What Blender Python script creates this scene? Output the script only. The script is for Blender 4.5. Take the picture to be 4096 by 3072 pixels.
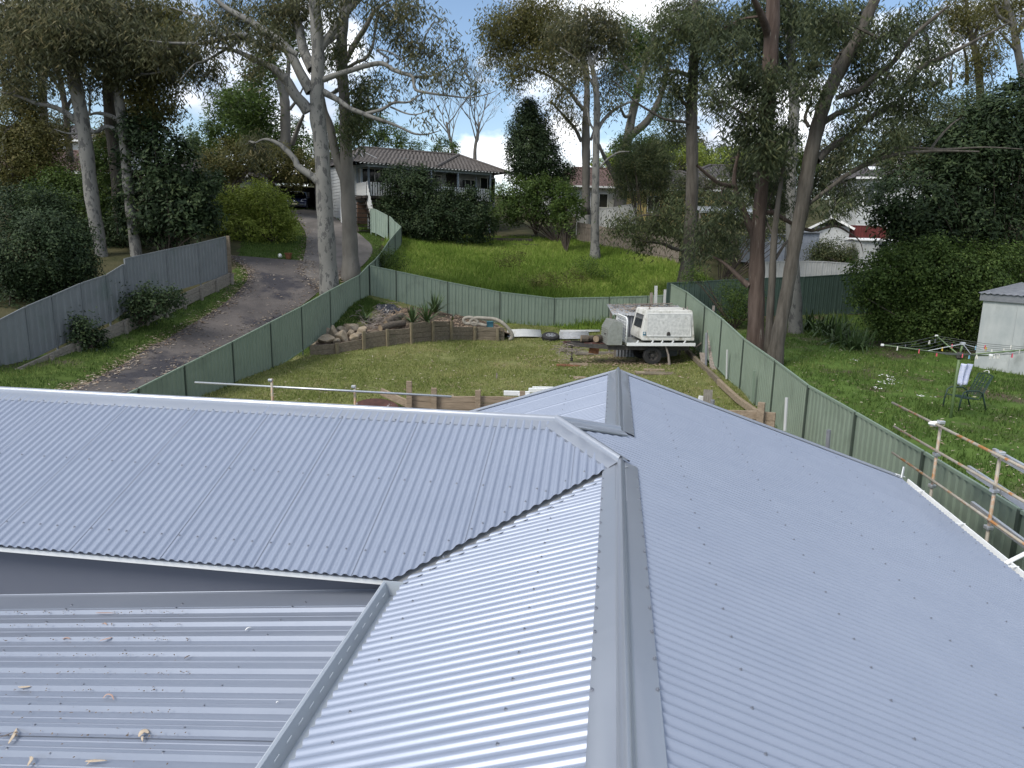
import bpy, bmesh, math, random
import numpy as np
from mathutils import Vector, Matrix
R = math.radians
scene = bpy.context.scene
for _o in list(bpy.data.objects): bpy.data.objects.remove(_o)
COL = scene.collection
random.seed(7); RNG = np.random.default_rng(7)

# ------------------------------------------------------------------ camera
CZ = 5.0                       # eye height; the lawn lies near z = 0.1
PITCH, ROLL, FPX = 0.198, 0.019, 710.13
cam_d = bpy.data.cameras.new('camera'); cam_d.sensor_width = 36; cam_d.lens = FPX/1024*36
cam_d.clip_end = 3000
cam = bpy.data.objects.new('camera', cam_d); COL.objects.link(cam)
cam.matrix_world = Matrix.Translation((0, 0, CZ)) @ Matrix.Rotation(math.pi/2-PITCH, 4, 'X') @ Matrix.Rotation(ROLL, 4, 'Z')
scene.camera = cam

# ------------------------------------------------------------------ sky and sun
SUN_AZ, SUN_EL = R(-132), R(48)      # azimuth from +Y towards +X
world = bpy.data.worlds.new('World'); scene.world = world; world.use_nodes = True
wn, wl = world.node_tree.nodes, world.node_tree.links
for n in list(wn): wn.remove(n)
def WN(t, **kw):
    n = wn.new(t)
    for k, v in kw.items(): setattr(n, k, v)
    return n
w_out = WN('ShaderNodeOutputWorld'); w_bg = WN('ShaderNodeBackground'); w_bg.inputs['Strength'].default_value = 0.1
sky = WN('ShaderNodeTexSky', sky_type='NISHITA'); sky.sun_disc = False
sky.sun_elevation = SUN_EL; sky.sun_rotation = SUN_AZ; sky.altitude = 50
sky.air_density = 1.0; sky.dust_density = 0.6; sky.ozone_density = 1.5
tc = WN('ShaderNodeTexCoord')
mp = WN('ShaderNodeMapping'); mp.inputs['Scale'].default_value = (1.0, 1.0, 2.0); mp.inputs['Location'].default_value = (3.13, 1.7, 0.42)
wl.new(tc.outputs['Generated'], mp.inputs['Vector'])
nz = WN('ShaderNodeTexNoise'); nz.inputs['Scale'].default_value = 4.2; nz.inputs['Detail'].default_value = 6; nz.inputs['Roughness'].default_value = 0.52
wl.new(mp.outputs['Vector'], nz.inputs['Vector'])
cr = WN('ShaderNodeValToRGB'); cr.color_ramp.elements[0].position = 0.465; cr.color_ramp.elements[1].position = 0.57
wl.new(nz.outputs['Fac'], cr.inputs['Fac'])
nz2 = WN('ShaderNodeTexNoise'); nz2.inputs['Scale'].default_value = 7.0; nz2.inputs['Detail'].default_value = 3
wl.new(mp.outputs['Vector'], nz2.inputs['Vector'])
cc = WN('ShaderNodeValToRGB')
cc.color_ramp.elements[0].position = 0.38; cc.color_ramp.elements[0].color = (4.6, 5.1, 6.0, 1)
cc.color_ramp.elements[1].position = 0.60; cc.color_ramp.elements[1].color = (11.6, 11.7, 11.8, 1)
wl.new(nz2.outputs['Fac'], cc.inputs['Fac'])
mx = WN('ShaderNodeMix', data_type='RGBA')
wl.new(cr.outputs['Color'], mx.inputs['Factor']); wl.new(sky.outputs['Color'], mx.inputs['A']); wl.new(cc.outputs['Color'], mx.inputs['B'])
wl.new(mx.outputs['Result'], w_bg.inputs['Color']); wl.new(w_bg.outputs['Background'], w_out.inputs['Surface'])
sun_d = bpy.data.lights.new('sun', 'SUN'); sun_d.energy = 1.8; sun_d.angle = R(22); sun_d.color = (1.0, 0.95, 0.87)
sun = bpy.data.objects.new('sun', sun_d); COL.objects.link(sun)
_sd = Vector((math.sin(SUN_AZ)*math.cos(SUN_EL), math.cos(SUN_AZ)*math.cos(SUN_EL), math.sin(SUN_EL)))
sun.rotation_euler = _sd.to_track_quat('Z', 'Y').to_euler(); sun.location = (0, 0, 60)
scene.view_settings.view_transform = 'Standard'; scene.view_settings.look = 'None'
scene.view_settings.exposure = 0.76; scene.view_settings.gamma = 1.0; scene.view_settings.use_curve_mapping = False
scene.render.engine = 'CYCLES'
scene.cycles.max_bounces = 4; scene.cycles.diffuse_bounces = 2; scene.cycles.glossy_bounces = 2; scene.cycles.transparent_max_bounces = 4
scene.cycles.use_denoising = True

# ------------------------------------------------------------------ pixel helpers (place a thing by its foot on the ground)
_c, _s, _cr, _sr = math.cos(PITCH), math.sin(PITCH), math.cos(ROLL), math.sin(ROLL)
def ray(px, py):
    X, Y = px-512, py-384
    X, Y = X*_cr+Y*_sr, -X*_sr+Y*_cr
    return np.array([X, FPX*_c-Y*_s, -FPX*_s-Y*_c])/FPX
def at(px, py, y):
    d = ray(px, py); return d*(y/d[1])+np.array([0, 0, CZ])
def atz(px, py, z):
    d = ray(px, py); return d*((z-CZ)/d[2])+np.array([0, 0, CZ])
def onplane(px, py, P, Q):
    d = ray(px, py); n = np.array([-(Q[1]-P[1]), Q[0]-P[0]])
    return d*((n@np.array(P[:2]))/(n@d[:2]))+np.array([0, 0, CZ])
def dist(p): return float(np.linalg.norm(np.array(p)-np.array([0, 0, CZ])))

# ------------------------------------------------------------------ materials
MATS = {}
def mat(name, col, col2=None, rough=0.7, metal=0.0, spec=0.4, scale=6.0, bump=0.0, bscale=None, detail=5, stretch=(1, 1, 1), amt=1.0, third=None, tpos=(0.55, 0.7), tscale=2.0):
    if name in MATS: return MATS[name]
    m = bpy.data.materials.new(name); m.use_nodes = True
    nt = m.node_tree; N, L = nt.nodes, nt.links
    b = N['Principled BSDF']
    b.inputs['Roughness'].default_value = rough; b.inputs['Metallic'].default_value = metal
    b.inputs['Specular IOR Level'].default_value = spec
    tc = N.new('ShaderNodeTexCoord'); mp = N.new('ShaderNodeMapping'); mp.inputs['Scale'].default_value = stretch
    L.new(tc.outputs['Object'], mp.inputs['Vector'])
    if col2 is None: b.inputs['Base Color'].default_value = (*col, 1)
    else:
        nz = N.new('ShaderNodeTexNoise'); nz.inputs['Scale'].default_value = scale; nz.inputs['Detail'].default_value = detail; nz.inputs['Roughness'].default_value = 0.62
        L.new(mp.outputs['Vector'], nz.inputs['Vector'])
        r = N.new('ShaderNodeValToRGB'); r.color_ramp.elements[0].position = 0.32; r.color_ramp.elements[1].position = 0.68
        r.color_ramp.elements[0].color = (*col, 1); r.color_ramp.elements[1].color = (*col2, 1)
        L.new(nz.outputs['Fac'], r.inputs['Fac'])
        out = r.outputs['Color']
        if third is not None:
            n3 = N.new('ShaderNodeTexNoise'); n3.inputs['Scale'].default_value = tscale; n3.inputs['Detail'].default_value = 6; n3.inputs['Roughness'].default_value = 0.65
            L.new(mp.outputs['Vector'], n3.inputs['Vector'])
            r3 = N.new('ShaderNodeValToRGB'); r3.color_ramp.elements[0].position = tpos[0]; r3.color_ramp.elements[1].position = tpos[1]
            r3.color_ramp.elements[0].color = (0, 0, 0, 1); r3.color_ramp.elements[1].color = (1, 1, 1, 1)
            L.new(n3.outputs['Fac'], r3.inputs['Fac'])
            mx = N.new('ShaderNodeMix'); mx.data_type = 'RGBA'
            L.new(r3.outputs['Color'], mx.inputs['Factor']); L.new(out, mx.inputs['A']); mx.inputs['B'].default_value = (*third, 1)
            out = mx.outputs['Result']
        L.new(out, b.inputs['Base Color'])
    if bump:
        nb = N.new('ShaderNodeTexNoise'); nb.inputs['Scale'].default_value = bscale or scale*3; nb.inputs['Detail'].default_value = 6
        L.new(mp.outputs['Vector'], nb.inputs['Vector'])
        bp = N.new('ShaderNodeBump'); bp.inputs['Strength'].default_value = bump; bp.inputs['Distance'].default_value = 0.03
        L.new(nb.outputs['Fac'], bp.inputs['Height']); L.new(bp.outputs['Normal'], b.inputs['Normal'])
    MATS[name] = m
    return m
def leafmat(name, c0, c1, c2, trans=0.42, rough=0.55):
    """foliage: colour differs from leaf to leaf by a per-face number"""
    m = bpy.data.materials.new(name); m.use_nodes = True
    nt = m.node_tree; N, L = nt.nodes, nt.links; b = N['Principled BSDF']; b.inputs['Roughness'].default_value = rough
    b.inputs['Specular IOR Level'].default_value = 0.22
    a = N.new('ShaderNodeAttribute'); a.attribute_name = 'tint'
    r = N.new('ShaderNodeValToRGB'); e = r.color_ramp.elements
    e[0].position = 0.05; e[0].color = (*c0, 1); e[1].position = 0.95; e[1].color = (*c2, 1)
    k = e.new(0.55); k.color = (*c1, 1)
    L.new(a.outputs['Fac'], r.inputs['Fac']); L.new(r.outputs['Color'], b.inputs['Base Color'])
    t = N.new('ShaderNodeBsdfTranslucent'); L.new(r.outputs['Color'], t.inputs['Color'])
    mxs = N.new('ShaderNodeMixShader'); mxs.inputs[0].default_value = trans
    L.new(b.outputs['BSDF'], mxs.inputs[1]); L.new(t.outputs['BSDF'], mxs.inputs[2]); L.new(mxs.outputs[0], N['Material Output'].inputs['Surface'])
    MATS[name] = m; return m

# ------------------------------------------------------------------ mesh helpers
class MB:
    def __init__(s): s.v = []; s.f = []
    def add(s, vs, fs):
        k = len(s.v); s.v += [tuple(map(float, q)) for q in vs]; s.f += [tuple(i+k for i in f) for f in fs]; return s
    def box(s, c, size, rz=0.0, rx=0.0, ry=0.0):
        M = Matrix.Rotation(rz, 3, 'Z') @ Matrix.Rotation(ry, 3, 'Y') @ Matrix.Rotation(rx, 3, 'X')
        vs = [Vector(c)+M @ Vector((size[0]*a/2, size[1]*b/2, size[2]*d/2)) for a in (-1, 1) for b in (-1, 1) for d in (-1, 1)]
        return s.add(vs, [(0, 1, 3, 2), (4, 6, 7, 5), (0, 4, 5, 1), (2, 3, 7, 6), (0, 2, 6, 4), (1, 5, 7, 3)])
    def bar(s, p, q, w, h, up=(0, 0, 1)):
        p, q = Vector(p), Vector(q); d = (q-p).normalized(); u = Vector(up)
        if abs(d.dot(u)) > 0.98: u = Vector((0, 1, 0))
        a = d.cross(u).normalized(); b = a.cross(d)
        vs = [e+a*w/2*i+b*h/2*j for e in (p, q) for i, j in ((-1, -1), (1, -1), (1, 1), (-1, 1))]
        return s.add(vs, [(3, 2, 1, 0), (4, 5, 6, 7), (0, 1, 5, 4), (1, 2, 6, 5), (2, 3, 7, 6), (3, 0, 4, 7)])
    def tube(s, pts, rad, n=8, caps=True):
        pts = [Vector(p) for p in pts]
        if not hasattr(rad, '__len__'): rad = [rad]*len(pts)
        k = len(pts); vs = []; a = None
        for i, p in enumerate(pts):
            d = (pts[min(i+1, k-1)]-pts[max(i-1, 0)]).normalized()
            if a is None:
                u = Vector((0, 0, 1)) if abs(d.z) < 0.9 else Vector((1, 0, 0)); a = d.cross(u).normalized()
            else: a = (a-d*a.dot(d)).normalized()
            b = d.cross(a)
            vs += [p+(a*math.cos(2*math.pi*j/n)+b*math.sin(2*math.pi*j/n))*rad[i] for j in range(n)]
        fs = [(i*n+j, i*n+(j+1) % n, (i+1)*n+(j+1) % n, (i+1)*n+j) for i in range(k-1) for j in range(n)]
        if caps: fs += [tuple(range(n))[::-1], tuple(range((k-1)*n, k*n))]
        return s.add(vs, fs)
    def prism(s, poly, z0, z1):
        """poly in xy, extruded z0..z1"""
        n = len(poly)
        return s.add([(x, y, z0) for x, y in poly]+[(x, y, z1) for x, y in poly],
                     [tuple(range(n))[::-1], tuple(range(n, 2*n))]+[(i, (i+1) % n, (i+1) % n+n, i+n) for i in range(n)])
    def prism_ax(s, poly, ax, lo, hi):
        """poly of 2-d points in the plane across axis ax ('x': (y,z), 'y': (x,z))"""
        f = (lambda t, p: (t, p[0], p[1])) if ax == 'x' else (lambda t, p: (p[0], t, p[1]))
        n = len(poly)
        return s.add([f(lo, p) for p in poly]+[f(hi, p) for p in poly],
                     [tuple(range(n))[::-1], tuple(range(n, 2*n))]+[(i, (i+1) % n, (i+1) % n+n, i+n) for i in range(n)])
    def lathe(s, prof, c=(0, 0, 0), n=24, axis='z'):
        """prof: (radius, height) pairs turned about an axis through c"""
        k = len(prof); vs = []
        for r_, h in prof:
            for j in range(n):
                ca, sa = math.cos(2*math.pi*j/n)*r_, math.sin(2*math.pi*j/n)*r_
                p = {'z': (ca, sa, h), 'y': (ca, h, sa), 'x': (h, ca, sa)}[axis]
                vs.append((c[0]+p[0], c[1]+p[1], c[2]+p[2]))
        fs = [(i*n+j, i*n+(j+1) % n, (i+1)*n+(j+1) % n, (i+1)*n+j) for i in range(k-1) for j in range(n)]
        return s.add(vs, fs)
    def quad(s, a, b, c, d): return s.add([a, b, c, d], [(0, 1, 2, 3)])
    def build(s, name, m, parent=None, origin=None, smooth=False, bevel=0.0, solid=0.0, kind=None):
        me = bpy.data.meshes.new(name)
        vs = s.v
        if origin is not None:
            ox, oy, oz = map(float, origin); vs = [(x-ox, y-oy, z-oz) for x, y, z in vs]
        me.from_pydata(vs, [], s.f)
        return link(name, me, m, parent, smooth, bevel, solid, kind)
def link(name, me, m, parent=None, smooth=False, bevel=0.0, solid=0.0, kind=None):
    o = bpy.data.objects.new(name, me); COL.objects.link(o)
    if m is not None: me.materials.append(MATS[m] if isinstance(m, str) else m)
    if parent is not None: o.parent = parent
    if smooth: me.polygons.foreach_set('use_smooth', [True]*len(me.polygons))
    if solid:
        md = o.modifiers.new('solid', 'SOLIDIFY'); md.thickness = solid; md.offset = 0
    if bevel:
        md = o.modifiers.new('bevel', 'BEVEL'); md.width = bevel; md.segments = 2; md.limit_method = 'ANGLE'
    if kind: o['kind'] = kind
    return o
def tag(o, label, cat, group=None, kind=None):
    o['label'] = label
    if cat: o['category'] = cat
    if group: o['group'] = group
    if kind: o['kind'] = kind
    return o
def thing(name, label, cat, loc=(0, 0, 0), rz=0.0, group=None):
    o = bpy.data.objects.new(name, None); COL.objects.link(o); o.empty_display_size = 0.2
    o.location = tuple(map(float, loc)); o.rotation_euler = (0, 0, rz)
    return tag(o, label, cat, group, 'thing')
def copy_tree(o, parent=None):
    c = o.copy(); COL.objects.link(c); c.parent = parent
    for ch in list(o.children): copy_tree(ch, c)
    return c
def mesh_np(name, V, F, m, parent=None, tint=None, smooth=False, kind=None):
    """V (n,3), F (k,3|4) arrays -> mesh, with a per-face number for the colour"""
    me = bpy.data.meshes.new(name); V = np.asarray(V, np.float32); F = np.asarray(F, np.int32)
    k, w = F.shape
    me.vertices.add(len(V)); me.vertices.foreach_set('co', V.ravel())
    me.loops.add(k*w); me.loops.foreach_set('vertex_index', F.ravel())
    me.polygons.add(k); me.polygons.foreach_set('loop_start', np.arange(0, k*w, w, dtype=np.int32))
    if tint is not None:
        a = me.attributes.new('tint', 'FLOAT', 'FACE'); a.data.foreach_set('value', np.asarray(tint, np.float32))
    me.update(calc_edges=True)
    return link(name, me, m, parent, smooth, kind=kind)
def noise2(x, y, seed=0):
    """cheap smooth value noise for numpy arrays"""
    def h(i, j): 
        t = np.sin(i*127.1+j*311.7+seed*74.7)*43758.5453
        return t-np.floor(t)
    xi, yi = np.floor(x), np.floor(y); fx, fy = x-xi, y-yi
    fx = fx*fx*(3-2*fx); fy = fy*fy*(3-2*fy)
    return (h(xi, yi)*(1-fx)+h(xi+1, yi)*fx)*(1-fy)+(h(xi, yi+1)*(1-fx)+h(xi+1, yi+1)*fx)*fy
# ------------------------------------------------------------------ material table
mat('roof_paint', (0.265, 0.302, 0.38), (0.285, 0.322, 0.40), rough=0.36, metal=0.25, spec=0.45, scale=2.2, bump=0.2, bscale=0.8)
mat('roof_matt', (0.232, 0.260, 0.318), (0.252, 0.280, 0.338), rough=0.40, metal=0.35, spec=0.4, scale=2.2, bump=0.2, bscale=0.8)
mat('cap_paint', (0.31, 0.335, 0.378), (0.325, 0.35, 0.393), rough=0.32, metal=0.5, spec=0.5, scale=1.3, bump=0.25, bscale=1.6)
mat('cap_light', (0.75, 0.78, 0.8), rough=0.4, metal=0.3)
mat('gutter_paint', (0.42, 0.46, 0.50), (0.46, 0.50, 0.54), rough=0.45, metal=0.15, scale=3)
mat('wall_paint_shaded', (0.105, 0.115, 0.145), (0.115, 0.125, 0.155), rough=0.5, scale=1.5)  # the roof's paint, with the shade under the eave darkened into its colour
mat('galv', (0.50, 0.52, 0.54), (0.60, 0.62, 0.63), rough=0.38, metal=0.7, scale=14)
mat('galv_old', (0.30, 0.31, 0.32), (0.48, 0.49, 0.49), rough=0.55, metal=0.5, scale=9, third=(0.25, 0.16, 0.10), tpos=(0.62, 0.72))
mat('white_metal', (0.74, 0.75, 0.74), (0.80, 0.81, 0.80), rough=0.45, scale=8)
mat('screw', (0.22, 0.235, 0.27), rough=0.45, metal=0.6)
mat('fence_green', (0.180, 0.228, 0.175), (0.205, 0.255, 0.198), rough=0.5, scale=1.4, third=(0.145, 0.18, 0.14), tpos=(0.55, 0.75), tscale=0.9)
mat('post_shade_green', (0.045, 0.062, 0.048), (0.055, 0.075, 0.058), rough=0.6, scale=3)  # posts darkened: the shadow gap at panel joints is painted into their green
mat('fence_rail', (0.19, 0.25, 0.19), (0.21, 0.27, 0.21), rough=0.5, scale=2)
mat('fence_dark', (0.046, 0.074, 0.062), (0.056, 0.088, 0.074), rough=0.5, scale=1.4)
mat('fence_grey', (0.155, 0.168, 0.175), (0.185, 0.198, 0.205), rough=0.55, scale=1.2, third=(0.12, 0.145, 0.14), tpos=(0.55, 0.7), tscale=0.8)
mat('fence_pale', (0.42, 0.43, 0.42), (0.5, 0.51, 0.5), rough=0.6, scale=1.5)
mat('fence_gate', (0.24, 0.31, 0.26), (0.29, 0.36, 0.30), rough=0.6, scale=1.5)
mat('sleeper', (0.11, 0.09, 0.062), (0.225, 0.185, 0.135), rough=0.9, scale=5, bump=0.5, stretch=(0.6, 3, 3), third=(0.07, 0.085, 0.04), tpos=(0.6, 0.75), tscale=1.6)
mat('sleeper_new', (0.20, 0.155, 0.105), (0.33, 0.26, 0.185), rough=0.85, scale=4, bump=0.4, stretch=(0.5, 3, 4))
mat('sleeper_grey', (0.15, 0.135, 0.115), (0.27, 0.245, 0.21), rough=0.9, scale=4, bump=0.4, stretch=(0.6, 3, 4))
mat('post_olive', (0.14, 0.115, 0.07), (0.24, 0.20, 0.13), rough=0.9, scale=5, bump=0.4, stretch=(4, 4, 0.8))
mat('post_wood', (0.16, 0.145, 0.12), (0.28, 0.26, 0.22), rough=0.9, scale=7, bump=0.4, stretch=(4, 4, 0.8))
mat('lapped_wood', (0.12, 0.10, 0.082), (0.25, 0.215, 0.18), rough=0.9, scale=4, stretch=(3, 3, 0.5))
mat('lawn', (0.11, 0.125, 0.042), (0.19, 0.20, 0.078), rough=0.95, spec=0.1, scale=1.6, bump=0.8, bscale=26, detail=9, third=(0.22, 0.19, 0.095), tpos=(0.53, 0.72), tscale=0.55)
mat('hill_grass', (0.10, 0.135, 0.026), (0.20, 0.25, 0.055), rough=0.95, spec=0.1, scale=1.0, bump=0.9, bscale=16, detail=9, third=(0.20, 0.19, 0.08), tpos=(0.58, 0.74), tscale=0.4)
mat('side_grass', (0.048, 0.088, 0.018), (0.105, 0.165, 0.038), rough=0.95, spec=0.1, scale=1.4, bump=0.8, bscale=20, detail=9, third=(0.085, 0.066, 0.05), tpos=(0.52, 0.63), tscale=0.42)
mat('verge_grass', (0.036, 0.062, 0.014), (0.085, 0.125, 0.030), rough=0.95, spec=0.1, scale=1.8, bump=0.8, bscale=20, detail=9, third=(0.10, 0.085, 0.06), tpos=(0.58, 0.75), tscale=0.6)
mat('scrub', (0.035, 0.040, 0.018), (0.085, 0.078, 0.042), rough=0.95, spec=0.1, scale=0.8, bump=0.8, bscale=9, detail=9)
mat('dirt', (0.075, 0.055, 0.042), (0.165, 0.13, 0.10), rough=0.95, spec=0.1, scale=3, bump=0.9, bscale=18, detail=9)
mat('asphalt', (0.058, 0.052, 0.051), (0.12, 0.105, 0.097), rough=0.9, scale=0.55, bump=0.35, bscale=30, detail=9, third=(0.036, 0.034, 0.040), tpos=(0.5, 0.58), tscale=0.35)
mat('concrete', (0.085, 0.077, 0.07), (0.165, 0.15, 0.138), rough=0.9, scale=0.7, bump=0.25, bscale=20, detail=9)

# ------------------------------------------------------------------ terrain
_cp = []
for _x in (-8, -4, 0, 4, 7):
    for _y in (5, 14, 22, 30): _cp.append((_x, _y, -4.9))
_cp += [(-2, 35, -4.9), (2, 35, -4.9), (6, 34, -4.8), (2.2, 39, -4.75), (-3, 38.6, -4.4), (6.5, 38.2, -4.55),
 (9, 10, -4.8), (12, 18, -4.6), (18, 27, -4.5), (10, 25, -4.55), (9.8, 30, -4.2), (13, 36.5, -3.75), (18, 36.5, -3.5), (25, 25, -4.3), (25, 36, -3.2), (10, 5, -4.9), (20, 10, -4.8),
 (-10.4, 24.5, -4.65), (-12.9, 27.7, -4.3), (-11.5, 20, -4.75), (-16, 23, -4.45), (-14.9, 28.5, -3.55), (-13.5, 34.2, -2.25), (-10.8, 34, -2.8), (-9.6, 38, -1.95), (-11.8, 38, -1.75), (-9.2, 35, -2.6), (-12, 44, -0.3), (-14, 50, 1.1),
 (-19, 20, -3.9), (-22, 30, -2.0), (-20, 42, 0.2), (-7.4, 37.2, -3.2), (-7, 39.5, -2.3), (-6, 46, -0.75), (-8.5, 49, 0.2),
 (0, 41.5, -3.5), (5, 41.5, -3.9), (2, 45.5, -1.7), (5.5, 50, -0.7), (-2, 50, -0.35), (8, 44, -2.5), (10, 40.5, -3.2),
 (-4, 54, 0.3), (4, 55, 0.4), (-16.2, 55, 2.1), (-16, 62, 2.6), (14, 45, -2.0), (20, 50, -0.3), (30, 60, 2), (12, 56, 0.4), (25, 42, -2),
 (-30, 60, 4), (-10, 72, 4.5), (10, 75, 3.5), (30, 80, 4.5), (-40, 100, 7), (40, 110, 7), (0, 120, 7), (-60, 40, 2), (60, 40, 0), (80, 110, 8), (-80, 110, 9),
 (0, -25, -5.2), (40, -25, -5), (-40, -25, -4.5), (40, 5, -4.6), (-40, 5, -3.5), (0, 250, 9), (-200, 250, 12), (200, 250, 12), (150, 0, -3), (-150, 0, -2), (0, -150, -6)]
_cp = np.array(_cp, float)
_n = len(_cp); _D = np.linalg.norm(_cp[:, None, :2]-_cp[None, :, :2], axis=2)
_K = _D+0.0
_A = np.zeros((_n+3, _n+3)); _A[:_n, :_n] = _K-0.35*np.eye(_n); _A[:_n, _n] = 1; _A[:_n, n_ := _n+1] = _cp[:, 0]; _A[:_n, _n+2] = _cp[:, 1]; _A[_n:, :_n] = _A[:_n, _n:].T
_W = np.linalg.solve(_A, np.concatenate([_cp[:, 2], [0, 0, 0]]))
PIT = -1.0        # ground round the house, cut below the lawn
def ground(x, y):
    x = np.asarray(x, float); y = np.asarray(y, float); sh = x.shape
    q = np.stack([x.ravel(), y.ravel()], 1)
    d = np.linalg.norm(q[:, None]-_cp[None, :, :2], axis=2)
    z = d@_W[:_n]+_W[_n]+_W[_n+1]*q[:, 0]+_W[_n+2]*q[:, 1]+CZ
    z = z+(noise2(q[:, 0]*0.9, q[:, 1]*0.9, 3)-0.5)*0.08
    def ss(a, b, t): t = np.clip((t-a)/(b-a), 0, 1); return t*t*(3-2*t)
    m = ss(20.75, 20.35, q[:, 1])*ss(-6.2, -5.6, q[:, 0])*ss(6.7, 6.2, q[:, 0])
    z = z*(1-m)+PIT*m
    return z.reshape(sh) if sh else float(z[0])
def Gd(px, py, lift=0.0):
    """where the line of sight through a pixel meets the ground"""
    d = ray(px, py); k = np.linspace(6, 140, 2000); P = d[None]*k[:, None]+np.array([0, 0, CZ])
    below = np.nonzero(P[:, 2] < ground(P[:, 0], P[:, 1])+lift)[0]
    return P[below[0]] if len(below) else P[-1]
def inpoly(x, y, poly):
    r = np.zeros(x.shape, bool); n = len(poly)
    for i in range(n):
        (x0, y0), (x1, y1) = poly[i], poly[(i+1) % n]
        c = ((y0 > y) != (y1 > y)) & (x < (x1-x0)*(y-y0)/((y1-y0) or 1e-9)+x0); r ^= c
    return r
YARD = [(-10.9, 9), (-9.15, 24.5), (-7.6, 37.7), (-3.5, 38.6), (1.9, 39.3), (7.9, 37.3), (7.76, 23.7), (6.97, 16.4), (6.4, 8.4)]
EASTLOT = [(6.4, 8.4), (6.97, 16.4), (7.76, 23.7), (7.9, 37.3), (18, 37.2), (30, 37.2), (30, 0), (6, 0)]
WESTLOT = [(-10.9, 9), (-9.15, 24.5), (-7.6, 37.7), (-8.2, 44), (-9.5, 53), (-14, 56), (-20, 56), (-13.6, 34.6), (-16.5, 23.5), (-19, 9)]
HILL = [(-7.6, 37.7), (-3.5, 38.6), (1.9, 39.3), (7.9, 37.3), (14, 37.3), (12, 46), (9, 52), (6, 54), (-9.5, 54), (-8, 44)]
gx = np.unique(np.concatenate([np.linspace(-220, -42, 16), np.arange(-42, -20, 1.5), np.arange(-20, 24, 0.36), np.arange(24, 45, 1.5), np.linspace(45, 220, 16)]))
gy = np.unique(np.concatenate([np.linspace(-150, 0, 10), np.arange(0, 60, 0.36), np.arange(60, 90, 2), np.linspace(90, 300, 14)]))
GX, GY = np.meshgrid(gx, gy); GZ = np.concatenate([ground(GX[i:i+20], GY[i:i+20]) for i in range(0, len(gy), 20)])
nx, ny = len(gx), len(gy)
_i = np.arange(nx*ny).reshape(ny, nx)
_F = np.stack([_i[:-1, :-1], _i[:-1, 1:], _i[1:, 1:], _i[1:, :-1]], -1).reshape(-1, 4)
gobj = mesh_np('ground', np.stack([GX, GY, GZ], -1).reshape(-1, 3), _F, 'scrub', smooth=True, kind='structure')
for k in ('lawn', 'hill_grass', 'side_grass', 'verge_grass', 'dirt'): gobj.data.materials.append(MATS[k])
_fx = GX.ravel()[_F].mean(1); _fy = GY.ravel()[_F].mean(1)
_mi = np.zeros(len(_F), np.int32)
for k, poly in enumerate((YARD, HILL, EASTLOT, WESTLOT)): _mi[inpoly(_fx, _fy, poly)] = k+1
_mi[(_fx > -6.3) & (_fx < 6.8) & (_fy < 20.8) & (_fy > -10)] = 5
gobj.data.polygons.foreach_set('material_index', _mi); gobj.data.update()
tag(gobj, 'sloping ground with lawns, bare earth and leaf litter', None, kind='structure')

# ------------------------------------------------------------------ the house whose roof fills the foreground
PSI, U0 = 0.138, 0.132
vA, hA, T1, vF, HW, WW, VE, T2 = 6.592, 0.608, 0.337, 10.736, 4.186, 1.527, 1.969, 0.381
ZR = CZ-1.899-PIT; zA = hA*T1; vB, vC = vA-zA/T2, vA+zA/T2
house = thing('house', 'near house with pale grey corrugated metal roof filling the foreground', 'house', (U0*math.cos(PSI), -U0*math.sin(PSI), PIT), -PSI)
c1, s1 = math.cos(math.atan(T1)), math.sin(math.atan(T1)); c2, s2 = math.cos(math.atan(T2)), math.sin(math.atan(T2))
CP = 0.0762
def corr_slope(O, S, D, s0, s1_, lo, hi, lift=0.0, n=12, hipar=3, width=0.762, m='roof_paint'):
    """a slope of corrugated sheets: O + S*s + D*r, each sheet an object of its own, cut to lo(s)..hi(s)"""
    O, S, D = Vector(O), Vector(S), Vector(D); Nn = S.cross(D).normalized()
    if Nn.z < 0: Nn = -Nn
    slope = bpy.data.objects.new('roof_slope', None); COL.objects.link(slope); slope.parent = house
    k = 0; s = s0
    while s < s1_-1e-6:
        e = min(s+width, s1_); over = 0.05
        ss = np.arange(s, e+over, CP/n); ss = ss[ss <= s1_+1e-6]
        V = []; F = []; prev = False
        for q in ss:
            a, b = lo(q), hi(q)
            if b-a < 0.012: prev = False; continue
            h = 0.0108*math.tanh(1.4*math.cos(2*math.pi*q/CP))+lift+0.005*max(0.0, (q-e+0.03)/0.08)
            base = len(V)
            for j in range(hipar+1): V.append(O+S*q+D*(a+(b-a)*j/hipar)+Nn*h)
            if prev:
                for j in range(hipar): F.append((base-hipar-1+j, base-hipar+j, base+j+1, base+j))
            prev = True
        if F:
            mb = MB(); mb.v = [tuple(p) for p in V]; mb.f = F
            o = mb.build('roof_sheet', m, slope, smooth=True)
        s = e; k += 1
    return slope, Nn
def east_lo(v):
    if vB < v < vC: return -hA*(1-abs(v-vA)/(vA-vB))/c1+0.02
    return 0.0
sl_e, N_e = corr_slope((0, 0, ZR), (0, 1, 0), (c1, 0, -s1), -1.6, vF, east_lo, lambda v: HW/c1, hipar=4)
def val(v): return (T2*abs(vA-v)-zA)/T1       # |u| of the valleys
sl_w, N_w = corr_slope((0, 0, ZR), (0, 1, 0), (-c1, 0, -s1), -1.6, vB, lambda v: 0.0, lambda v: min(WW, val(v)-0.10 if val(v) < WW+0.1 else WW)/c1)
sl_w2, _ = corr_slope((0, 0, ZR), (0, 1, 0), (-c1, 0, -s1), vC, vF, lambda v: 0.0, lambda v: min(4.2, val(v)-0.02)/c1)
def lw_lo(u): return max(0.0, (u+hA)*T1/T2)/c2
def lw_hi(u): return min(VE, (zA+T1*abs(u))/T2+0.0)/c2
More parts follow.
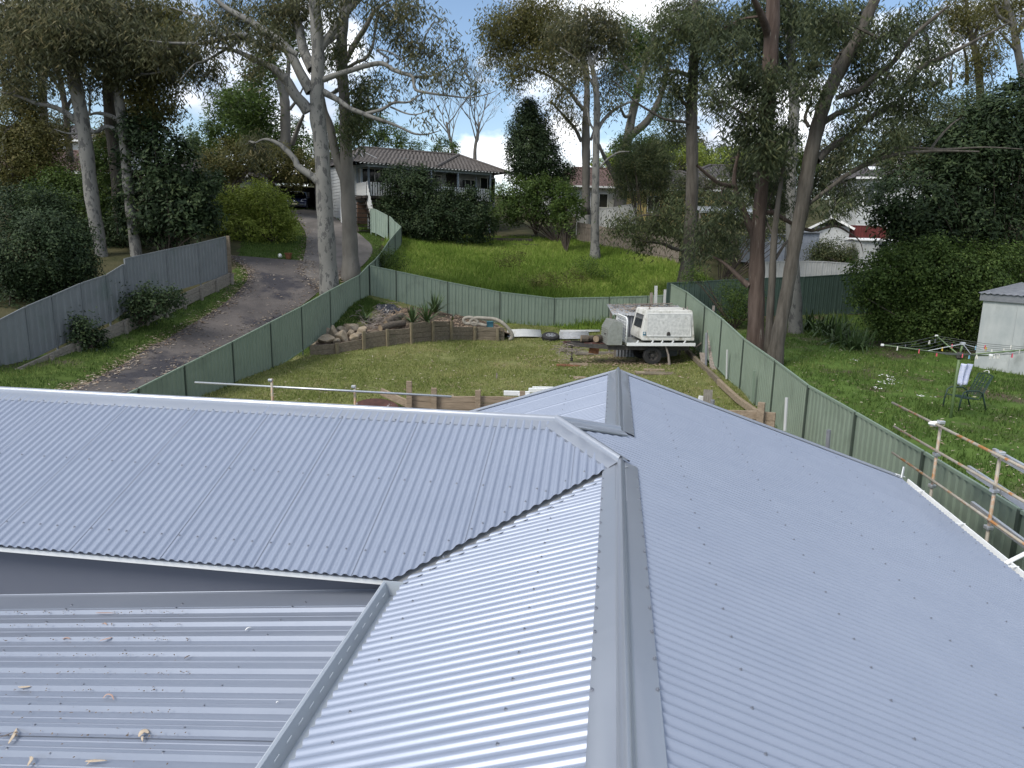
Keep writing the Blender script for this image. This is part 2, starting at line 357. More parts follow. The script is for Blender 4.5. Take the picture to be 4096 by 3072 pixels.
sl_l, N_l = corr_slope((0, vA, ZR+zA), (1, 0, 0), (0, -c2, -s2), -9.6, 0.0, lw_lo, lw_hi, lift=0.028)
sl_l2, _ = corr_slope((0, vA, ZR+zA), (1, 0, 0), (0, c2, -s2), -9.6, 0.0, lw_lo, lambda u: min(4.1, (zA+T1*abs(u))/T2)/c2, lift=0.012, n=4)
# roll-top cappings
def cap(P0, P1, d1, d2, w=0.155, lift=0.018, roll=0.030, name='ridge_cap', w1=None):
    """capping from P0 to P1 with flanges along d1 and d2 (unit, in the two roof planes)"""
    P0, P1, d1, d2 = Vector(P0), Vector(P1), Vector(d1), Vector(d2); L = (P1-P0)
    up = Vector((0, 0, 1)); n1 = L.cross(d1).normalized(); n2 = L.cross(d2).normalized()
    if n1.z < 0: n1 = -n1
    if n2.z < 0: n2 = -n2
    pr = [d1*(w+0.004)+n1*(lift-0.014), d1*w+n1*lift, d1*(w-0.012)+n1*(lift+0.003), d1*0.040+n1*(lift+0.006), d1*0.034+n1*(lift+0.004)]
    for k in range(9):
        t = math.pi*(0.06+0.88*k/8); pr.append((d1*math.cos(t) if math.cos(t) > 0 else -d2*math.cos(t))*roll*1.05+up*(lift+0.004+roll*math.sin(t)*1.25))
    w2 = w1 or w
    pr += [d2*0.034+n2*(lift+0.004), d2*0.040+n2*(lift+0.006), d2*(w2-0.012)+n2*(lift+0.003), d2*w2+n2*lift, d2*(w2+0.004)+n2*(lift-0.014)]
    k = len(pr); ns = 8; mb = MB(); vs = []
    for i in range(ns+1):
        f = i/ns; wob = 0.0035*math.sin(f*9.0+P0.x*3+P0.y)
        vs += [P0+L*f+q+up*(wob*(1 if j in (2, 3, k-3, k-4) else 0)) for j, q in enumerate(pr)]
    mb.add(vs, [(i*k+j, i*k+j+1, (i+1)*k+j+1, (i+1)*k+j) for i in range(ns) for j in range(k-1)])
    o = mb.build(name, 'cap_paint', house, smooth=True)
    md = o.modifiers.new('es', 'EDGE_SPLIT'); md.split_angle = R(28)
    return o
dE, dW = Vector((c1, 0, -s1)), Vector((-c1, 0, -s1)); dS, dN = Vector((0, -c2, -s2)), Vector((0, c2, -s2))
A_, B_, C_, F_ = Vector((-hA, vA, ZR+zA)), Vector((0, vB, ZR)), Vector((0, vC, ZR)), Vector((0, vF, ZR))
caps = []
caps.append(cap((0, -1.6, ZR), B_+Vector((0, 0.02, 0)), dE, dW, lift=0.020))
caps.append(cap(C_, F_+Vector((0, 0.02, 0)), dE, dW, lift=0.020))
caps.append(cap((-9.6, vA, ZR+zA), A_, dS, dN, lift=0.032))
hd = (B_-A_).normalized(); eS = dS-hd*dS.dot(hd); eS.normalize(); eE = dE-hd*dE.dot(hd); eE.normalize()
caps.append(cap(A_+Vector((0, 0, 0.006)), B_, eE, eS, lift=0.034, w=0.12, w1=0.15, name='hip_cap'))
hd = (C_-A_).normalized(); eN = dN-hd*dN.dot(hd); eN.normalize(); eE2 = dE-hd*dE.dot(hd); eE2.normalize()
caps.append(cap(A_+Vector((0, 0, 0.003)), C_, eE2, eN, lift=0.030, w=0.12, name='hip_cap'))
# barge cappings on the far gable and valley tray
for sx, wid in ((1, HW), (-1, 4.1)):
    d = Vector((sx*c1, 0, -s1)); mb = MB()
    p0, p1 = Vector((0, vF, ZR)), Vector((0, vF, ZR))+d*(wid/c1); n = Vector((sx*s1, 0, c1))
    pr = [Vector((0, -0.10, 0))+n*0.014, Vector((0, -0.02, 0))+n*0.016, Vector((0, 0.0, 0))+n*0.032, Vector((0, 0.03, 0))+n*0.030, Vector((0, 0.034, 0))-n*0.12]
    mb.add([e+q for e in (p0, p1) for q in pr], [(j, j+1, j+6, j+5) for j in range(4)])
    mb.build('barge_cap', 'cap_paint', house)
vd = Vector((-T2/T1, -1, -T2)); q1 = B_+vd*0.02; q2 = B_+vd*(vA-VE-vB)*-1.0
side = Vector((vd.y, -vd.x, 0)).normalized()
mb = MB(); mb.add([q1+side*0.14+Vector((0, 0, 0.035)), q1-Vector((0, 0, 0.012)), q1-side*0.14+Vector((0, 0, 0.035)), q2+side*0.14+Vector((0, 0, 0.035)), q2-Vector((0, 0, 0.012)), q2-side*0.14+Vector((0, 0, 0.035))], [(0, 1, 4, 3), (1, 2, 5, 4)])
mb.build('valley_tray', 'galv', house)
# lower skillion roof, its ribs running with the wall
LZ = lambda u: CZ-PIT-2.7+0.107*(u+2.33)-0.01
lv0 = 4.79
low = bpy.data.objects.new('roof_slope', None); COL.objects.link(low); low.parent = house
RIB = 0.1935
prof = [(0.0, 0.0), (0.047, 0.0), (0.052, 0.003), (0.060, 0.003), (0.065, 0.0), (0.100, 0.0), (0.105, 0.003), (0.113, 0.003), (0.118, 0.0), (0.130, 0.0), (0.148, 0.027), (0.176, 0.027)]
k = 0
for sh in range(8):
    V = []; F = []; v0 = lv0-0.06-sh*RIB*4
    pts = [(v0-r*RIB-p, h) for r in range(4) for p, h in prof]+[(v0-4*RIB, 0.0), (v0-4*RIB-0.03, 0.003)]
    for v, h in pts:
        for u in (-9.6, -6.0, -4.0, -1.42): V.append((u, v, LZ(u)+h+(0.002 if sh % 2 else 0)))
    F = [(i*4+j, i*4+j+1, i*4+j+5, i*4+j+4) for i in range(len(pts)-1) for j in range(3)]
    mb = MB(); mb.v = V; mb.f = F; mb.build('roof_sheet', 'roof_matt', low)
mb = MB()
for (ua, ub) in ((-9.6, -1.62),):
    pr = [(lv0, 0.050), (lv0-0.004, 0.046), (lv0-0.02, 0.040), (lv0-0.215, 0.031), (lv0-0.222, 0.010)]
    mb.add([(u, v, LZ(u)+h) for u in (ua, ub) for v, h in pr], [(j, j+1, j+6, j+5) for j in range(4)])
o = mb.build('apron_flashing', 'roof_matt', house)
ez = ZR+zA-T2*VE
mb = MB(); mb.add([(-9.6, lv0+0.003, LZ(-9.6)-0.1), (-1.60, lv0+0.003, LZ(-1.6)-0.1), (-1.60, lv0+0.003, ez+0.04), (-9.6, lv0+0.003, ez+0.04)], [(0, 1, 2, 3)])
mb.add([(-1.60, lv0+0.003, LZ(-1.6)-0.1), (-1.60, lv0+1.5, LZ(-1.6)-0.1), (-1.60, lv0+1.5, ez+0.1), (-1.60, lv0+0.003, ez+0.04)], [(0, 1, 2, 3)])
mb.build('clad_wall', 'wall_paint_shaded', house)
mb = MB(); mb.box((-5.65, vA-VE+0.035, ez-0.028), (7.9, 0.02, 0.035)); mb.build('eave_trim', 'white_metal', house)
# gutter with slots along the western eave
gz = ZR-T1*WW; gu = -WW
mb = MB()
pr = [(gu+0.03, gz-0.05), (gu+0.02, gz-0.09), (gu-0.085, gz-0.09), (gu-0.115, gz+0.012), (gu-0.128, gz+0.020), (gu-0.140, gz+0.010), (gu-0.150, gz-0.10)]
mb.add([(x, v, z) for v in (vA-VE-0.10, -1.6) for x, z in pr], [(j, j+1, j+8, j+7) for j in range(6)])
gut = mb.build('gutter', 'gutter_paint', house)
sm = MB(); sm.box((0, 0, 0), (0.004, 0.052, 0.011)); so = sm.build('overflow_slot', 'cap_light', gut); so.location = (gu-0.0985, 4.42, gz-0.036); so.rotation_euler = (0, R(16), 0)
for k in range(1, 20):
    c = so.copy(); COL.objects.link(c); c.location = (gu-0.0985, 4.42-k*0.135, gz-0.036)
mb = MB(); mb.box((gu-0.06, vA-VE-0.10, gz-0.03), (0.15, 0.004, 0.11)); mb.build('gutter_end', 'gutter_paint', gut)
# white gutter under the eastern eave
gz = ZR-T1*HW; gu = HW
mb = MB(); pr = [(gu-0.03, gz-0.05), (gu-0.02, gz-0.10), (gu+0.09, gz-0.10), (gu+0.105, gz-0.012), (gu+0.118, gz-0.010), (gu+0.122, gz-0.11)]
mb.add([(x, v, z) for v in (vF-0.02, -1.6) for x, z in pr], [(j, j+1, j+7, j+6) for j in range(5)])
gut2 = mb.build('gutter', 'white_metal', house)
sm = MB(); sm.box((0.04, 0, 0.0), (0.15, 0.022, 0.006)); sb = sm.build('gutter_bracket', 'white_metal', gut2); sb.location = (gu+0.01, vF-0.55, gz-0.008)
for k in range(1, 9):
    c = sb.copy(); COL.objects.link(c); c.location = (gu+0.01, vF-0.55-k*1.2, gz-0.008)
mb = MB(); mb.bar((gu+0.05, 7.9, gz-0.03), (gu+0.33, 7.99, gz+0.10), 0.05, 0.012); mb.build('gutter_bracket', 'white_metal', gut2)
mb = MB(); mb.bar((gu+0.02, vF-0.02, gz-0.03), (gu+0.05, vF+0.02, gz+0.16), 0.012, 0.07); mb.bar((gu-0.06, vF+0.0, gz+0.05), (gu+0.08, vF+0.05, gz+0.0), 0.05, 0.012); mb.build('gutter_end', 'white_metal', gut2)
# walls under the roofs
mb = MB(); mb.box((0.35, 4.4, 1.2), (6.9, 12.0, 2.4)); mb.build('wall', 'white_metal', house)
mb = MB(); mb.add([(-3.9, vF-0.3, 0), (3.9, vF-0.3, 0), (3.9, vF-0.3, 2.4), (0, vF-0.3, ZR-0.12), (-3.9, vF-0.3, 2.4)], [(0, 1, 2, 3, 4)]); mb.build('gable_wall', 'white_metal', house)
mb = MB(); mb.box((-6.4, 5.8, 1.3), (6.4, 2.0, 2.6)); mb.build('wall', 'white_metal', house)
mb = MB(); mb.box((-6.0, 1.5, 1.2), (7.0, 6.2, 2.4)); mb.build('wall', 'white_metal', house)
# roofing screws: a washer and a hex head, shared mesh
sm = MB(); sm.lathe([(0.0001, 0.003), (0.0075, 0.003), (0.0115, 0.0)], n=8); sm.lathe([(0.0001, 0.0105), (0.0055, 0.0105), (0.0058, 0.003)], n=6)
SCR = []
def screw(p, n, parent, sc=1.0): SCR.append((Vector(p), Vector(n), parent, sc))
def crest(s): return round(s/CP)*CP
def slope_screws(parent, O, S, D, N, rows, s0, s1_, step, lo, hi, lift, jog=0):
    O, S, D = Vector(O), Vector(S), Vector(D)
    for ri, r in enumerate(rows):
        s = crest(s0)+CP*((ri*jog) % step)
        k = 0
        while s < s1_:
            if lo(s)+0.12 < r < hi(s)-0.03: screw(O+S*s+D*r+N*(0.0097+lift), N, parent, 0.85)
            s += CP*step
slope_screws(sl_e, (0, 0, ZR), (0, 1, 0), (c1, 0, -s1), N_e, [0.62, 1.52, 2.42, 3.32, 4.30], 0.3, vF, 4, east_lo, lambda v: HW/c1, 0)
slope_screws(sl_w, (0, 0, ZR), (0, 1, 0), (-c1, 0, -s1), N_w, [0.55, 1.42], 0.5, vB, 3, lambda v: 0, lambda v: min(WW, val(v)-0.1)/c1, 0)
slope_screws(sl_w2, (0, 0, ZR), (0, 1, 0), (-c1, 0, -s1), N_w, [0.75, 1.75, 2.75], vC, vF, 4, lambda v: 0, lambda v: min(4.2, val(v))/c1, 0)
slope_screws(sl_l, (0, vA, ZR+zA), (1, 0, 0), (0, -c2, -s2), N_l, [1.02], -6.6, 0, 3, lw_lo, lw_hi, 0.028)
slope_screws(sl_l, (0, vA, ZR+zA), (1, 0, 0), (0, -c2, -s2), N_l, [1.86], -5.6, 0, 2, lw_lo, lambda u: lw_hi(u)+0.1, 0.028)
for i in range(9):                                   # along the valley cut
    u = -0.28-0.15*i
    uu = crest(u); screw(Vector((uu, vA, ZR+zA))+dS*(lw_hi(uu)-0.11)+N_l*0.038, N_l, sl_l, 0.85)
for i in range(13): screw(Vector((0, 5.75-0.15*i*1.6, ZR))+dE*0.143+N_e*0.024, N_e, caps[0], 0.85); screw(Vector((0, 5.7-0.15*i*1.6, ZR))+dW*0.143+N_w*0.024, N_w, caps[0], 0.85)
for i in range(14): screw(Vector((0, vC+0.3+0.23*i, ZR))+dE*0.143+N_e*0.024, N_e, caps[1], 0.85); screw(Vector((0, vC+0.3+0.23*i, ZR))+dW*0.143+N_w*0.024, N_w, caps[1], 0.85)
for i in range(22): screw(Vector((-hA-0.2-0.27*i, vA, ZR+zA))+dS*0.143+N_l*0.036, N_l, caps[2], 0.85)
for r in range(11):
    for u in (-3.32, -2.38, -4.26):
        v = lv0-0.06-r*RIB-0.162
        screw((u, v, LZ(u)+0.027), (0, 0, 1), low, 0.85)
for u in (-4.25, -3.3, -2.3): screw((u, lv0-0.17, LZ(u)+0.035), (0, 0, 1), low, 0.85)

# the 300 nearest screws are parts, the farther ones one joined part
_hm = Matrix.Translation(house.location) @ Matrix.Rotation(-PSI, 4, 'Z')
SCR.sort(key=lambda q: (_hm @ q[0]-Vector((0, 0, CZ))).length)
scr = None; rest = MB()
for i, (p, n, par, sc) in enumerate(SCR):
    q = n.to_track_quat('Z', 'Y')
    if i < 300:
        if scr is None: scr = o = sm.build('screw', 'screw', par)
        else: o = scr.copy(); COL.objects.link(o); o.parent = par
        o.location = p; o.rotation_euler = q.to_euler(); o.scale = (sc,)*3
    else: rest.add([p+q @ (Vector(v)*sc) for v in sm.v], sm.f)
rest.build('far_screws', 'screw', house, kind='stuff')
# ------------------------------------------------------------------ fences
def fence(name, label, tops, height, m, rail, period=0.195, style='rib', cat='fence', bases=None, post_w=0.055, over=0.0):
    """sheet-metal fence through points tops (world); each post, rail and infill sheet is a part"""
    P = [np.array(p, float) for p in tops]
    base = [np.array([p[0], p[1], p[2]-(height if np.isscalar(height) else height[i])]) for i, p in enumerate(P)]
    if bases is not None: base = [np.array([p[0], p[1], b]) for p, b in zip(P, bases)]
    org = (P[0][0], P[0][1], base[0][2])
    t = thing(name, label, cat, org)
    for p, b in zip(P, base):
        mb = MB(); mb.bar((p[0], p[1], b[2]-0.35), (p[0], p[1], p[2]+0.012), post_w, post_w); mb.build('post', 'post_shade_green' if m == 'fence_green' else rail, t, org)
    for i in range(len(P)-1):
        a, b, a0, b0 = P[i], P[i+1], base[i], base[i+1]
        L = np.linalg.norm((b-a)[:2]); d = (b-a)/L; d0 = (b0-a0)/L
        h = np.array([-d[1], d[0], 0]); h = h/np.linalg.norm(h)
        g = post_w/2+0.004
        mb = MB(); mb.bar(a+d*g, b-d*g, 0.042, 0.05); mb.build('top_rail', rail, t, org)
        mb = MB(); mb.bar(a0+d0*g+np.array([0, 0, 0.04]), b0-d0*g+np.array([0, 0, 0.04]), 0.042, 0.05); mb.build('bottom_rail', rail, t, org)
        nsh = max(1, int(round(L/0.8)))
        for k in range(nsh):
            s0, s1 = g+(L-2*g)*k/nsh, g+(L-2*g)*(k+1)/nsh
            n = max(1, int(round((s1-s0)/period))); w = (s1-s0)/n
            if style == 'rib': pr = [(0.0, 0.012), (0.38, 0.012), (0.5, -0.014), (0.88, -0.014)]
            else: pr = [(0.0, 0.012), (0.03, -0.022), (0.11, -0.022), (0.14, 0.012), (0.52, 0.012), (0.54, -0.004), (0.60, -0.004), (0.62, 0.012)]
            pts = [(s0+(j+q)*w, o) for j in range(n) for q, o in pr]+[(s1, pr[0][1])]
            V = []
            for s, o in pts:
                lo = a0+d0*s+np.array([0, 0, 0.03]); hi = a+d*s-np.array([0, 0, 0.02])
                V += [lo+h*o, hi+h*o]
            mb = MB(); mb.add(V, [(2*j, 2*j+2, 2*j+3, 2*j+1) for j in range(len(pts)-1)])
            mb.build('infill_sheet', m, t, org)
    return t
# west fence along the driveway
Wp, Wq = (-9.13, 24.49), (-7.62, 37.66)
wt = [onplane(px, py, Wp, Wq) for px, py in ((95, 409), (138, 389), (184, 366), (231.9, 342.3), (270, 322.7), (301, 307), (329.6, 290.8), (359.4, 275.2), (368.7, 265.3))]
wl_ = [1.8]*7+[1.85, 1.8]
fence('metal_fence', 'long green metal fence between the dark driveway and the lawn', wt, wl_, 'fence_green', 'fence_rail', 0.26)
corner = wt[-1]
# far fence across the back of the lawn
ft = [corner+np.array([0.03, 0.0, -0.01])]+[at(px, py, y) for px, py, y in ((396, 271, 38.0), (447.6, 282, 38.5), (500, 292, 39.0), (554.7, 298.3, 39.4), (609.4, 297.3, 39.4), (648, 296, 39.2), (669, 295, 38.6))]
fence('metal_fence', 'green metal back fence behind the timber garden bed and the trailer', ft, [1.8, 1.8, 1.8, 1.8, 1.85, 1.8, 1.8, 1.8], 'fence_green', 'fence_rail', 0.39, 'pan')
# east fence
et = [onplane(px, py, (7.76, 23.69), (8.0, 37.2)) for px, py in ((671, 284), (686.5, 292), (705, 306), (722, 319))]
et += [atz(744, 339, CZ-3.06)]+[atz(px, py, CZ-3.14) for px, py in ((775.5, 361), (808.5, 386), (856, 413), (924, 452.5), (1020.5, 511))]
et.append(et[-1]+(et[-1]-et[-2]))
fence('metal_fence', 'tall green metal fence running beside the near roof to the trailer corner', et, [2.2, 2.1, 2.0, 1.9, 1.8]+[1.8]*6, 'fence_green', 'fence_rail', 0.195)
# dark fence of the neighbour
dt = [at(px, py, 37.3) for px, py in ((667.5, 283), (700, 281.5), (735, 279.5), (770, 278), (804, 277), (838, 275), (872, 272), (910, 270), (950, 268))]
fence('metal_fence', 'dark green metal fence behind the big tree trunks on the right', dt, 2.15, 'fence_dark', 'fence_dark', 0.24, 'pan')
# fence climbing from the corner towards the weatherboard house
ut = [corner+np.array([0.0, 0.06, 0])]+[at(px, py, y) for px, py, y in ((375, 260, 39.4), (382, 251.6, 41.4), (388.6, 241.6, 43.4), (395, 234, 45.2), (401.3, 226.7, 46.8))]
fence('metal_fence', 'green metal fence climbing the slope beside the concrete driveway', ut, [1.8, 1.75, 1.7, 1.6, 1.5, 1.45], 'fence_green', 'fence_rail', 0.24, 'pan')
gt = [at(px, py, y) for px, py, y in ((370.5, 208.5, 48.6), (375.5, 209.5, 48.4), (387.3, 215.6, 47.6))]
fence('metal_gate', 'pale green slatted gate at the foot of the verandah stairs', gt, 1.55, 'fence_gate', 'fence_gate', 0.20, 'rib', 'gate')
gt = [at(px, py, y) for px, py, y in ((389.5, 216.2, 47.5), (394.5, 221.5, 47.2), (401.0, 227.0, 46.9))]
fence('metal_fence', 'short pale green fence return next to the slatted gate', gt, 1.5, 'fence_gate', 'fence_gate', 0.20, 'rib')
# grey fence on the left, on a timber retaining wall
gpts = [(0, 0)]
Gp, Gq = (-16.37, 23.8), (-13.73, 34.39)
greyt = [onplane(px, py, Gp, Gq) for px, py in ((-34, 341), (-4, 322), (25.5, 307), (52, 296), (81, 283.5), (106, 275.3))]
gb = [onplane(px, py, Gp, Gq)[2] for px, py in ((-34, 402), (-4, 373), (31, 359.5), (58, 349), (85, 338), (108, 326))]
gb = [p[2]-1.82 for p in greyt]
greyt2 = [onplane(px, py, Gp, Gq) for px, py in ((123.5, 264.5), (124.5, 259), (166, 250), (198, 243.5), (225.6, 236.7))]
fence('metal_fence', 'lower run of grey metal fence half hidden by the dark shrub', greyt+[greyt2[0]], 1.8, 'fence_grey', 'fence_grey', 0.25, 'rib')
fence('metal_fence', 'upper run of grey metal fence ending at a post by the driveway bend', greyt2[1:], 1.8, 'fence_grey', 'fence_grey', 0.2, 'rib')
def sleepers(name, label, nodes, rows, h=0.2, th=0.075, m='sleeper', post=True, posts_m=None, ph=None, side=1, cat='retaining wall', pw=0.13):
    """timber wall: nodes (x, y, ztop); sleepers stacked down from the top, a post at each node"""
    org = (*map(float, nodes[0][:2]), float(nodes[0][2]-rows*h)); t = thing(name, label, cat, org)
    P = [np.array(n, float) for n in nodes]
    for i, p in enumerate(P):
        d = P[min(i+1, len(P)-1)]-P[max(i-1, 0)]; nrm = np.array([d[1], -d[0], 0]); nrm = nrm/np.linalg.norm(nrm)*side
        e = (ph[i] if ph else 0.02)
        c = p+nrm*(th/2+pw/2+0.003)
        if post and e is not None:
            mb = MB(); mb.bar((c[0], c[1], p[2]-rows*h-0.3), (c[0], c[1], p[2]+e), pw, 0.1, up=tuple(nrm)); mb.build('post', posts_m or m, t, org, bevel=0.008)
    for i in range(len(P)-1):
        d = P[i+1]-P[i]; L = np.linalg.norm(d[:2])
        for r in range(rows):
            off = np.array([0, 0, -h*(r+0.5)]); j = np.array([0, 0, random.uniform(-.006, .006)])
            mb = MB(); mb.bar(P[i]+off+d*0.004+j, P[i+1]+off-d*0.004+j*0.5, th, h-0.012); mb.build('sleeper', m, t, org, bevel=0.008)
    return t
gr = [np.array([p[0]+0.16, p[1]-0.05, p[2]-1.80]) for p in greyt+[greyt2[0]]]
sl_nodes = [np.array([-16.05+0.16+(-13.75+16.05)*k/9, 24.0+(34.3-24.0)*k/9, 0]) for k in range(-3, 10)]
for p in sl_nodes:
    f = (p[1]-23.8)/(34.39-23.8); p[2] = CZ-4.26+f*(4.26-1.83)+0.15
sleepers('retaining_wall', 'weathered timber retaining wall under the grey fence', sl_nodes, 3, 0.19, m='sleeper_grey', ph=[-0.05]*len(sl_nodes), side=1)
# garden bed: sleeper wall round it, earth behind
gw = [Gd(px, py) for px, py in ((310, 355), (336, 354), (363, 349.5), (386.5, 345.5), (410, 343.5), (431.5, 341), (450, 340.3))]
hts = [0.62, 0.70, 0.84, 0.93, 1.12, 1.12, 1.15]
hts = [(1, .40), (1, .45), (1, .48)]
sleepers('retaining_wall', 'mossy timber wall of the garden bed with boulders and yuccas', [(p[0], p[1], p[2]+h) for p, (_, h) in zip(gw[:3], hts[:3])], 2, 0.22, side=1, ph=[None, 0.04, None], posts_m='post_olive')
sleepers('retaining_wall', 'middle timber wall of the garden bed below the cut logs', [(p[0], p[1], p[2]+0.70) for p in gw[2:5]], 3, 0.235, side=1, ph=[0.12, 0.05, None], posts_m='post_olive')
sleepers('retaining_wall', 'tallest timber wall of the garden bed below the yuccas', [(p[0], p[1], p[2]+0.93) for p in gw[4:7]], 4, 0.235, side=1, ph=[0.03, 0.03, 0.03], posts_m='post_olive')
gw2 = [Gd(px, py) for px, py in ((450.5, 340.3), (474, 340.2), (497, 340.8), (504, 340.8))]
sleepers('retaining_wall', 'low timber wall under the coiled grey hose', [(p[0], p[1], p[2]+0.68) for p in gw2], 3, 0.23, side=1, ph=[None, 0.03, 0.0, None], posts_m='post_olive')
# raised earth behind those walls
def earth(name, label, rim, m, cat=None, n=26, mound=None):
    """filled patch with a height given per rim vertex, by inverse distance, closed down to below the lawn"""
    rim = [np.array(p, float) for p in rim]; xs = [p[0] for p in rim]; ys = [p[1] for p in rim]
    X, Y = np.meshgrid(np.linspace(min(xs), max(xs), n), np.linspace(min(ys), max(ys), n))
    inside = inpoly(X.ravel(), Y.ravel(), [(p[0], p[1]) for p in rim])
    pts = [rim[i]+(rim[(i+1) % len(rim)]-rim[i])*f for i in range(len(rim)) for f in (0, .25, .5, .75)]
    Q = np.array(pts)
    inn = np.stack([X.ravel()[inside], Y.ravel()[inside]], 1)
    d = np.linalg.norm(inn[:, None]-Q[None, :, :2], axis=2)+1e-3
    keep = d.min(1) > 0.12; inn, d = inn[keep], d[keep]
    w = 1/d**2; z = (w@Q[:, 2])/w.sum(1)+0.10*(noise2(inn[:, 0]*2.2, inn[:, 1]*2.2, 9)-0.4)
    if mound is not None: z += mound(inn[:, 0], inn[:, 1])
    bm = bmesh.new()
    import mathutils.geometry as mg
    co = [Vector((*q[:2], 0)) for q in pts]+[Vector((*q, 0)) for q in inn]
    zz = [q[2] for q in pts]+list(z)
    res = mg.delaunay_2d_cdt([v.xy for v in co], [(i, (i+1) % len(pts)) for i in range(len(pts))], [], 1, 1e-5)
    me = bpy.data.meshes.new(name)
    vz = []
    Call = np.array([[*v.xy] for v in co])
    for v in res[0]:
        vz.append((v.x, v.y, zz[int(np.argmin((Call[:, 0]-v.x)**2+(Call[:, 1]-v.y)**2))]))
    me.from_pydata(vz, [], [tuple(f) for f in res[2]])
    o = link(name, me, m, smooth=True)
    tag(o, label, cat, kind='structure')
    return o
bed = [gw[0]+[0.05, 0.08, 0.32], gw[1]+[0.0, 0.06, 0.36], gw[2]+[0, 0.06, 0.44], gw[3]+[0, 0.06, 0.55], gw[4]+[0, 0.06, 0.68], gw[5]+[0, 0.06, 0.82], gw[6]+[0, 0.06, 0.82],
       (ft[2][0]+0.3, ft[2][1]-0.08, ft[2][2]-1.75), (ft[1][0], ft[1][1]-0.08, ft[1][2]-1.75), (corner[0]+0.1, corner[1]-0.1, corner[2]-1.78), (wt[7][0]+0.1, wt[7][1], wt[7][2]-1.8), (wt[6][0]+0.1, wt[6][1], wt[6][2]-1.82), (wt[5][0]+0.12, wt[5][1]+0.5, wt[5][2]-1.75)]
earth('garden_bed', 'raised bed of earth and leaf litter in the lawn corner', bed, 'dirt')
bed2 = [gw2[0]+[0.02, 0.07, 0.6], gw2[1]+[0, 0.07, 0.58], gw2[2]+[0, 0.07, 0.54], gw2[3]+[0, 0.07, 0.45], gw2[3]+[0.35, 1.2, 0.12], (ft[3][0]-0.2, ft[3][1]-0.08, ft[3][2]-1.72), (ft[2][0]+0.4, ft[2][1]-0.08, ft[2][2]-1.72)]
earth('garden_bed', 'lower bed of bare earth behind the hose', bed2, 'dirt')
# near retaining wall behind the house
nr = [(p[0], p[1], p[2]+0.05) for p in (atz(391, 399, 0.10), atz(409, 404, 0.10), atz(434.5, 408, 0.10), atz(478, 409, 0.10), atz(522, 410.5, 0.10), atz(560, 411.5, 0.1))]
yb = 20.3
nrw = [np.array([at(px, 410, yb)[0], yb+0.28*0, 0]) for px in (410, 434.5, 478, 522, 566, 610, 650)]
ztop = [CZ-4.42, CZ-4.47, CZ-4.45, CZ-4.45, CZ-4.45, CZ-4.45, CZ-4.45]
for p, z in zip(nrw, ztop): p[2] = z
sleepers('retaining_wall', 'new timber retaining wall with tall posts behind the near roof', nrw, 7, 0.2, m='sleeper_new', ph=[0.40, 0.26, 0.20, 0.2, 0.2, 0.2, 0.2], side=1, pw=0.16)
mb = MB(); p0, p1 = at(381, 391.5, 20.9), at(409.5, 404.5, yb-0.02)
mb.bar(p0, p1, 0.07, 0.22); o = mb.build('timber_sleeper', 'sleeper_new', bevel=0.01); tag(o, 'loose pale sleeper sloping down to the tallest wall post', 'timber')
nre = [np.array([at(px, 410, y)[0], y, CZ-4.72]) for px, y in ((700, 19.9), (737, 17.9), (760, 16.7), (778, 16.0))]
er = [atz(px, py, CZ-4.55) for px, py in ((683, 356), (705, 381), (712, 389), (727, 406), (737, 412))]
# sleepers edging the lawn along the east fence
se = [Gd(px, py)+[0, 0, 0.22] for px, py in ((661, 326), (680, 346), (699, 366), (722, 388))]
sleepers('timber_edging', 'long timber edging below the leaning boards', se, 1, 0.2, th=0.12, post=False, m='sleeper', cat='edging')
se2 = [Gd(px, py)+[0, 0, 0.26] for px, py in ((718, 386), (738, 405), (757, 419))]
sleepers('timber_edging', 'short timber edging where the lawn meets the east fence', se2, 1, 0.2, th=0.12, post=False, m='sleeper_new', cat='edging')
rw2 = [at(px, py, y) for px, py, y in ((726, 410, 15.9), (762, 411, 15.5), (776, 412.5, 15.35))]
sleepers('retaining_wall', 'short timber retaining wall between the near roof and the east fence', rw2, 5, 0.2, m='sleeper_new', ph=[None, 0.22, None], side=1, pw=0.15)
# ------------------------------------------------------------------ driveway
def ribbon(name, label, left, right, m, lift, n=40, kind='structure', cols=7):
    def samp(pts):
        pts = np.array(pts, float); s = np.concatenate([[0], np.cumsum(np.linalg.norm(np.diff(pts, axis=0), axis=1))])
        t = np.linspace(0, s[-1], n)
        # smooth (Catmull-like by averaging)
        x = np.interp(t, s, pts[:, 0]); y = np.interp(t, s, pts[:, 1])
        for _ in range(6): x[1:-1] = (x[:-2]+2*x[1:-1]+x[2:])/4; y[1:-1] = (y[:-2]+2*y[1:-1]+y[2:])/4
        return x, y
    (lx, ly), (rx, ry) = samp(left), samp(right)
    f = np.linspace(0, 1, cols)
    X = lx[:, None]*(1-f)+rx[:, None]*f; Y = ly[:, None]*(1-f)+ry[:, None]*f
    Z = ground(X, Y)+lift
    i = np.arange(n*cols).reshape(n, cols)
    F = np.stack([i[:-1, :-1], i[:-1, 1:], i[1:, 1:], i[1:, :-1]], -1).reshape(-1, 4)
    o = mesh_np(name, np.stack([X, Y, Z], -1).reshape(-1, 3), F, m, smooth=True, kind=kind)
    tag(o, label, None, kind=kind); return o, X, Y, Z
dl = [Gd(px, py)[:2] for px, py in ((60, 395), (100, 377), (150, 347), (180, 331), (213, 313), (232, 299), (246, 285), (251, 276), (246, 268), (236, 262), (228, 256))]
dr = [Gd(px, py)[:2] for px, py in ((128, 402), (180, 372), (235, 343), (272, 323), (302, 306), (318, 296), (324, 290), (326, 284), (323, 276), (318, 268), (312, 262))]
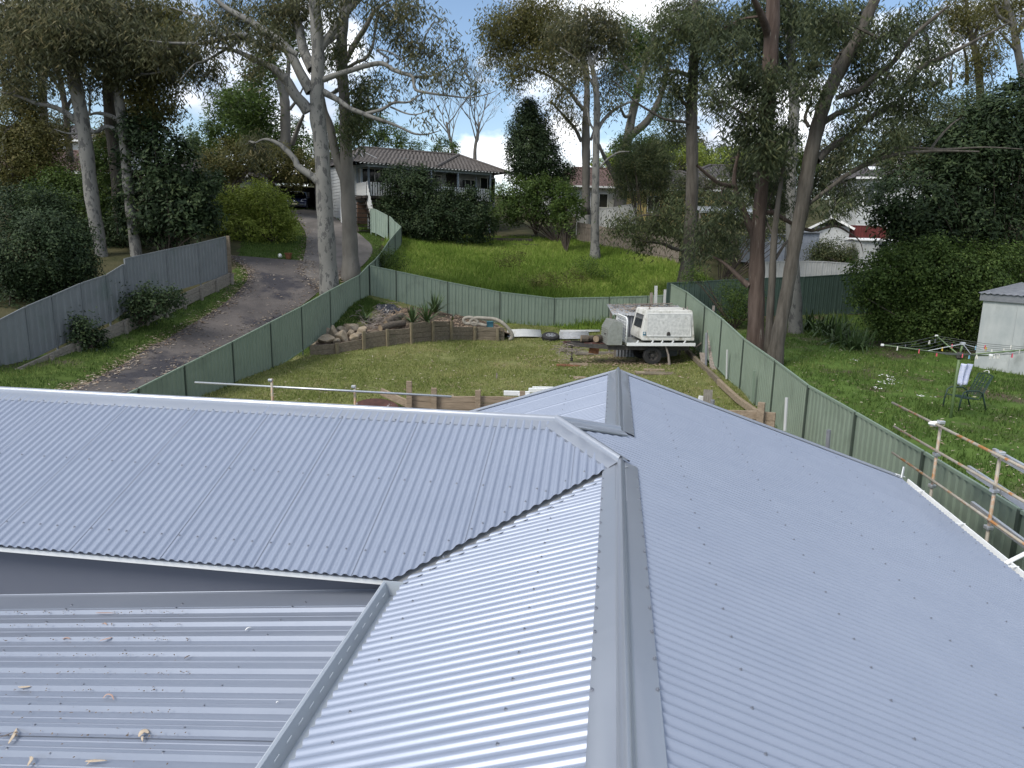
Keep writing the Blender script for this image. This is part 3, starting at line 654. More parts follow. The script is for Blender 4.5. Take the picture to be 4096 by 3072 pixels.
drv, DX, DY, DZ = ribbon('driveway', 'dark asphalt driveway strewn with leaves between the two fences', dl, dr, 'asphalt', 0.03)
cl = [Gd(px, py)[:2] for px, py in ((322, 291), (305, 280), (302, 262), (307, 247), (306, 232), (297, 220), (290, 211))]
crr = [Gd(px, py)[:2] for px, py in ((331, 285), (360, 270), (377, 249), (361, 236), (347, 226), (335, 219), (326, 211))]
drv2, CX_, CY_, CZ_ = ribbon('driveway', 'pale concrete driveway climbing to the carport', cl, crr, 'concrete', 0.045, n=30)

from mathutils.bvhtree import BVHTree
_dg = bpy.context.evaluated_depsgraph_get()
_bt = [BVHTree.FromObject(o, _dg) for o in bpy.data.objects if o.name.startswith('garden_bed')]
def onbed(px, py, lift=0.0):
    """a point of the raised garden bed seen through a pixel"""
    d = Vector(ray(px, py)).normalized(); best = None
    for b in _bt:
        h = b.ray_cast(Vector((0, 0, CZ)), d)
        if h[0] is not None and (best is None or h[3] < best[1]): best = (h[0], h[3])
    p = np.array(best[0]) if best else Gd(px, py)
    return p+np.array([0, 0, lift])
# ------------------------------------------------------------------ things in the yard
mat('tyre', (0.018, 0.018, 0.019), (0.035, 0.034, 0.033), rough=0.85, scale=9)
mat('steel_dark', (0.045, 0.042, 0.040), (0.085, 0.078, 0.072), rough=0.7, metal=0.3, scale=6)
mat('alloy', (0.55, 0.56, 0.58), rough=0.35, metal=0.8)
mat('alu_box', (0.28, 0.29, 0.26), (0.40, 0.41, 0.38), rough=0.5, metal=0.5, scale=7)
mat('canopy_white', (0.55, 0.545, 0.505), (0.68, 0.675, 0.635), rough=0.55, scale=2.6, third=(0.34, 0.33, 0.28), tpos=(0.50, 0.66), tscale=3.0)
mat('canopy_door', (0.66, 0.66, 0.63), (0.42, 0.425, 0.41), rough=0.6, scale=9, third=(0.30, 0.29, 0.25), tpos=(0.60, 0.74), tscale=3.0)
mat('glass_dark', (0.02, 0.024, 0.026), rough=0.12, spec=0.6)
mat('black', (0.012, 0.012, 0.013), rough=0.5)
mat('tarp', (0.018, 0.020, 0.028), (0.03, 0.032, 0.042), rough=0.32, scale=4)
mat('bark_log', (0.065, 0.053, 0.041), (0.13, 0.108, 0.085), rough=0.95, scale=5, bump=0.7, stretch=(1, 4, 4))
mat('cut_wood', (0.20, 0.15, 0.10), (0.30, 0.235, 0.16), rough=0.9, scale=8)
mat('stone', (0.21, 0.165, 0.11), (0.36, 0.30, 0.225), rough=0.95, scale=3, bump=0.6, bscale=12, third=(0.14, 0.13, 0.11), tpos=(0.55, 0.7))
mat('hose', (0.22, 0.20, 0.165), (0.33, 0.31, 0.26), rough=0.75, scale=8)
mat('blue_tub', (0.045, 0.16, 0.20), (0.06, 0.2, 0.25), rough=0.5, scale=5)
mat('rust', (0.115, 0.048, 0.026), (0.24, 0.105, 0.05), rough=0.85, scale=9)
mat('rust_dark', (0.045, 0.02, 0.016), (0.10, 0.04, 0.03), rough=0.75, scale=7, third=(0.3, 0.28, 0.27), tpos=(0.62, 0.66), tscale=5)
mat('scaffold', (0.30, 0.25, 0.17), (0.42, 0.40, 0.36), rough=0.6, metal=0.25, scale=6, third=(0.36, 0.17, 0.06), tpos=(0.52, 0.60), tscale=3)
mat('board_grey', (0.16, 0.135, 0.115), (0.30, 0.26, 0.225), rough=0.9, scale=5, bump=0.4, stretch=(3, 3, 0.5))
mat('yucca_leaf', (0.035, 0.065, 0.022), (0.08, 0.125, 0.04), rough=0.5, scale=5)
mat('litter_leaf', (0.20, 0.135, 0.085), (0.42, 0.33, 0.24), rough=0.9, scale=11)
mat('sticker_blue', (0.03, 0.14, 0.22), rough=0.5)
mat('paint_white', (0.78, 0.78, 0.76), rough=0.5)
mat('hoist_green', (0.11, 0.17, 0.07), (0.14, 0.20, 0.09), rough=0.5, scale=5)
mat('wire', (0.10, 0.11, 0.10), rough=0.5, metal=0.4)
mat('chair_green', (0.018, 0.040, 0.032), (0.03, 0.06, 0.048), rough=0.5, scale=6)
mat('towel', (0.42, 0.46, 0.66), (0.62, 0.65, 0.78), rough=0.95, scale=5, stretch=(1, 1, 6))
for nm, c in (('peg_pink', (0.62, 0.10, 0.14)), ('peg_white', (0.72, 0.70, 0.64)), ('peg_blue', (0.20, 0.40, 0.55)), ('peg_yellow', (0.62, 0.45, 0.08)), ('peg_grey', (0.12, 0.12, 0.13))): mat(nm, c, rough=0.5)
mat('fibro', (0.33, 0.36, 0.365), (0.46, 0.48, 0.475), rough=0.8, scale=1.6, stretch=(1, 1, 0.5), third=(0.27, 0.29, 0.28), tpos=(0.56, 0.72), tscale=1.1)
mat('tin_grey', (0.18, 0.19, 0.21), (0.27, 0.28, 0.30), rough=0.5, metal=0.3, scale=3)

def lump(name, m, rx, ry, rz_, seed, parent=None, org=None, n=3, amp=0.28, c=(0, 0, 0)):
    """irregular stone-like solid"""
    bm = bmesh.new(); bmesh.ops.create_icosphere(bm, subdivisions=n, radius=1.0)
    r = random.Random(seed); pl = [(Vector((r.gauss(0, 1), r.gauss(0, 1), r.gauss(0, 1))).normalized(), r.uniform(0.55, 0.85)) for _ in range(16)]
    for v in bm.verts:
        for nn, d in pl:
            e = v.co.dot(nn)
            if e > d: v.co -= nn*(e-d)*0.97
        v.co *= 1+amp*0.25*math.sin(v.co.x*5+seed)*math.cos(v.co.y*4+seed*2)
        v.co = Vector((v.co.x*rx, v.co.y*ry, v.co.z*rz_))+Vector(c)
    me = bpy.data.meshes.new(name); bm.to_mesh(me); bm.free()
    return link(name, me, m, parent)
# trailer -------------------------------------------------------------
tp = Gd(652.5, 365.2); TR = R(6)
tr = thing('trailer', 'rusty flatbed trailer with long drawbar parked before the back fence', 'trailer', tp, TR)
tw = 1.75                           # track; near side at y = 0
def wheel(parent, loc, r, w, rimm, axis='y'):
    o = MB(); o.lathe([(r*0.60, -w/2), (r*0.92, -w/2), (r, -w*0.30), (r, w*0.30), (r*0.92, w/2), (r*0.60, w/2), (r*0.56, w*0.3), (r*0.56, -w*0.3), (r*0.60, -w/2)], n=28, axis=axis)
    wo = o.build('wheel', 'tyre', parent, smooth=False); wo.location = loc
    d = MB(); d.lathe([(r*0.60, -w*0.38), (r*0.52, -w*0.42), (r*0.46, -w*0.16), (r*0.22, -w*0.10), (r*0.16, -w*0.30), (0.001, -w*0.32)], n=20, axis=axis); d.build('rim', rimm, wo)
    for k in range(5):
        a = 2*math.pi*k/5; b = MB(); b.lathe([(0.001, -0.02), (r*0.075, -0.02), (r*0.075, 0.02)], (0, 0, 0), 8, axis); h = b.build('rim_hole', 'black', wo)
        h.location = (math.cos(a)*r*0.36, -w*0.14, math.sin(a)*r*0.36)
    return wo
wheel(tr, (0, 0.12, 0.385), 0.385, 0.24, 'steel_dark'); wheel(tr, (0, tw, 0.385), 0.385, 0.24, 'steel_dark')
mb = MB(); mb.tube([(0, 0.2, 0.385), (0, tw-0.1, 0.385)], 0.035); mb.build('axle', 'steel_dark', tr)
for yy in (0.14, tw-0.14):
    mb = MB(); mb.box((-0.15, yy, 0.70), (3.4, 0.08, 0.18)); mb.build('chassis_beam', 'steel_dark', tr)
    mb = MB(); mb.bar((-1.85, yy, 0.72), (-3.45, tw/2+(yy-tw/2)*0.25, 0.76), 0.08, 0.16); mb.build('drawbar', 'steel_dark', tr)
mb = MB(); mb.box((-3.42, tw/2, 0.80), (0.3, 0.12, 0.10)); mb.build('coupling', 'rust_dark', tr)
mb = MB(); mb.box((-2.25, tw/2, 0.815), (1.0, 0.9, 0.02)); mb.build('drawbar_tray', 'rust_dark', tr)
mb = MB(); mb.box((0.28, tw/2, 0.86), (2.86, tw+0.2, 0.10)); deck = mb.build('tray', 'alu_box', tr, bevel=0.01)
mb = MB(); mb.box((0.28, -0.112, 0.875), (2.86, 0.02, 0.13)); mb.build('side_rail', 'white_metal', tr)
for x in (-0.72, -0.1, 0.3, 0.75, 1.25): mb = MB(); mb.bar((x, -0.02, 0.915), (x+0.07, -0.02, 1.02), 0.03, 0.05); mb.build('tie_hook', 'white_metal', tr)
mb = MB(); mb.tube([(-3.2, tw/2, 0.74), (-3.2, tw/2, 0.10)], 0.03); mb.tube([(-3.2, tw/2, 0.16), (-3.2, tw/2, 0.02)], 0.06); mb.build('stand', 'steel_dark', tr)
mb = MB(); mb.tube([(0.50, 0.0, 0.80), (0.62, -0.05, 0.45), (0.68, -0.1, 0.02)], [0.03, 0.04, 0.06], 6); mb.build('prop', 'board_grey', tr)
mb = MB(); mb.box((-2.35, 0.5, 0.52), (0.42, 0.02, 0.24), ry=R(8)); mb.build('mudflap', 'rust', tr)
# headboard frame with mesh
mb = MB(); H0 = -1.16
fr = [(H0, -0.05, 0.9)]+[(H0, -0.05, 1.80), (H0, 0.02, 1.90), (H0, 0.12, 1.94), (H0, tw-0.3, 1.94), (H0, tw-0.15, 1.88), (H0, tw-0.1, 1.75), (H0, tw-0.1, 0.9)]
mb.tube(fr, 0.03, 8); hb = mb.build('headboard', 'white_metal', tr, smooth=True)
mb = MB()
for k in range(9): mb.bar((H0, 0.05+k*0.18, 0.95), (H0, 0.05+k*0.18, 1.93), 0.014, 0.014)
for k in range(8): mb.bar((H0, -0.05, 1.0+k*0.125), (H0, tw-0.1, 1.0+k*0.125), 0.014, 0.014)
mb.build('mesh_grille', 'white_metal', hb)
# canopy on the tray
can = thing('ute_canopy', 'mildewed white ute canopy with big side door resting on the trailer', 'canopy', Vector(tp)+Matrix.Rotation(TR, 3, 'Z') @ Vector((0.60, 0.06, 1.02)), TR)
cw, cd, ch = 2.22, 1.68, 1.22
def canshell(x0, x1, y0, y1, z0, z1, inx, iny, zs):
    vs = []
    for z, f in ((z0, 0.02), (z0+0.12, 0.0), (z0+(z1-z0)*zs, 0.25), (z1-0.10, 0.86), (z1-0.02, 1.0), (z1, 1.25)):
        vs += [(x0+inx*f, y0+iny*f, z), (x1-inx*0.6*f, y0+iny*f, z), (x1-inx*0.6*f, y1-iny*f, z), (x0+inx*f, y1-iny*f, z)]
    k = 6; return vs, [(i*4+j, i*4+(j+1) % 4, (i+1)*4+(j+1) % 4, (i+1)*4+j) for i in range(k-1) for j in range(4)]+[(0, 3, 2, 1), (20, 21, 22, 23)]
mb = MB(); mb.add(*canshell(-cw/2, cw/2, 0, cd, 0.02, ch, 0.20, 0.10, 0.35)); mb.build('shell', 'canopy_white', can, bevel=0.045)
mb = MB(); mb.box((0, -0.012, 0.045), (cw-0.02, 0.03, 0.10)); mb.build('lower_rail', 'canopy_white', can, bevel=0.01)
fy = lambda z: 0.0+0.025*(z-0.14)/0.29 if z < 0.44 else 0.025+0.061*(z-0.44)/0.68
def panel(x0, x1, z0, z1, off, th=0.01):
    mb = MB(); a, b = fy(z0)-off, fy(z1)-off
    mb.add([(x0, a, z0), (x1, a, z0), (x1-0.02, b, z1), (x0+0.02, b, z1), (x0, a-th, z0), (x1, a-th, z0), (x1-0.02, b-th, z1), (x0+0.02, b-th, z1)], [(3, 2, 1, 0), (4, 5, 6, 7), (0, 1, 5, 4), (1, 2, 6, 5), (2, 3, 7, 6), (3, 0, 4, 7)]); return mb
panel(-0.88, 0.93, 0.19, 1.06, 0.012, 0.014).build('door', 'canopy_door', can)
for (a, b, c, d) in ((-0.90, -0.875, 0.17, 1.08), (0.925, 0.95, 0.17, 1.08)): panel(a, b, c, d, 0.012, 0.026).build('door_trim', 'paint_white', can)
for (c, d) in ((0.165, 0.19), (1.06, 1.085)): panel(-0.90, 0.95, c, d, 0.012, 0.026).build('door_trim', 'paint_white', can)
mb = MB(); mb.prism_ax([(-0.07, 0.20), (0.07, 0.20), (0.07, 0.30), (0.03, 0.35), (-0.03, 0.35), (-0.07, 0.30)], 'y', -0.05, -0.018); mb.build('handle', 'steel_dark', can)
mb = MB(); mb.box((-1.0, -0.013, 0.27), (0.11, 0.006, 0.14)); stk = mb.build('sticker', 'sticker_blue', can)
mb = MB(); mb.box((-1.0, -0.018, 0.285), (0.075, 0.004, 0.025)); mb.box((-1.0, -0.0185, 0.285), (0.025, 0.004, 0.075)); mb.build('white_cross', 'paint_white', stk)
mb = MB(); ex = lambda z: -cw/2-0.004+0.20*(0.25*(z-0.14)/0.30 if z < 0.44 else 0.25+0.61*(z-0.44)/0.68)-0.008
mb.add([(ex(0.46), 0.32, 0.46), (ex(0.46), cd-0.3, 0.46), (ex(1.0), cd-0.3, 1.0), (ex(1.0), 0.32, 1.0)], [(3, 2, 1, 0)]); mb.build('window', 'glass_dark', can, solid=0.012)
for k, (x, l) in enumerate(((-0.75, 0.5), (0.86, 0.75), (0.70, 0.55))):
    b = MB(); b.bar((x, 0.35, ch+0.03), (x+0.3*l, 0.35+l*0.9, ch+0.05), 0.05, 0.03); w = Matrix.Translation(can.location) @ Matrix.Rotation(TR, 4, 'Z')
    o = b.build('timber_offcut', 'board_grey'); o.matrix_world = w
    tag(o, ('grey stick lying at the left end of the canopy roof', 'long grey stick on the right end of the canopy roof', 'shorter grey stick beside the long one on the canopy roof')[k], 'stick')
# toolbox on the drawbar
tb = thing('toolbox', 'ribbed aluminium toolbox standing on the trailer drawbar', 'toolbox', Vector(tp)+Matrix.Rotation(TR, 3, 'Z') @ Vector((-1.62, -0.02, 0.825)), TR)
pf = [(-0.32, 0.0), (0.30, 0.0), (0.30, 0.90), (-0.12, 0.98), (-0.30, 0.66)]
mb = MB(); mb.prism_ax(pf, 'y', 0.0, 1.15); mb.build('body', 'alu_box', tb, bevel=0.006)
for (a, b) in (((-0.32, 0.0), (-0.30, 0.66)), ((-0.30, 0.66), (-0.12, 0.98)), ((-0.12, 0.98), (0.30, 0.90))):
    a, b = np.array(a), np.array(b); n = max(3, int(np.linalg.norm(b-a)/0.075)); nn = np.array([-(b-a)[1], (b-a)[0]]); nn /= np.linalg.norm(nn)
    for k in range(n):
        c = a+(b-a)*(k+0.5)/n+nn*0.008; mb = MB(); mb.box((c[0], 0.575, c[1]), (0.035, 1.10, 0.018), ry=-math.atan2((b-a)[1], (b-a)[0])); mb.build('rib', 'alu_box', tb)
mb = MB(); mb.box((-0.345, 0.35, 0.42), (0.03, 0.10, 0.05)); mb.build('latch', 'steel_dark', tb)
Mt = Matrix.Translation(Vector(tp)) @ Matrix.Rotation(TR, 4, 'Z')
for k, (x, y, s, lb) in enumerate(((-2.72, 0.75, 0.15, 'leftmost round of firewood on the drawbar tray'), (-2.42, 0.95, 0.13, 'middle round of firewood on the drawbar tray'), (-2.16, 0.72, 0.16, 'round of firewood against the toolbox'))):
    t = thing('log_round', lb, 'log', Mt @ Vector((x, y, 0.83)), TR+0.4*k, 'rounds of firewood on the drawbar')
    mb = MB(); mb.tube([(-0.14, 0, s), (0.14, 0, s)], s, 12, caps=False); mb.build('bark', 'bark_log', t)
    mb = MB(); mb.tube([(-0.142, 0, s), (0.142, 0, s)], s*0.88, 12); mb.build('cut_face', 'cut_wood', t)
# lean-to shelter behind the trailer
lt = thing('lean_to', 'small tin lean-to with leaf covered roof behind the canopy', 'shelter', Mt @ Vector((0.35, 2.05, 0)), TR-R(4))
mb = MB(); n = 60; V = []
for i in range(n+1):
    x = -1.62+3.25*i/n; h = 0.03*math.cos(i*math.pi*0.9)
    V += [(x, -0.1, 1.83+h+0.02*math.sin(x*3)), (x, 0.75, 2.02+h), (x, 1.6, 2.15+h)]
mb.add(V, [(3*i+j, 3*i+3+j, 3*i+4+j, 3*i+1+j) for i in range(n) for j in (0, 1)]); mb.build('roof_sheet', 'galv_old', lt, smooth=True, solid=0.004)
mb = MB(); V = []
for i in range(25): V += [(-1.35+0.85*i/24, 0.0+0.025*math.cos(i*1.6), 0.0), (-1.35+0.85*i/24, 0.0+0.025*math.cos(i*1.6), 1.82)]
mb.add(V, [(2*i, 2*i+2, 2*i+3, 2*i+1) for i in range(24)]); mb.build('wall_sheet', 'tin_grey', lt)
mb = MB(); mb.box((0.45, 0.02, 0.9), (1.8, 0.02, 1.8)); mb.build('wall_sheet', 'tin_grey', lt)
for x in (-1.4, 1.45):
    for y in (0.06, 1.45): mb = MB(); mb.bar((x, y, -0.1), (x, y, 1.85+0.16*y), 0.08, 0.08); mb.build('post', 'board_grey', lt)
for k, (a, b) in enumerate((((-1.5, 1.0, 2.16), (0.6, 1.35, 2.22)), ((-0.4, 1.2, 2.21), (1.35, 1.4, 2.24)), ((-0.9, 0.5, 2.05), (-0.2, 0.35, 2.02)))):
    mb = MB(); mb.bar(a, b, 0.10, 0.035); o = mb.build('timber_board', 'board_grey'); o.matrix_world = Matrix.Translation(lt.location) @ Matrix.Rotation(TR-R(4), 4, 'Z')
    tag(o, ('long grey board along the back of the tin lean-to roof', 'pale board overlapping the right of the lean-to roof', 'short board across the leaves on the lean-to roof')[k], 'board')
V = []; F = []
for i in range(420):
    x, y = random.gauss(-0.1, 0.75), random.uniform(0.15, 1.5)
    if not -1.55 < x < 1.55: continue
    z = 1.87+0.19*y+random.uniform(0.01, 0.05); a = random.uniform(0, 6.28); l = random.uniform(0.04, 0.10)
    k = len(V); c, s_ = math.cos(a)*l, math.sin(a)*l; V += [(x-c, y-s_, z), (x-s_*0.2, y+c*0.2, z+0.02), (x+c, y+s_, z+random.uniform(0, .04)), (x+s_*0.2, y-c*0.2, z)]; F.append((k, k+1, k+2, k+3))
o = mesh_np('fallen_leaves', V, F, 'litter_leaf', kind='stuff'); o.matrix_world = Matrix.Translation(lt.location) @ Matrix.Rotation(TR-R(4), 4, 'Z')
tag(o, 'brown leaf litter lying on the tin lean-to roof', 'leaves', kind='stuff')
# spare wheel lying by the back fence
wp = Gd(550.5, 340.5)
sw = thing('spare_wheel', 'spare wheel with alloy rim lying flat by the back fence', 'wheel', wp+[0, 0, 0.17])
sw.rotation_euler = (R(14), 0, 0)
r_ = 0.44; w_ = 0.28
mb = MB(); mb.lathe([(r_*0.60, -w_/2), (r_*0.90, -w_/2), (r_, -w_*0.32), (r_, w_*0.32), (r_*0.90, w_/2), (r_*0.64, w_/2), (r_*0.58, w_*0.36), (r_*0.58, -w_/2)], n=32); mb.build('tyre', 'tyre', sw)
for k in range(36):
    a = 2*math.pi*k/36; mb = MB(); mb.box((math.cos(a)*r_, math.sin(a)*r_, 0.0), (0.03, 0.045, w_*0.6), rz=a); mb.build('tread_block', 'tyre', sw)
mb = MB(); mb.lathe([(r_*0.60, w_*0.40), (r_*0.55, w_*0.42), (r_*0.52, w_*0.2), (0.001, w_*0.02)], n=32); mb.build('rim', 'steel_dark', sw)
for k in range(6):
    a = 2*math.pi*k/6
    for e in (-0.16, 0.16): mb = MB(); mb.bar((math.cos(a)*0.05, math.sin(a)*0.05, w_*0.36), (math.cos(a+e)*r_*0.56, math.sin(a+e)*r_*0.56, w_*0.40), 0.045, 0.03); mb.build('spoke', 'alloy', sw)
mb = MB(); mb.lathe([(0.001, w_*0.40), (0.05, w_*0.40), (0.075, w_*0.30)], n=16); mb.build('hub_cap', 'alloy', sw)
mb = MB(); mb.lathe([(r_*0.57, w_*0.44), (r_*0.52, w_*0.44), (r_*0.52, w_*0.36)], n=32); mb.build('rim_edge', 'alloy', sw)
# corrugated sheets on the ground
def tin_on_ground(px0, px1, pyf, pyb, label, m, amp=0.02, per=0.19):
    a, b = Gd(px0, pyf), Gd(px1, pyf); c = Gd(px0, pyb); L = b-a; D = np.array([c[0]-a[0], c[1]-a[1], 0]); n = max(4, int(np.linalg.norm(D)/per*8)); V = []
    for i in range(n+1):
        f = i/n; h = 0.06+amp*math.cos(f*np.linalg.norm(D)/per*2*math.pi)
        for g in (0, 0.5, 1):
            p = a+L*g+D*f; V.append((p[0], p[1], ground(p[0], p[1])+h+0.03*math.sin(g*3)))
    mb = MB(); mb.add(V, [(3*i+j, 3*i+j+1, 3*i+j+4, 3*i+j+3) for i in range(n) for j in (0, 1)])
    o = mb.build('tin_sheet', m, smooth=True, solid=0.003); tag(o, label, 'metal sheet')
tin_on_ground(507, 542, 338.5, 331, 'pale tin sheet on the ground between the hose and the spare wheel', 'fence_pale')
tin_on_ground(559, 590, 340.5, 333, 'shiny corrugated sheet on the ground right of the spare wheel', 'galv_old')
tin_on_ground(560, 600, 333, 331, 'old pale tin strip along the foot of the back fence', 'fence_pale', 0.006)
# hose
hp = [(1905, 1012), (1850, 1000), (1790, 985), (1735, 1000), (1712, 965), (1735, 945), (1790, 945), (1835, 975), (1822, 1008), (1780, 1000), (1770, 965), (1820, 945), (1900, 952), (1970, 955), (2030, 985), (2085, 1040), (2112, 1085), (2108, 1112), (2085, 1122)]
pts = []
for k, (x, y) in enumerate(hp):
    q = at((1000+x/2.011)/4, (800+y/2.011)/4, 36.0 if k < 14 else 35.8); pts.append(q)
pts = np.array(pts); tt = np.linspace(0, len(pts)-1, 90)
sm_ = np.stack([np.interp(tt, np.arange(len(pts)), pts[:, i]) for i in range(3)], 1)
for _ in range(4): sm_[1:-1] = (sm_[:-2]+2*sm_[1:-1]+sm_[2:])/4
mb = MB(); mb.tube(sm_, [0.085+0.010*(k % 2) for k in range(90)], 10); o = mb.build('hose', 'hose', smooth=True); tag(o, 'thick grey ribbed hose looped over the low garden wall', 'hose')
# blue tub behind the low wall
bp_ = at(490, 325.5, 36.3); mb = MB(); mb.box(bp_, (0.34, 0.3, 0.42)); o = mb.build('plastic_tub', 'blue_tub', bevel=0.03); tag(o, 'blue plastic tub half hidden under the hose', 'tub')
bz = lambda px, py, y: at(px, py, y)
def cr6(x, y): return (1000+x/2.011)/4, (800+y/2.011)/4
rocks = [(625, 1070, 34, 30, 33.2, 'small grey boulder nearest the fence at the left of the pile'), (672, 1082, 46, 48, 32.8, 'tan boulder standing behind the pale front one'), (742, 1108, 56, 40, 32.2, 'large pale grey boulder in the middle of the pile'), (612, 1128, 62, 36, 32.0, 'broad brown boulder at the front left of the pile'),
 (735, 1050, 42, 30, 33.6, 'mossy dark boulder at the back of the pile'), (805, 1040, 60, 34, 33.4, 'wide rough boulder at the top of the pile'), (842, 1110, 36, 26, 32.2, 'small orange boulder by the step in the timber wall'), (905, 1066, 40, 38, 32.6, 'brown boulder right of the timber step'), (812, 1082, 32, 28, 32.8, 'small tan boulder wedged in the middle of the pile'), (510, 1150, 54, 26, 31.6, 'flat dark slab of stone at the end of the timber wall'), (690, 1135, 30, 20, 31.9, 'smallest stone in front of the pale boulder'), (870, 1085, 28, 24, 32.4, 'small grey stone beside the orange boulder')]
for k, (x, y, a, b, yy, lb) in enumerate(rocks):
    p = onbed(*cr6(x, y+b*0.5)); s_ = dist(p)/FPX/8.04*1.12
    o = lump('boulder', 'stone', a*s_*1.15, a*s_, b*s_*1.3, 11+k, amp=0.1); o.location = p+np.array([0, 0, b*s_*0.55]); o.rotation_euler = (0, 0, k*1.3)
    tag(o, lb, 'boulder', 'boulders in the garden bed')
def logobj(p0, p1, r0, r1, lb):
    t = thing('log', lb, 'log', p0)
    p0, p1 = Vector(p0), Vector(p1); mid = (p0+p1)/2+Vector((0, 0, 0.04)); q = [(0, 0, 0), tuple(mid-p0), tuple(p1-p0)]
    mb = MB(); mb.tube(q, [r0, (r0+r1)/2*1.06, r1], 12, caps=False); mb.build('bark', 'bark_log', t, smooth=True)
    d = (p1-p0).normalized(); mb = MB(); mb.tube([-d*0.004, d*0.02], r0*0.96, 12); mb.build('cut_face', 'cut_wood', t)
logobj(onbed(*cr6(1050, 1060), 0.16), onbed(*cr6(1240, 1025), 0.20), 0.15, 0.16, 'thick sawn log lying behind the timber wall')
logobj(onbed(*cr6(1090, 1015), 0.16), onbed(*cr6(1225, 965), 0.2), 0.13, 0.16, 'upper sawn log leaning back towards the tarp')
mb = MB(); mb.bar(onbed(*cr6(930, 1074), 0.05), onbed(*cr6(1022, 1068), 0.05), 0.16, 0.07); o = mb.build('timber_sleeper', 'sleeper'); tag(o, 'short old sleeper end in front of the logs', 'timber')
# tarp
V = []; n = 26; TPOS = onbed(*cr6(1095, 900), 0.12)
for j in range(n):
    for i in range(n):
        a, b = i/(n-1)*2-1, j/(n-1)*2-1; e = 1-max(0, (a*a+b*b)-0.1)*0.75
        p = TPOS; V.append((p[0]+a*0.82*(1+0.15*math.sin(b*7)), p[1]+b*0.75*(1+0.2*math.sin(a*6)), p[2]-0.30+max(0, e)*0.52+0.09*math.sin(a*9+b*4)*math.cos(b*8)+0.04*math.sin(a*23+b*15)))
mb = MB(); mb.add(V, [(j*n+i, j*n+i+1, (j+1)*n+i+1, (j+1)*n+i) for j in range(n-1) for i in range(n-1)]); o = mb.build('tarpaulin', 'tarp'); tag(o, 'crumpled black tarpaulin in the fence corner', 'tarpaulin')
V = []; F = []
def stickmesh(n, cx, cy, yy, sx, sy, lmin, lmax, seed):
    r = random.Random(seed); mb = MB()
    for k in range(n):
        p = onbed(*cr6(cx+r.gauss(0, sx), cy+r.gauss(0, sy)), r.uniform(0.02, 0.14)); a = r.uniform(0, 6.28); l = r.uniform(lmin, lmax)
        q = p+np.array([math.cos(a)*l, math.sin(a)*l*0.6, r.uniform(-0.12, 0.25)]); mb.tube([p, (p+q)/2+np.array([0, 0, r.uniform(-.05, .08)]), q], [0.018, 0.014, 0.006], 4, caps=False)
    return mb
o = stickmesh(260, 1000, 960, 34.6, 70, 38, 0.25, 0.9, 4).build('brush_pile', 'board_grey', kind='stuff'); tag(o, 'heap of dead sticks and prunings below the tarpaulin', 'sticks', kind='stuff')
o = stickmesh(120, 1190, 930, 35.3, 60, 30, 0.15, 0.5, 8).build('brush_pile', 'litter_leaf', kind='stuff'); tag(o, 'dry twigs between the logs and the yuccas', 'sticks', kind='stuff')
# drawbar brush heap and ground litter round the trailer
mb = MB(); r = random.Random(5)
for k in range(90):
    p = Mt @ Vector((-3.45+r.gauss(0, 0.22), 0.6+r.uniform(-.5, .6), 0.55+r.gauss(0, 0.12))); a = r.uniform(0, 6.28); l = r.uniform(0.2, 0.5)
    q = p+Vector((math.cos(a)*l, math.sin(a)*l, r.uniform(-.2, .15))); mb.tube([p, (p+q)/2, q], [0.014, 0.012, 0.005], 4, caps=False)
o = mb.build('brush_pile', 'board_grey', kind='stuff'); tag(o, 'dry twigs heaped on the end of the trailer drawbar', 'sticks', kind='stuff')
for px, py, w, d, h, lb, m in ((568, 366, 0.95, 0.35, 0.06, 'flat red brick pavers left of the trailer stand', 'rust'), (579, 365.5, 0.75, 0.3, 0.09, 'timber pad under the trailer stand', 'sleeper_new'), (654, 371, 0.8, 0.22, 0.08, 'plank lying under the trailer wheel', 'sleeper_new'), (640, 373.5, 0.35, 0.25, 0.07, 'small stone slab in front of the trailer wheel', 'stone'), (655, 374.0, 1.5, 0.5, 0.06, 'long dark board on the ground before the trailer', 'sleeper'), (598, 354.5, 2.1, 0.2, 0.12, 'old sleeper lying under the drawbar', 'sleeper_grey'), (579.5, 378.5, 0.45, 0.3, 0.06, 'stacked timber offcuts beside the roof ridge', 'sleeper_new')):
    p = Gd(px, py); mb = MB(); mb.box((0, 0, h/2), (w, d, h), rz=random.uniform(-.12, .12)); o = mb.build('timber_offcut', m, bevel=0.01); o.location = p; tag(o, lb, 'offcut')
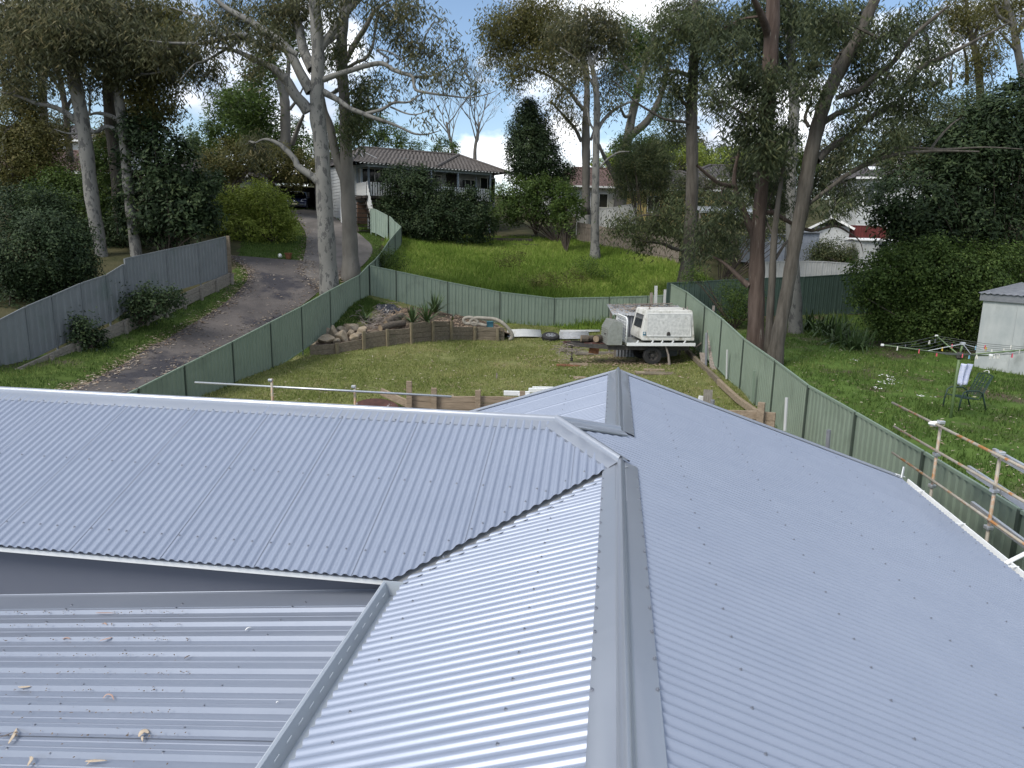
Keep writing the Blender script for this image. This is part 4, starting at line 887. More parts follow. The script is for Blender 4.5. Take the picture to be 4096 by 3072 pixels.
# boards leaning on the fence by the trailer, stakes
def cr7(x, y): return (2000+x/2.011)/4, (800+y/2.011)/4
def stick(name, lb, a, ya, b, yb, w, h, m, cat, f=cr7, round_=False, low=None):
    p, q = at(*f(*a), ya), at(*f(*b), yb)
    mb = MB(); (mb.tube([p, (p+q)/2, q], [w/2, w/2, w/2*0.96], 8) if round_ else mb.bar(p, q, w, h)); o = mb.build(name, m); tag(o, lb, cat); return o
for a, ya, b, yb, w, lb in (((1720, 850), 29.7, (1680, 1180), 29.0, 0.10, 'tallest dark board leaning on the fence by the trailer'), ((1670, 930), 29.2, (1705, 1370), 27.0, 0.14, 'long pinkish board leaning behind the grey post'), ((1705, 1180), 28.3, (1722, 1395), 26.6, 0.16, 'short broad board in the stack by the grey post'), ((1715, 1200), 28.3, (1765, 1410), 26.4, 0.14, 'rightmost board slanting down the fence'), ((1655, 1125), 29.4, (1570, 1185), 29.4, 0.14, 'short board sticking out behind the canopy'), ((1645, 1085), 29.8, (1665, 1190), 29.2, 0.12, 'stub of board behind the grey post top'), ((1625, 1230), 28.6, (1640, 1320), 27.6, 0.2, 'pale broken board at the foot of the grey post'), ((1605, 1100), 30.2, (1640, 1260), 29.0, 0.10, 'thin dark board at the trailer end of the stack')):
    stick('leaning_board', lb, a, ya, b, yb, w, 0.035, 'board_grey', 'board')
stick('garden_stake', 'grey metal post in front of the leaning boards', (1661, 1068), 27.6, (1657, 1338), 27.5, 0.10, 0.1, 'tin_grey', 'post', round_=True)
stick('garden_stake', 'pale knobbly stake against the east fence', (1828, 1205), 25.0, (1822, 1440), 25.0, 0.07, 0.07, 'fence_pale', 'stake', round_=True)
stick('garden_stake', 'green star stake by the timber edging', (2045, 1372), 21.3, (2032, 1620), 21.3, 0.07, 0.07, 'fence_rail', 'stake')
def cr3(x, y): return (2696+x/1.58)/4, (1500+y/1.58)/4
stick('garden_stake', 'pale pole standing at the end of the short retaining wall', (712, 142), 15.3, (700, 352), 15.2, 0.07, 0.07, 'fence_pale', 'stake', f=cr3, round_=True)
stick('garden_stake', 'short grey stake with wire ties against the east fence', (978, 348), 13.0, (968, 480), 13.0, 0.085, 0.08, 'tin_grey', 'stake', f=cr3, round_=True)
stick('garden_stake', 'small stake standing in the middle of the lawn', (1985-0, 1392), 25.6, (1983, 1452), 25.6, 0.05, 0.05, 'board_grey', 'stake', f=lambda x, y: cr6(x, y))
for a, b, lb in (((1218, 745), (1214, 805), 'short dark board end above the lean-to roof'), ((1255, 690), (1245, 805), 'tall pale board end above the lean-to roof'), ((1330, 720), (1310, 805), 'slanted green board end by the fence corner'), ((1378, 752), (1366, 830), 'thin dark board in the fence corner'), ((1392, 780), (1392, 826), 'round post top in the fence corner')):
    stick('timber_board', lb, a, 38.3, (b[0], b[1]+260), 38.0, 0.16 if 'thin' not in lb else 0.07, 0.04, 'fence_pale' if 'pale' in lb or 'green' in lb else 'board_grey', 'board')
# posts at the near retaining wall seen beyond the roof
stick('timber_post', 'tall round-topped post beyond the near roof edge', (1675, 1525), 19.6, (1665, 1680), 19.5, 0.22, 0.14, 'post_wood', 'post')
stick('timber_post', 'short grey post right of the tall one', (1710, 1608), 19.2, (1708, 1690), 19.2, 0.12, 0.12, 'tin_grey', 'post', round_=True)
for k, (a, b, yy, lb) in enumerate((((30, 1552), (240, 1558), 21.2, 'long white steel section lying on the lawn edge'), ((230, 1530), (420, 1532), 21.9, 'white steel section behind the long one'), ((260, 1518), (430, 1520), 22.4, 'rearmost white steel section in the stack'), ((150, 1578), (330, 1575), 20.9, 'front white steel section against the roof edge'))):
    p, q = at(*cr7(*a), yy), at(*cr7(*b), yy); mb = MB(); mb.bar(p, q, 0.09, 0.14); o = mb.build('steel_section', 'white_metal', bevel=0.01); tag(o, lb, 'steel section')
p, q = at(*cr7(1600, 1592), 19.8), at(*cr7(1650, 1600), 19.8); mb = MB(); mb.bar(p, q, 0.12, 0.12); o = mb.build('steel_section', 'white_metal'); tag(o, 'white steel end showing beside the tall post', 'steel section')
# earth mound and rusty drum lids by the near wall
rm = [at(388, 400, 20.9), at(362, 404, 19.8), at(352, 415, 18.4), at(372, 422, 17.6), at(400, 420, 18.6), at(409, 410, 20.2)]
rm = [np.array([p[0], p[1], CZ-z]) for p, z in zip(rm, (4.80, 4.95, 5.1, 5.3, 5.25, 4.95))]
earth('earth_mound', 'bare earth sloping down beside the tall wall post', rm, 'dirt')
for k, (x, y, s_, lb) in enumerate(((1010, 1640, 0.62, 'rusty curved steel plate in the dirt by the wall'), (1065, 1648, 0.42, 'second rusty steel plate nearer the tall post'))):
    p = at(*cr6(x, y), 18.8); V = []; n = 14
    for i in range(n+1):
        t_ = math.pi*i/n; V += [(-math.cos(t_)*s_, 0, math.sin(t_)*s_*0.42), (-math.cos(t_)*s_*1.02, 0.06, math.sin(t_)*s_*0.40-0.02)]
    V.append((0, 0.03, -0.02)); mb = MB(); mb.add(V, [(2*i, 2*i+2, 2*i+3, 2*i+1) for i in range(n)]+[(2*i, 2*n+2, 2*i+2) for i in range(n)])
    o = mb.build('steel_plate', 'rust_dark', solid=0.012); o.location = p-np.array([0, 0, 0.1]); o.rotation_euler = (R(-35), 0, R(8*k)); tag(o, lb, 'steel plate')
# yuccas
def strap_plant(name, lb, p, n, L, w, seed, m='yucca_leaf', droop=0.35, cat='plant', group=None, spread=0.0):
    r = random.Random(seed); t = thing(name, lb, cat, p, 0, group)
    for k in range(n):
        a = k*2.399+r.uniform(-.2, .2); e = R(r.uniform(18, 82)); l = L*r.uniform(0.7, 1.05); d = Vector((math.cos(a)*math.cos(e), math.sin(a)*math.cos(e), math.sin(e))); sd = Vector((-math.sin(a), math.cos(a), 0))
        b = Vector((r.gauss(0, 1)*spread, r.gauss(0, 1)*spread*0.6, 0.0)); V = []; ns = 5
        for i in range(ns+1):
            f = i/ns; q = b+d*l*f-Vector((0, 0, droop*l*f*f*f*(1.2-math.sin(e)))); ww = w*(1-f**2)*(0.6+0.8*f if f < 0.5 else 1)+0.002
            V += [q-sd*ww, q+Vector((0, 0, -ww*0.3)), q+sd*ww]
        mb = MB(); mb.add(V, [(3*i+j, 3*i+j+1, 3*i+j+4, 3*i+j+3) for i in range(ns) for j in (0, 1)]); mb.build('leaf', m, t)
    return t
for x, y, yy, n, L, lb in ((1490, 895, 36.9, 46, 1.05, 'tall spiky yucca against the back fence'), (1425, 970, 35.6, 44, 0.95, 'spiky yucca in the middle by the tall timber wall'), (1305, 985, 35.2, 42, 0.85, 'low spreading yucca behind the logs'), (925, 965, 34.6, 26, 0.6, 'small grassy yucca left of the stick heap')):
    strap_plant('yucca', lb, onbed(*cr6(x, y+25), 0.08), n, L*1.35, 0.046, int(x), group='yuccas in the garden bed')
# ------------------------------------------------------------------ scaffolding
def rail(name, lb, p, q, m, r=0.024, cat='scaffold tube'):
    mb = MB(); mb.tube([p, q], r, 10); o = mb.build(name, m, smooth=True); return tag(o, lb, cat)
def post_sc(p, q, lb, m='scaffold', r=0.026):
    t = thing('scaffold_post', lb, 'scaffold post', (p[0], p[1], q[2])); mb = MB(); mb.tube([(0, 0, 0), (p[0]-q[0], p[1]-q[1], p[2]-q[2])], r, 10); mb.build('tube', m, t, smooth=True)
    for k in range(1, 4):
        for f in ((p[2]-q[2])-0.03-0.48*(k-1),):
            if f > 0.1: mb = MB(); mb.box((0, 0, f), (0.085, 0.085, 0.05)); mb.build('collar', 'galv', t, bevel=0.01)
    return t
yl = 14.0
pa, pb = at(195, 382.4, yl), at(451.5, 396.6, yl-0.3)
rail('scaffold_tube', 'long galvanised tube lying across the two rusty posts', pa, pb, 'galv', 0.022)
for px, py, lb in ((270.5, 378.5, 'left rusty post carrying the long galvanised tube'), (353.7, 385, 'right rusty post carrying the long galvanised tube')):
    p = at(px, py, yl-0.1); post_sc(p, (p[0]-0.02, p[1], PIT), lb)
def hp_(u, v, z): 
    X = u+U0; return np.array([X*math.cos(PSI)+v*math.sin(PSI), -X*math.sin(PSI)+v*math.cos(PSI), z])
def uplane(px, py, u):
    return onplane(px, py, hp_(u, 0, 0), hp_(u, 10, 0))
su = 4.62
posts = []
for (xt, yt), lb in (((1690, 285), 'farther yellow scaffold post beyond the east eave'), ((2066, 478), 'nearer yellow scaffold post beyond the east eave')):
    p = uplane(*cr3(xt, yt), su); posts.append(p); post_sc(p, (p[0], p[1], PIT), lb, r=0.022)
for k, (a, b, lb) in enumerate((((1380, 175), (2300, 632), 'top rusty guard rail of the scaffold'), ((1390, 325), (2300, 850), 'middle rail of the scaffold'), ((1380, 490), (2300, 1130), 'lowest rail of the scaffold'))):
    rail('scaffold_tube', lb, uplane(*cr3(*a), su-0.05), uplane(*cr3(*b), su-0.05), 'scaffold', 0.019)
for k, (a, b, lb) in enumerate((((2020, 484), (2300, 640), 'galvanised plank tied to the top guard rail'), ((1860, 592), (2300, 880), 'galvanised plank tied to the middle rail'), ((1882, 818), (2300, 1130), 'galvanised plank tied to the lowest rail'))):
    p, q = uplane(*cr3(*a), su+0.07), uplane(*cr3(*b), su+0.07); mb = MB(); mb.bar(p, q, 0.04, 0.09); o = mb.build('scaffold_plank', 'galv'); tag(o, lb, 'plank')
p = uplane(*cr3(1652, 306), su-0.05); o = lump('rag', 'paint_white', 0.13, 0.06, 0.045, 3); o.location = p; tag(o, 'white rag tied to the top scaffold rail', 'rag')
# rusty reinforcing mesh between scaffold and fence
rm0, rm1 = uplane(*cr3(1850, 720), 5.1), uplane(*cr3(2300, 1000), 5.1)
t = thing('steel_mesh', 'rusty reinforcing mesh sheet standing behind the scaffold', 'mesh', (rm0[0], rm0[1], PIT)); d = rm1-rm0; L = np.linalg.norm(d[:2]); d = d/L; d[2] = 0; zt = [0.65+0.45*random.random() for _ in range(20)]
for k in range(int(L/0.22)+1):
    b = d*k*0.22; mb = MB(); mb.tube([(b[0], b[1], 0.2), (b[0], b[1], 1.75+(k % 3)*0.1)], 0.006, 5); mb.build('wire', 'rust', t)
for k in range(7):
    e = d*L; mb = MB(); mb.tube([(0, 0, 0.4+0.22*k), (e[0], e[1], 0.4+0.22*k)], 0.006, 5); mb.build('wire', 'rust', t)
# ------------------------------------------------------------------ the neighbour's side
def cr8(x, y): return (2996+x/2.011)/4, (800+y/2.011)/4
hb_ = Gd(950.2, 418.5)
ht = thing('clothes_hoist', 'green rotary clothes hoist with pegs on its wires', 'clothes line', hb_)
def hl(px, py, y=None): q = at(px, py, y if y else hb_[1]); return tuple(q-hb_)
top = hl(962.8, 343.8); hub = hl(959.5, 355.5)
mb = MB(); mb.tube([(0, 0, -0.2), (hub[0]*0.5, 0, hub[2]*0.5), hub], 0.036, 10); mb.build('pole', 'hoist_green', ht, smooth=True)
mb = MB(); mb.tube([hub, top], 0.028, 10); mb.build('mast', 'hoist_green', ht, smooth=True)
mb = MB(); mb.lathe([(0.05, -0.10), (0.085, -0.06), (0.085, 0.06), (0.05, 0.1)], hub, 14); mb.build('winder', 'steel_dark', ht)
mb = MB(); mb.lathe([(0.03, -0.04), (0.075, -0.02), (0.075, 0.03), (0.03, 0.05)], top, 12); mb.build('cap', 'galv', ht)
HUB = Vector(hub); a0 = R(176); tips = []
la = Vector(hl(881.6, 344.9, hb_[1]+0.45)); AL = (la-HUB).length
for k in range(4):
    a = math.atan2((la-HUB).y, (la-HUB).x)-k*math.pi/2
    tip = HUB+Vector((math.cos(a)*AL*0.985, math.sin(a)*AL*0.985, (la.z-HUB.z) if k == 0 else 0.30)); tips.append(tip)
    mb = MB(); mb.tube([HUB, tip], 0.020, 8); mb.build('arm', 'hoist_green', ht, smooth=True)
    mb = MB(); mb.tube([Vector(top), HUB.lerp(tip, 0.42)], 0.010, 6); mb.build('strut', 'galv', ht)
    mb = MB(); mb.box(tip, (0.07, 0.07, 0.06)); mb.build('end_cap', 'paint_white', ht, bevel=0.01)
wires = []
for k in range(4):
    for f in (0.99, 0.86, 0.73, 0.60, 0.47):
        a, b = HUB.lerp(tips[k], f), HUB.lerp(tips[(k+1) % 4], f); mid = (a+b)/2-Vector((0, 0, 0.05)); wires.append((a, mid, b)); mb = MB(); mb.tube([a, mid, b], 0.006, 4, caps=False); mb.build('wire', 'wire', ht)
pm = MB(); pm.box((-0.008, 0, -0.03), (0.012, 0.016, 0.085), ry=R(7)); pm.box((0.008, 0, -0.03), (0.012, 0.016, 0.085), ry=R(-7))
pegs = {}
r = random.Random(12); k = 0
pcol = ['pink', 'white', 'blue', 'yellow', 'grey']
for k in range(26):
    c = pcol[[0, 1, 1, 2, 0, 1, 4, 1, 3, 1][k % 10]]
    w = wires[r.randrange(len(wires))]; f = r.random(); p = w[0].lerp(w[1], f) if r.random() < 0.5 else w[1].lerp(w[2], f)
    q = np.array(p)+hb_
    if c not in pegs: o = pm.build('clothes_peg', 'peg_'+c); pegs[c] = o
    else: o = pegs[c].copy(); COL.objects.link(o)
    o.location = q; o.rotation_euler = (0, 0, r.uniform(0, 3)); o.scale = (1.3, 1.3, 1.3); tag(o, {'pink': 'pinkish red clothes peg on a hoist wire', 'white': 'whitish clothes peg on a hoist wire', 'blue': 'pale blue clothes peg on a hoist wire', 'yellow': 'yellow clothes peg on a hoist wire', 'grey': 'dark grey clothes peg on a hoist wire'}[c], 'clothes peg', c+' clothes pegs on the hoist')
V = []; n = 10; tp0 = at(*cr8(1745, 1318), hb_[1]-0.35)
for j in range(n+1):
    for i in range(9):
        f, g = i/8, j/n; V.append((tp0[0]-0.13+0.30*f*(1-0.35*g)+0.05*g*math.sin(f*9), tp0[1]+0.05*math.sin(f*11+g*2), tp0[2]-0.62*g*(1-0.18*abs(f-0.4))))
mb = MB(); mb.add(V, [(j*9+i, j*9+i+1, (j+1)*9+i+1, (j+1)*9+i) for j in range(n) for i in range(8)]); o = mb.build('towel', 'towel', smooth=True, solid=0.006); tag(o, 'pale blue checked tea towel hanging from the hoist', 'towel')
# chair: reclining, faces left
cp_ = Gd(966, 409)
ch = thing('garden_chair', 'dark green metal garden chair standing under the hoist', 'chair', cp_, R(10))
for s_ in (-0.30, 0.30):
    mb = MB(); mb.tube([(-0.52, s_, 0.0), (-0.50, s_, 0.30), (-0.44, s_, 0.56), (-0.34, s_, 0.61), (0.05, s_, 0.60), (0.20, s_, 0.52), (0.28, s_, 0.30), (0.40, s_, 0.0)], 0.022, 8); mb.build('arm_leg', 'chair_green', ch, smooth=True)
    mb = MB(); mb.tube([(-0.46, s_*0.85, 0.40), (0.12, s_*0.85, 0.34), (0.22, s_*0.85, 0.42), (0.50, s_*0.85, 1.02)], 0.016, 8); mb.build('side_frame', 'chair_green', ch, smooth=True)
seat_pts = [(-0.46, 0.40), (-0.2, 0.375), (0.12, 0.34)]
for nm, (x0, z0), (x1, z1), nn in (('seat', (-0.46, 0.40), (0.12, 0.34), 9), ('backrest', (0.20, 0.42), (0.50, 1.02), 10)):
    mb = MB()
    for k in range(nn+1):
        f = k/nn; mb.bar((x0+(x1-x0)*f, -0.255, z0+(z1-z0)*f), (x0+(x1-x0)*f, 0.255, z0+(z1-z0)*f), 0.022, 0.008)
    for k in range(9):
        y = -0.24+0.06*k; mb.bar((x0, y, z0+0.006), (x1, y+0.03*(-1)**k, z1+0.006), 0.018, 0.006)
    mb.build(nm, 'chair_green', ch)
mb = MB(); mb.tube([(0.50, -0.255, 1.02), (0.53, 0, 1.07), (0.50, 0.255, 1.02)], 0.016, 8); mb.build('top_rail', 'chair_green', ch)
mb = MB(); mb.tube([(0.54, -0.06, 1.08), (0.56, -0.02, 1.14), (0.56, 0.05, 1.14), (0.53, 0.12, 1.10)], 0.010, 6); o = mb.build('coat_hanger', 'paint_white'); o.location = cp_; o.rotation_euler = (0, 0, R(10)); tag(o, 'white wire hanger on the back of the green chair', 'hanger')
# shed at the right edge
s0 = Gd(973.6, 366.8); s1_ = Gd(1024, 375.3); sd = s1_-s0; sd[2] = 0; sd /= np.linalg.norm(sd); sang = math.atan2(sd[1], sd[0])
sh = thing('garden_shed', 'pale concrete walled shed with dark fascia at the right edge', 'shed', s0, sang)
mb = MB(); mb.box((2.5, 1.5, 1.30), (5.0, 3.0, 2.75)); mb.build('wall', 'fibro', sh)
mb = MB(); mb.box((2.5, -0.06, 2.70), (5.2, 0.05, 0.24)); mb.box((-0.06, 1.5, 2.70), (0.05, 3.2, 0.24)); mb.build('fascia', 'tin_grey', sh)
V = []
for i in range(101): x = -0.15+5.4*i/100; h = 2.86+0.02*math.cos(i*1.5); V += [(x, -0.15, h), (x, 3.1, h+0.35)]
mb = MB(); mb.add(V, [(2*i, 2*i+2, 2*i+3, 2*i+1) for i in range(100)]); mb.build('roof', 'tin_grey', sh, smooth=True)
mb = MB(); mb.box((1.2, -0.012, 1.3), (0.02, 0.012, 2.6)); mb.build('joint_strip', 'fibro', sh)
# ------------------------------------------------------------------ buildings up the slope
mat('tile_brown', (0.068, 0.060, 0.055), (0.135, 0.12, 0.11), rough=0.85, scale=3.5, detail=8)
mat('tile_dark', (0.055, 0.050, 0.050), (0.10, 0.09, 0.088), rough=0.8, scale=3.5, detail=8)
mat('tile_red', (0.085, 0.055, 0.046), (0.14, 0.09, 0.077), rough=0.85, scale=3.5, detail=8)
mat('weatherboard', (0.42, 0.44, 0.45), (0.50, 0.52, 0.53), rough=0.7, scale=2)
mat('paling_white', (0.58, 0.60, 0.60), (0.70, 0.71, 0.70), rough=0.75, scale=5)
mat('beam_blue', (0.26, 0.31, 0.36), (0.32, 0.37, 0.42), rough=0.6, scale=4)
mat('dark_timber', (0.030, 0.025, 0.022), (0.06, 0.05, 0.042), rough=0.9, scale=5)
mat('brick', (0.14, 0.085, 0.06), (0.22, 0.14, 0.10), rough=0.9, scale=8)
mat('render_green', (0.38, 0.43, 0.38), (0.44, 0.48, 0.43), rough=0.8, scale=2)
mat('render_yellow', (0.55, 0.42, 0.16), (0.62, 0.48, 0.2), rough=0.8, scale=2)
mat('render_white', (0.46, 0.475, 0.47), (0.54, 0.55, 0.54), rough=0.7, scale=2)
mat('red_fence', (0.11, 0.022, 0.02), (0.15, 0.03, 0.027), rough=0.6, scale=3)
mat('blue_tin', (0.24, 0.27, 0.32), (0.33, 0.36, 0.41), rough=0.5, metal=0.2, scale=3)
mat('car_paint', (0.010, 0.014, 0.045), (0.012, 0.017, 0.055), rough=0.18, spec=0.7, scale=2)
mat('lamp_glass', (0.70, 0.74, 0.80), rough=0.08, spec=0.7)
mat('plate', (0.62, 0.58, 0.36), rough=0.5)
mat('chrome', (0.75, 0.76, 0.78), rough=0.12, metal=1.0)
def tile_face(e0, e1, r0, r1, step=0.33, wave=0.30, lip=0.035):
    """courses of tiles between an eave e0-e1 and a ridge r0-r1"""
    e0, e1, r0, r1 = map(Vector, (e0, e1, r0, r1)); nrm = (e1-e0).cross(((r0+r1)/2)-e0).normalized()
    if nrm.z < 0: nrm = -nrm
    h = ((r0+r1)/2-(e0+e1)/2).length; rows = max(2, int(h/step)); mb = MB()
    for k in range(rows):
        f0, f1 = k/rows, (k+1)/rows; a, b = e0.lerp(r0, f0), e1.lerp(r1, f0); c, d = e0.lerp(r0, f1), e1.lerp(r1, f1)
        n = max(2, int((b-a).length/wave)*4); V = []
        for i in range(n+1):
            g = i/n; w = 0.022*math.cos(2*math.pi*i/4+(k % 2)*math.pi*0.0)
            lo, hi = a.lerp(b, g), c.lerp(d, g)
            V += [lo+nrm*(0.004+w*0.2), lo+nrm*(lip+w), hi+nrm*(0.012+w)]
        mb.add(V, [(3*i+j, 3*i+3+j, 3*i+4+j, 3*i+1+j) for i in range(n) for j in (0, 1)])
    return mb
def hip_roof(parent, m, E, Rg, capm=None, over=0):
    """E four eave corners (front-left, front-right, back-right, back-left), Rg two ridge ends"""
    roof = bpy.data.objects.new('roof', None); COL.objects.link(roof); roof.parent = parent
    fl, fr, br, bl = E; a, b = Rg
    for q in ((fl, fr, a, b), (fr, br, b, b), (br, bl, b, a), (bl, fl, a, a)): tile_face(*q).build('tile_slope', m, roof)
    mb = MB()
    for p, q in ((a, b), (fl, a), (bl, a), (fr, b), (br, b)): mb.tube([Vector(p)+Vector((0, 0, .03)), Vector(q)+Vector((0, 0, .05))], 0.10, 6)
    mb.build('ridge_tiles', capm or m, roof); return roof
def boards(parent, x0, x1, y, z0, z1, m='weatherboard', pitch=0.22, flip=1, axis='x'):
    """lapped boards, each one a part"""
    n = int((z1-z0)/pitch)
    for k in range(n):
        za, zb = z0+k*pitch, z0+(k+1)*pitch
        mb = MB()
        if axis == 'x': mb.add([(x0, y-0.03*flip, za), (x1, y-0.03*flip, za), (x1, y-0.004*flip, zb+0.01), (x0, y-0.004*flip, zb+0.01), (x0, y, za), (x1, y, za)], [(0, 1, 2, 3), (0, 4, 5, 1)])
        else: mb.add([(y-0.03*flip, x0, za), (y-0.03*flip, x1, za), (y-0.004*flip, x1, zb+0.01), (y-0.004*flip, x0, zb+0.01), (y, x0, za), (y, x1, za)], [(0, 1, 2, 3), (0, 4, 5, 1)])
        mb.build('weatherboard', m, parent)
def window(parent, c, w, h, axis='x', fm='paint_white', bars=1, flip=1):
    """framed window with a pane, centred at c on a wall whose outside is -y (axis x) or -x (axis y)"""
    t = bpy.data.objects.new('window', None); COL.objects.link(t); t.parent = parent; t.location = c
    if axis == 'y': t.rotation_euler = (0, 0, -math.pi/2)
    mb = MB(); mb.box((0, -0.02, 0), (w, 0.02, h)); mb.build('pane', 'glass_dark', t)
    mb = MB()
    for z in (-h/2, h/2): mb.box((0, -0.03, z), (w+0.12, 0.06, 0.06))
    for x in (-w/2, w/2): mb.box((x, -0.032, 0), (0.06, 0.06, h-0.06))
    for k in range(bars): mb.box((-w/2+w*(k+1)/(bars+1), -0.031, 0), (0.045, 0.05, h-0.06))
    mb.build('frame', fm, t); return t
def cr7b(x, y): return (1000+x/2.212)/4, (550+y/2.212)/4
# --- weatherboard house with verandah
P0 = np.array([-10.1, 50.5]); P1 = np.array([-1.93, 55.5]); HL = float(np.linalg.norm(P1-P0)); HA = math.atan2(P1[1]-P0[1], P1[0]-P0[0])
g0 = 5.3
vh = thing('house', 'weatherboard house with tiled roof and white verandah up the slope', 'house', (P0[0], P0[1], g0), HA)
fz, pz = CZ+2.93-g0, CZ+4.98-g0
mb = MB(); mb.box((HL/2-0.1, 0.95, fz-0.10), (HL+0.5, 2.3, 0.18)); mb.build('verandah_floor', 'dark_timber', vh)
mb = MB(); mb.box((HL/2, 0.0, pz-0.02), (HL+0.3, 0.10, 0.24)); mb.build('verandah_beam', 'beam_blue', vh)
mb = MB(); mb.box((-0.12, 1.0, pz-0.03), (0.09, 2.1, 0.22)); mb.build('verandah_beam', 'beam_blue', vh)
for x, y in ((0, 0), (0, -0.0), (2.4, 0), (4.7, 0), (6.85, 0), (8.85, 0.9), (HL, 0), (-0.12, 1.05), (-0.12, 2.0)):
    if (x, y) == (0, -0.0) and False: continue
    mb = MB(); mb.box((x, y, (pz-0.15)/2+(-0.2 if y == 0 else fz/2)), (0.11, 0.11, pz-0.15+0.4 if y == 0 else pz-fz-0.15)); mb.build('verandah_post', 'beam_blue', vh)
bal = bpy.data.objects.new('balustrade', None); COL.objects.link(bal); bal.parent = vh
mb = MB(); mb.box((HL/2, 0.005, fz+0.94), (HL, 0.09, 0.05)); mb.build('hand_rail', 'dark_timber', bal)
mb = MB(); mb.box((HL/2, 0.03, fz+0.12), (HL, 0.06, 0.07)); mb.build('bottom_rail', 'dark_timber', bal)
pm = MB(); pm.box((0, 0, 0), (0.105, 0.025, 0.92)); p0 = pm.build('paling', 'paling_white', bal); p0.location = (0.15, -0.045, fz+0.44)
k = 1
while 0.15+k*0.185 < HL-0.05:
    c = p0.copy(); COL.objects.link(c); c.location = (0.15+k*0.185, -0.045, fz+0.44+random.uniform(-.012, .012)); k += 1
for k in range(11):
    c = p0.copy(); COL.objects.link(c); c.rotation_euler = (0, 0, math.pi/2); c.location = (-0.18, 0.12+k*0.18, fz+0.44)
mb = MB(); mb.box((HL/2+0.2, 5.6, (pz+0.1)/2), (HL+2.6, 7.2, pz+0.1)); mb.build('core', 'weatherboard', vh)
boards(vh, -1.1, HL+1.5, 2.0, fz, pz+0.05); boards(vh, 2.0, 9.0, -1.13, 0.3, pz+0.1, axis='y')
for x, w, h_ in ((1.7, 3.2, 1.75), (5.6, 1.6, 1.5), (8.7, 1.5, 1.15)): window(vh, (x, 1.96, fz+1.1), w, h_, bars=2)  # leftmost window enlarged; its dark pane stands in for the verandah's shade
window(vh, (HL+0.85, 1.96, fz+0.95), 1.3, 1.9)
for x in (7.3,): mb = MB(); mb.box((x, 1.95, fz+1.0), (0.85, 0.05, 2.0)); mb.build('door', 'dark_timber', vh)
mb = MB(); mb.box((HL/2+0.6, 1.9, fz/2-0.35), (HL+1.6, 0.2, fz-0.1)); mb.build('brick_base', 'brick', vh)
boards(vh, HL+0.1, HL+1.55, 1.8, fz-0.42, fz+0.02)
ez = pz+0.10
A1, B1 = (0.9, 3.7, CZ+6.52-g0), (8.8, 3.7, CZ+6.55-g0)
rf = hip_roof(vh, 'tile_brown', ((-1.35, -0.35, ez), (HL+1.6, -0.35, ez), (HL+1.6, 8.6, ez), (-1.35, 8.6, ez)), (A1, B1))
mb = MB(); mb.tube([(8.8, 3.7, CZ+6.60-g0), (5.0, -0.3, ez+0.08)], 0.11, 6); mb.build('hip_ridge', 'tile_brown', rf)
mb = MB(); V = []
for i in range(161): x = -0.9+11*i/160; h = 0.02*math.cos(i*1.57); V += [(x, -0.50, ez-0.06+h), (x, 0.10, ez+0.05+h)]
mb.add(V, [(2*i, 2*i+2, 2*i+3, 2*i+1) for i in range(160)]); mb.build('eave_sheet', 'fence_pale', vh)
# stairs with paling side
sz = [0.45+fz*k/9 for k in range(9)]
for k in range(9):
    f = k/8; mb = MB(); mb.box((-0.75, 0.5-1.9*(1-f), 0.22+(fz-0.25)*f), (1.1, 0.26, 0.05)); mb.build('stair_tread', 'dark_timber', vh)
for x in (-1.32, -0.2): mb = MB(); mb.bar((x, -1.45, 0.12), (x, 0.62, fz-0.05), 0.05, 0.24); mb.build('stair_stringer', 'dark_timber', vh)
for k in range(12):
    f = k/11; y = 0.05-0.06-1.55*f; z1 = fz*(1-f)+0.95*(1-f)+0.75*f
    mb = MB(); mb.box((-0.12, y, (z1-0.2)/2), (0.025, 0.115, z1+0.2)); mb.build('paling', 'paling_white', vh)
for k in range(10):
    mb = MB(); mb.box((-1.40-0.012*(k % 2), 1.9-k*0.16, fz/2+0.05), (0.025, 0.13, fz)); mb.build('paling', 'paling_white', vh)
for s_ in (-0.5, 0.5): mb = MB(); mb.tube([(0.35, 3.0, CZ+6.3-g0), (0.35+s_*1.0, 0.6, ez+0.42)], 0.016, 5); mb.build('antenna_stay', 'galv', vh)
# --- carport and car
cpp = at(*cr7b(392, 637), 54.3); cgz = ground(cpp[0], cpp[1])+0.05
cpt = thing('carport', 'dark open carport at the top of the driveway', 'carport', (cpp[0], cpp[1]-0.3, cgz), R(12))
chh = at(*cr7b(392, 342), 53.8)[2]-cgz
mb = MB(); mb.box((0.65, 2.7, chh), (4.9, 6.2, 0.14), ry=R(-1)); mb.build('roof', 'tile_dark', cpt)
mb = MB(); mb.box((0.65, -0.42, chh-0.03), (4.95, 0.06, 0.24)); mb.build('fascia', 'dark_timber', cpt)
for x in (-1.72, 2.9):
    for y in (-0.3, 5.6): mb = MB(); mb.box((x, y, chh/2), (0.12, 0.12, chh-0.1)); mb.build('post', 'beam_blue', cpt)
mb = MB(); mb.bar((-1.66, -0.3, chh-0.45), (-1.2, -0.3, chh-0.1), 0.06, 0.06); mb.build('brace', 'dark_timber', cpt)
mb = MB(); mb.box((0.65, 5.8, chh/2-0.15), (4.7, 0.06, chh-0.4)); mb.build('back_wall', 'dark_timber', cpt)
for x in (-1.78, 3.0): mb = MB(); mb.box((x, 2.7, chh/2-0.1), (0.05, 5.8, chh-0.3)); mb.build('side_wall', 'dark_timber', cpt)
for k in range(9): mb = MB(); mb.box((-0.85+k*0.2, 5.74, chh-0.95), (0.17, 0.03, 0.42)); mb.build('clear_panel', 'render_white', cpt)
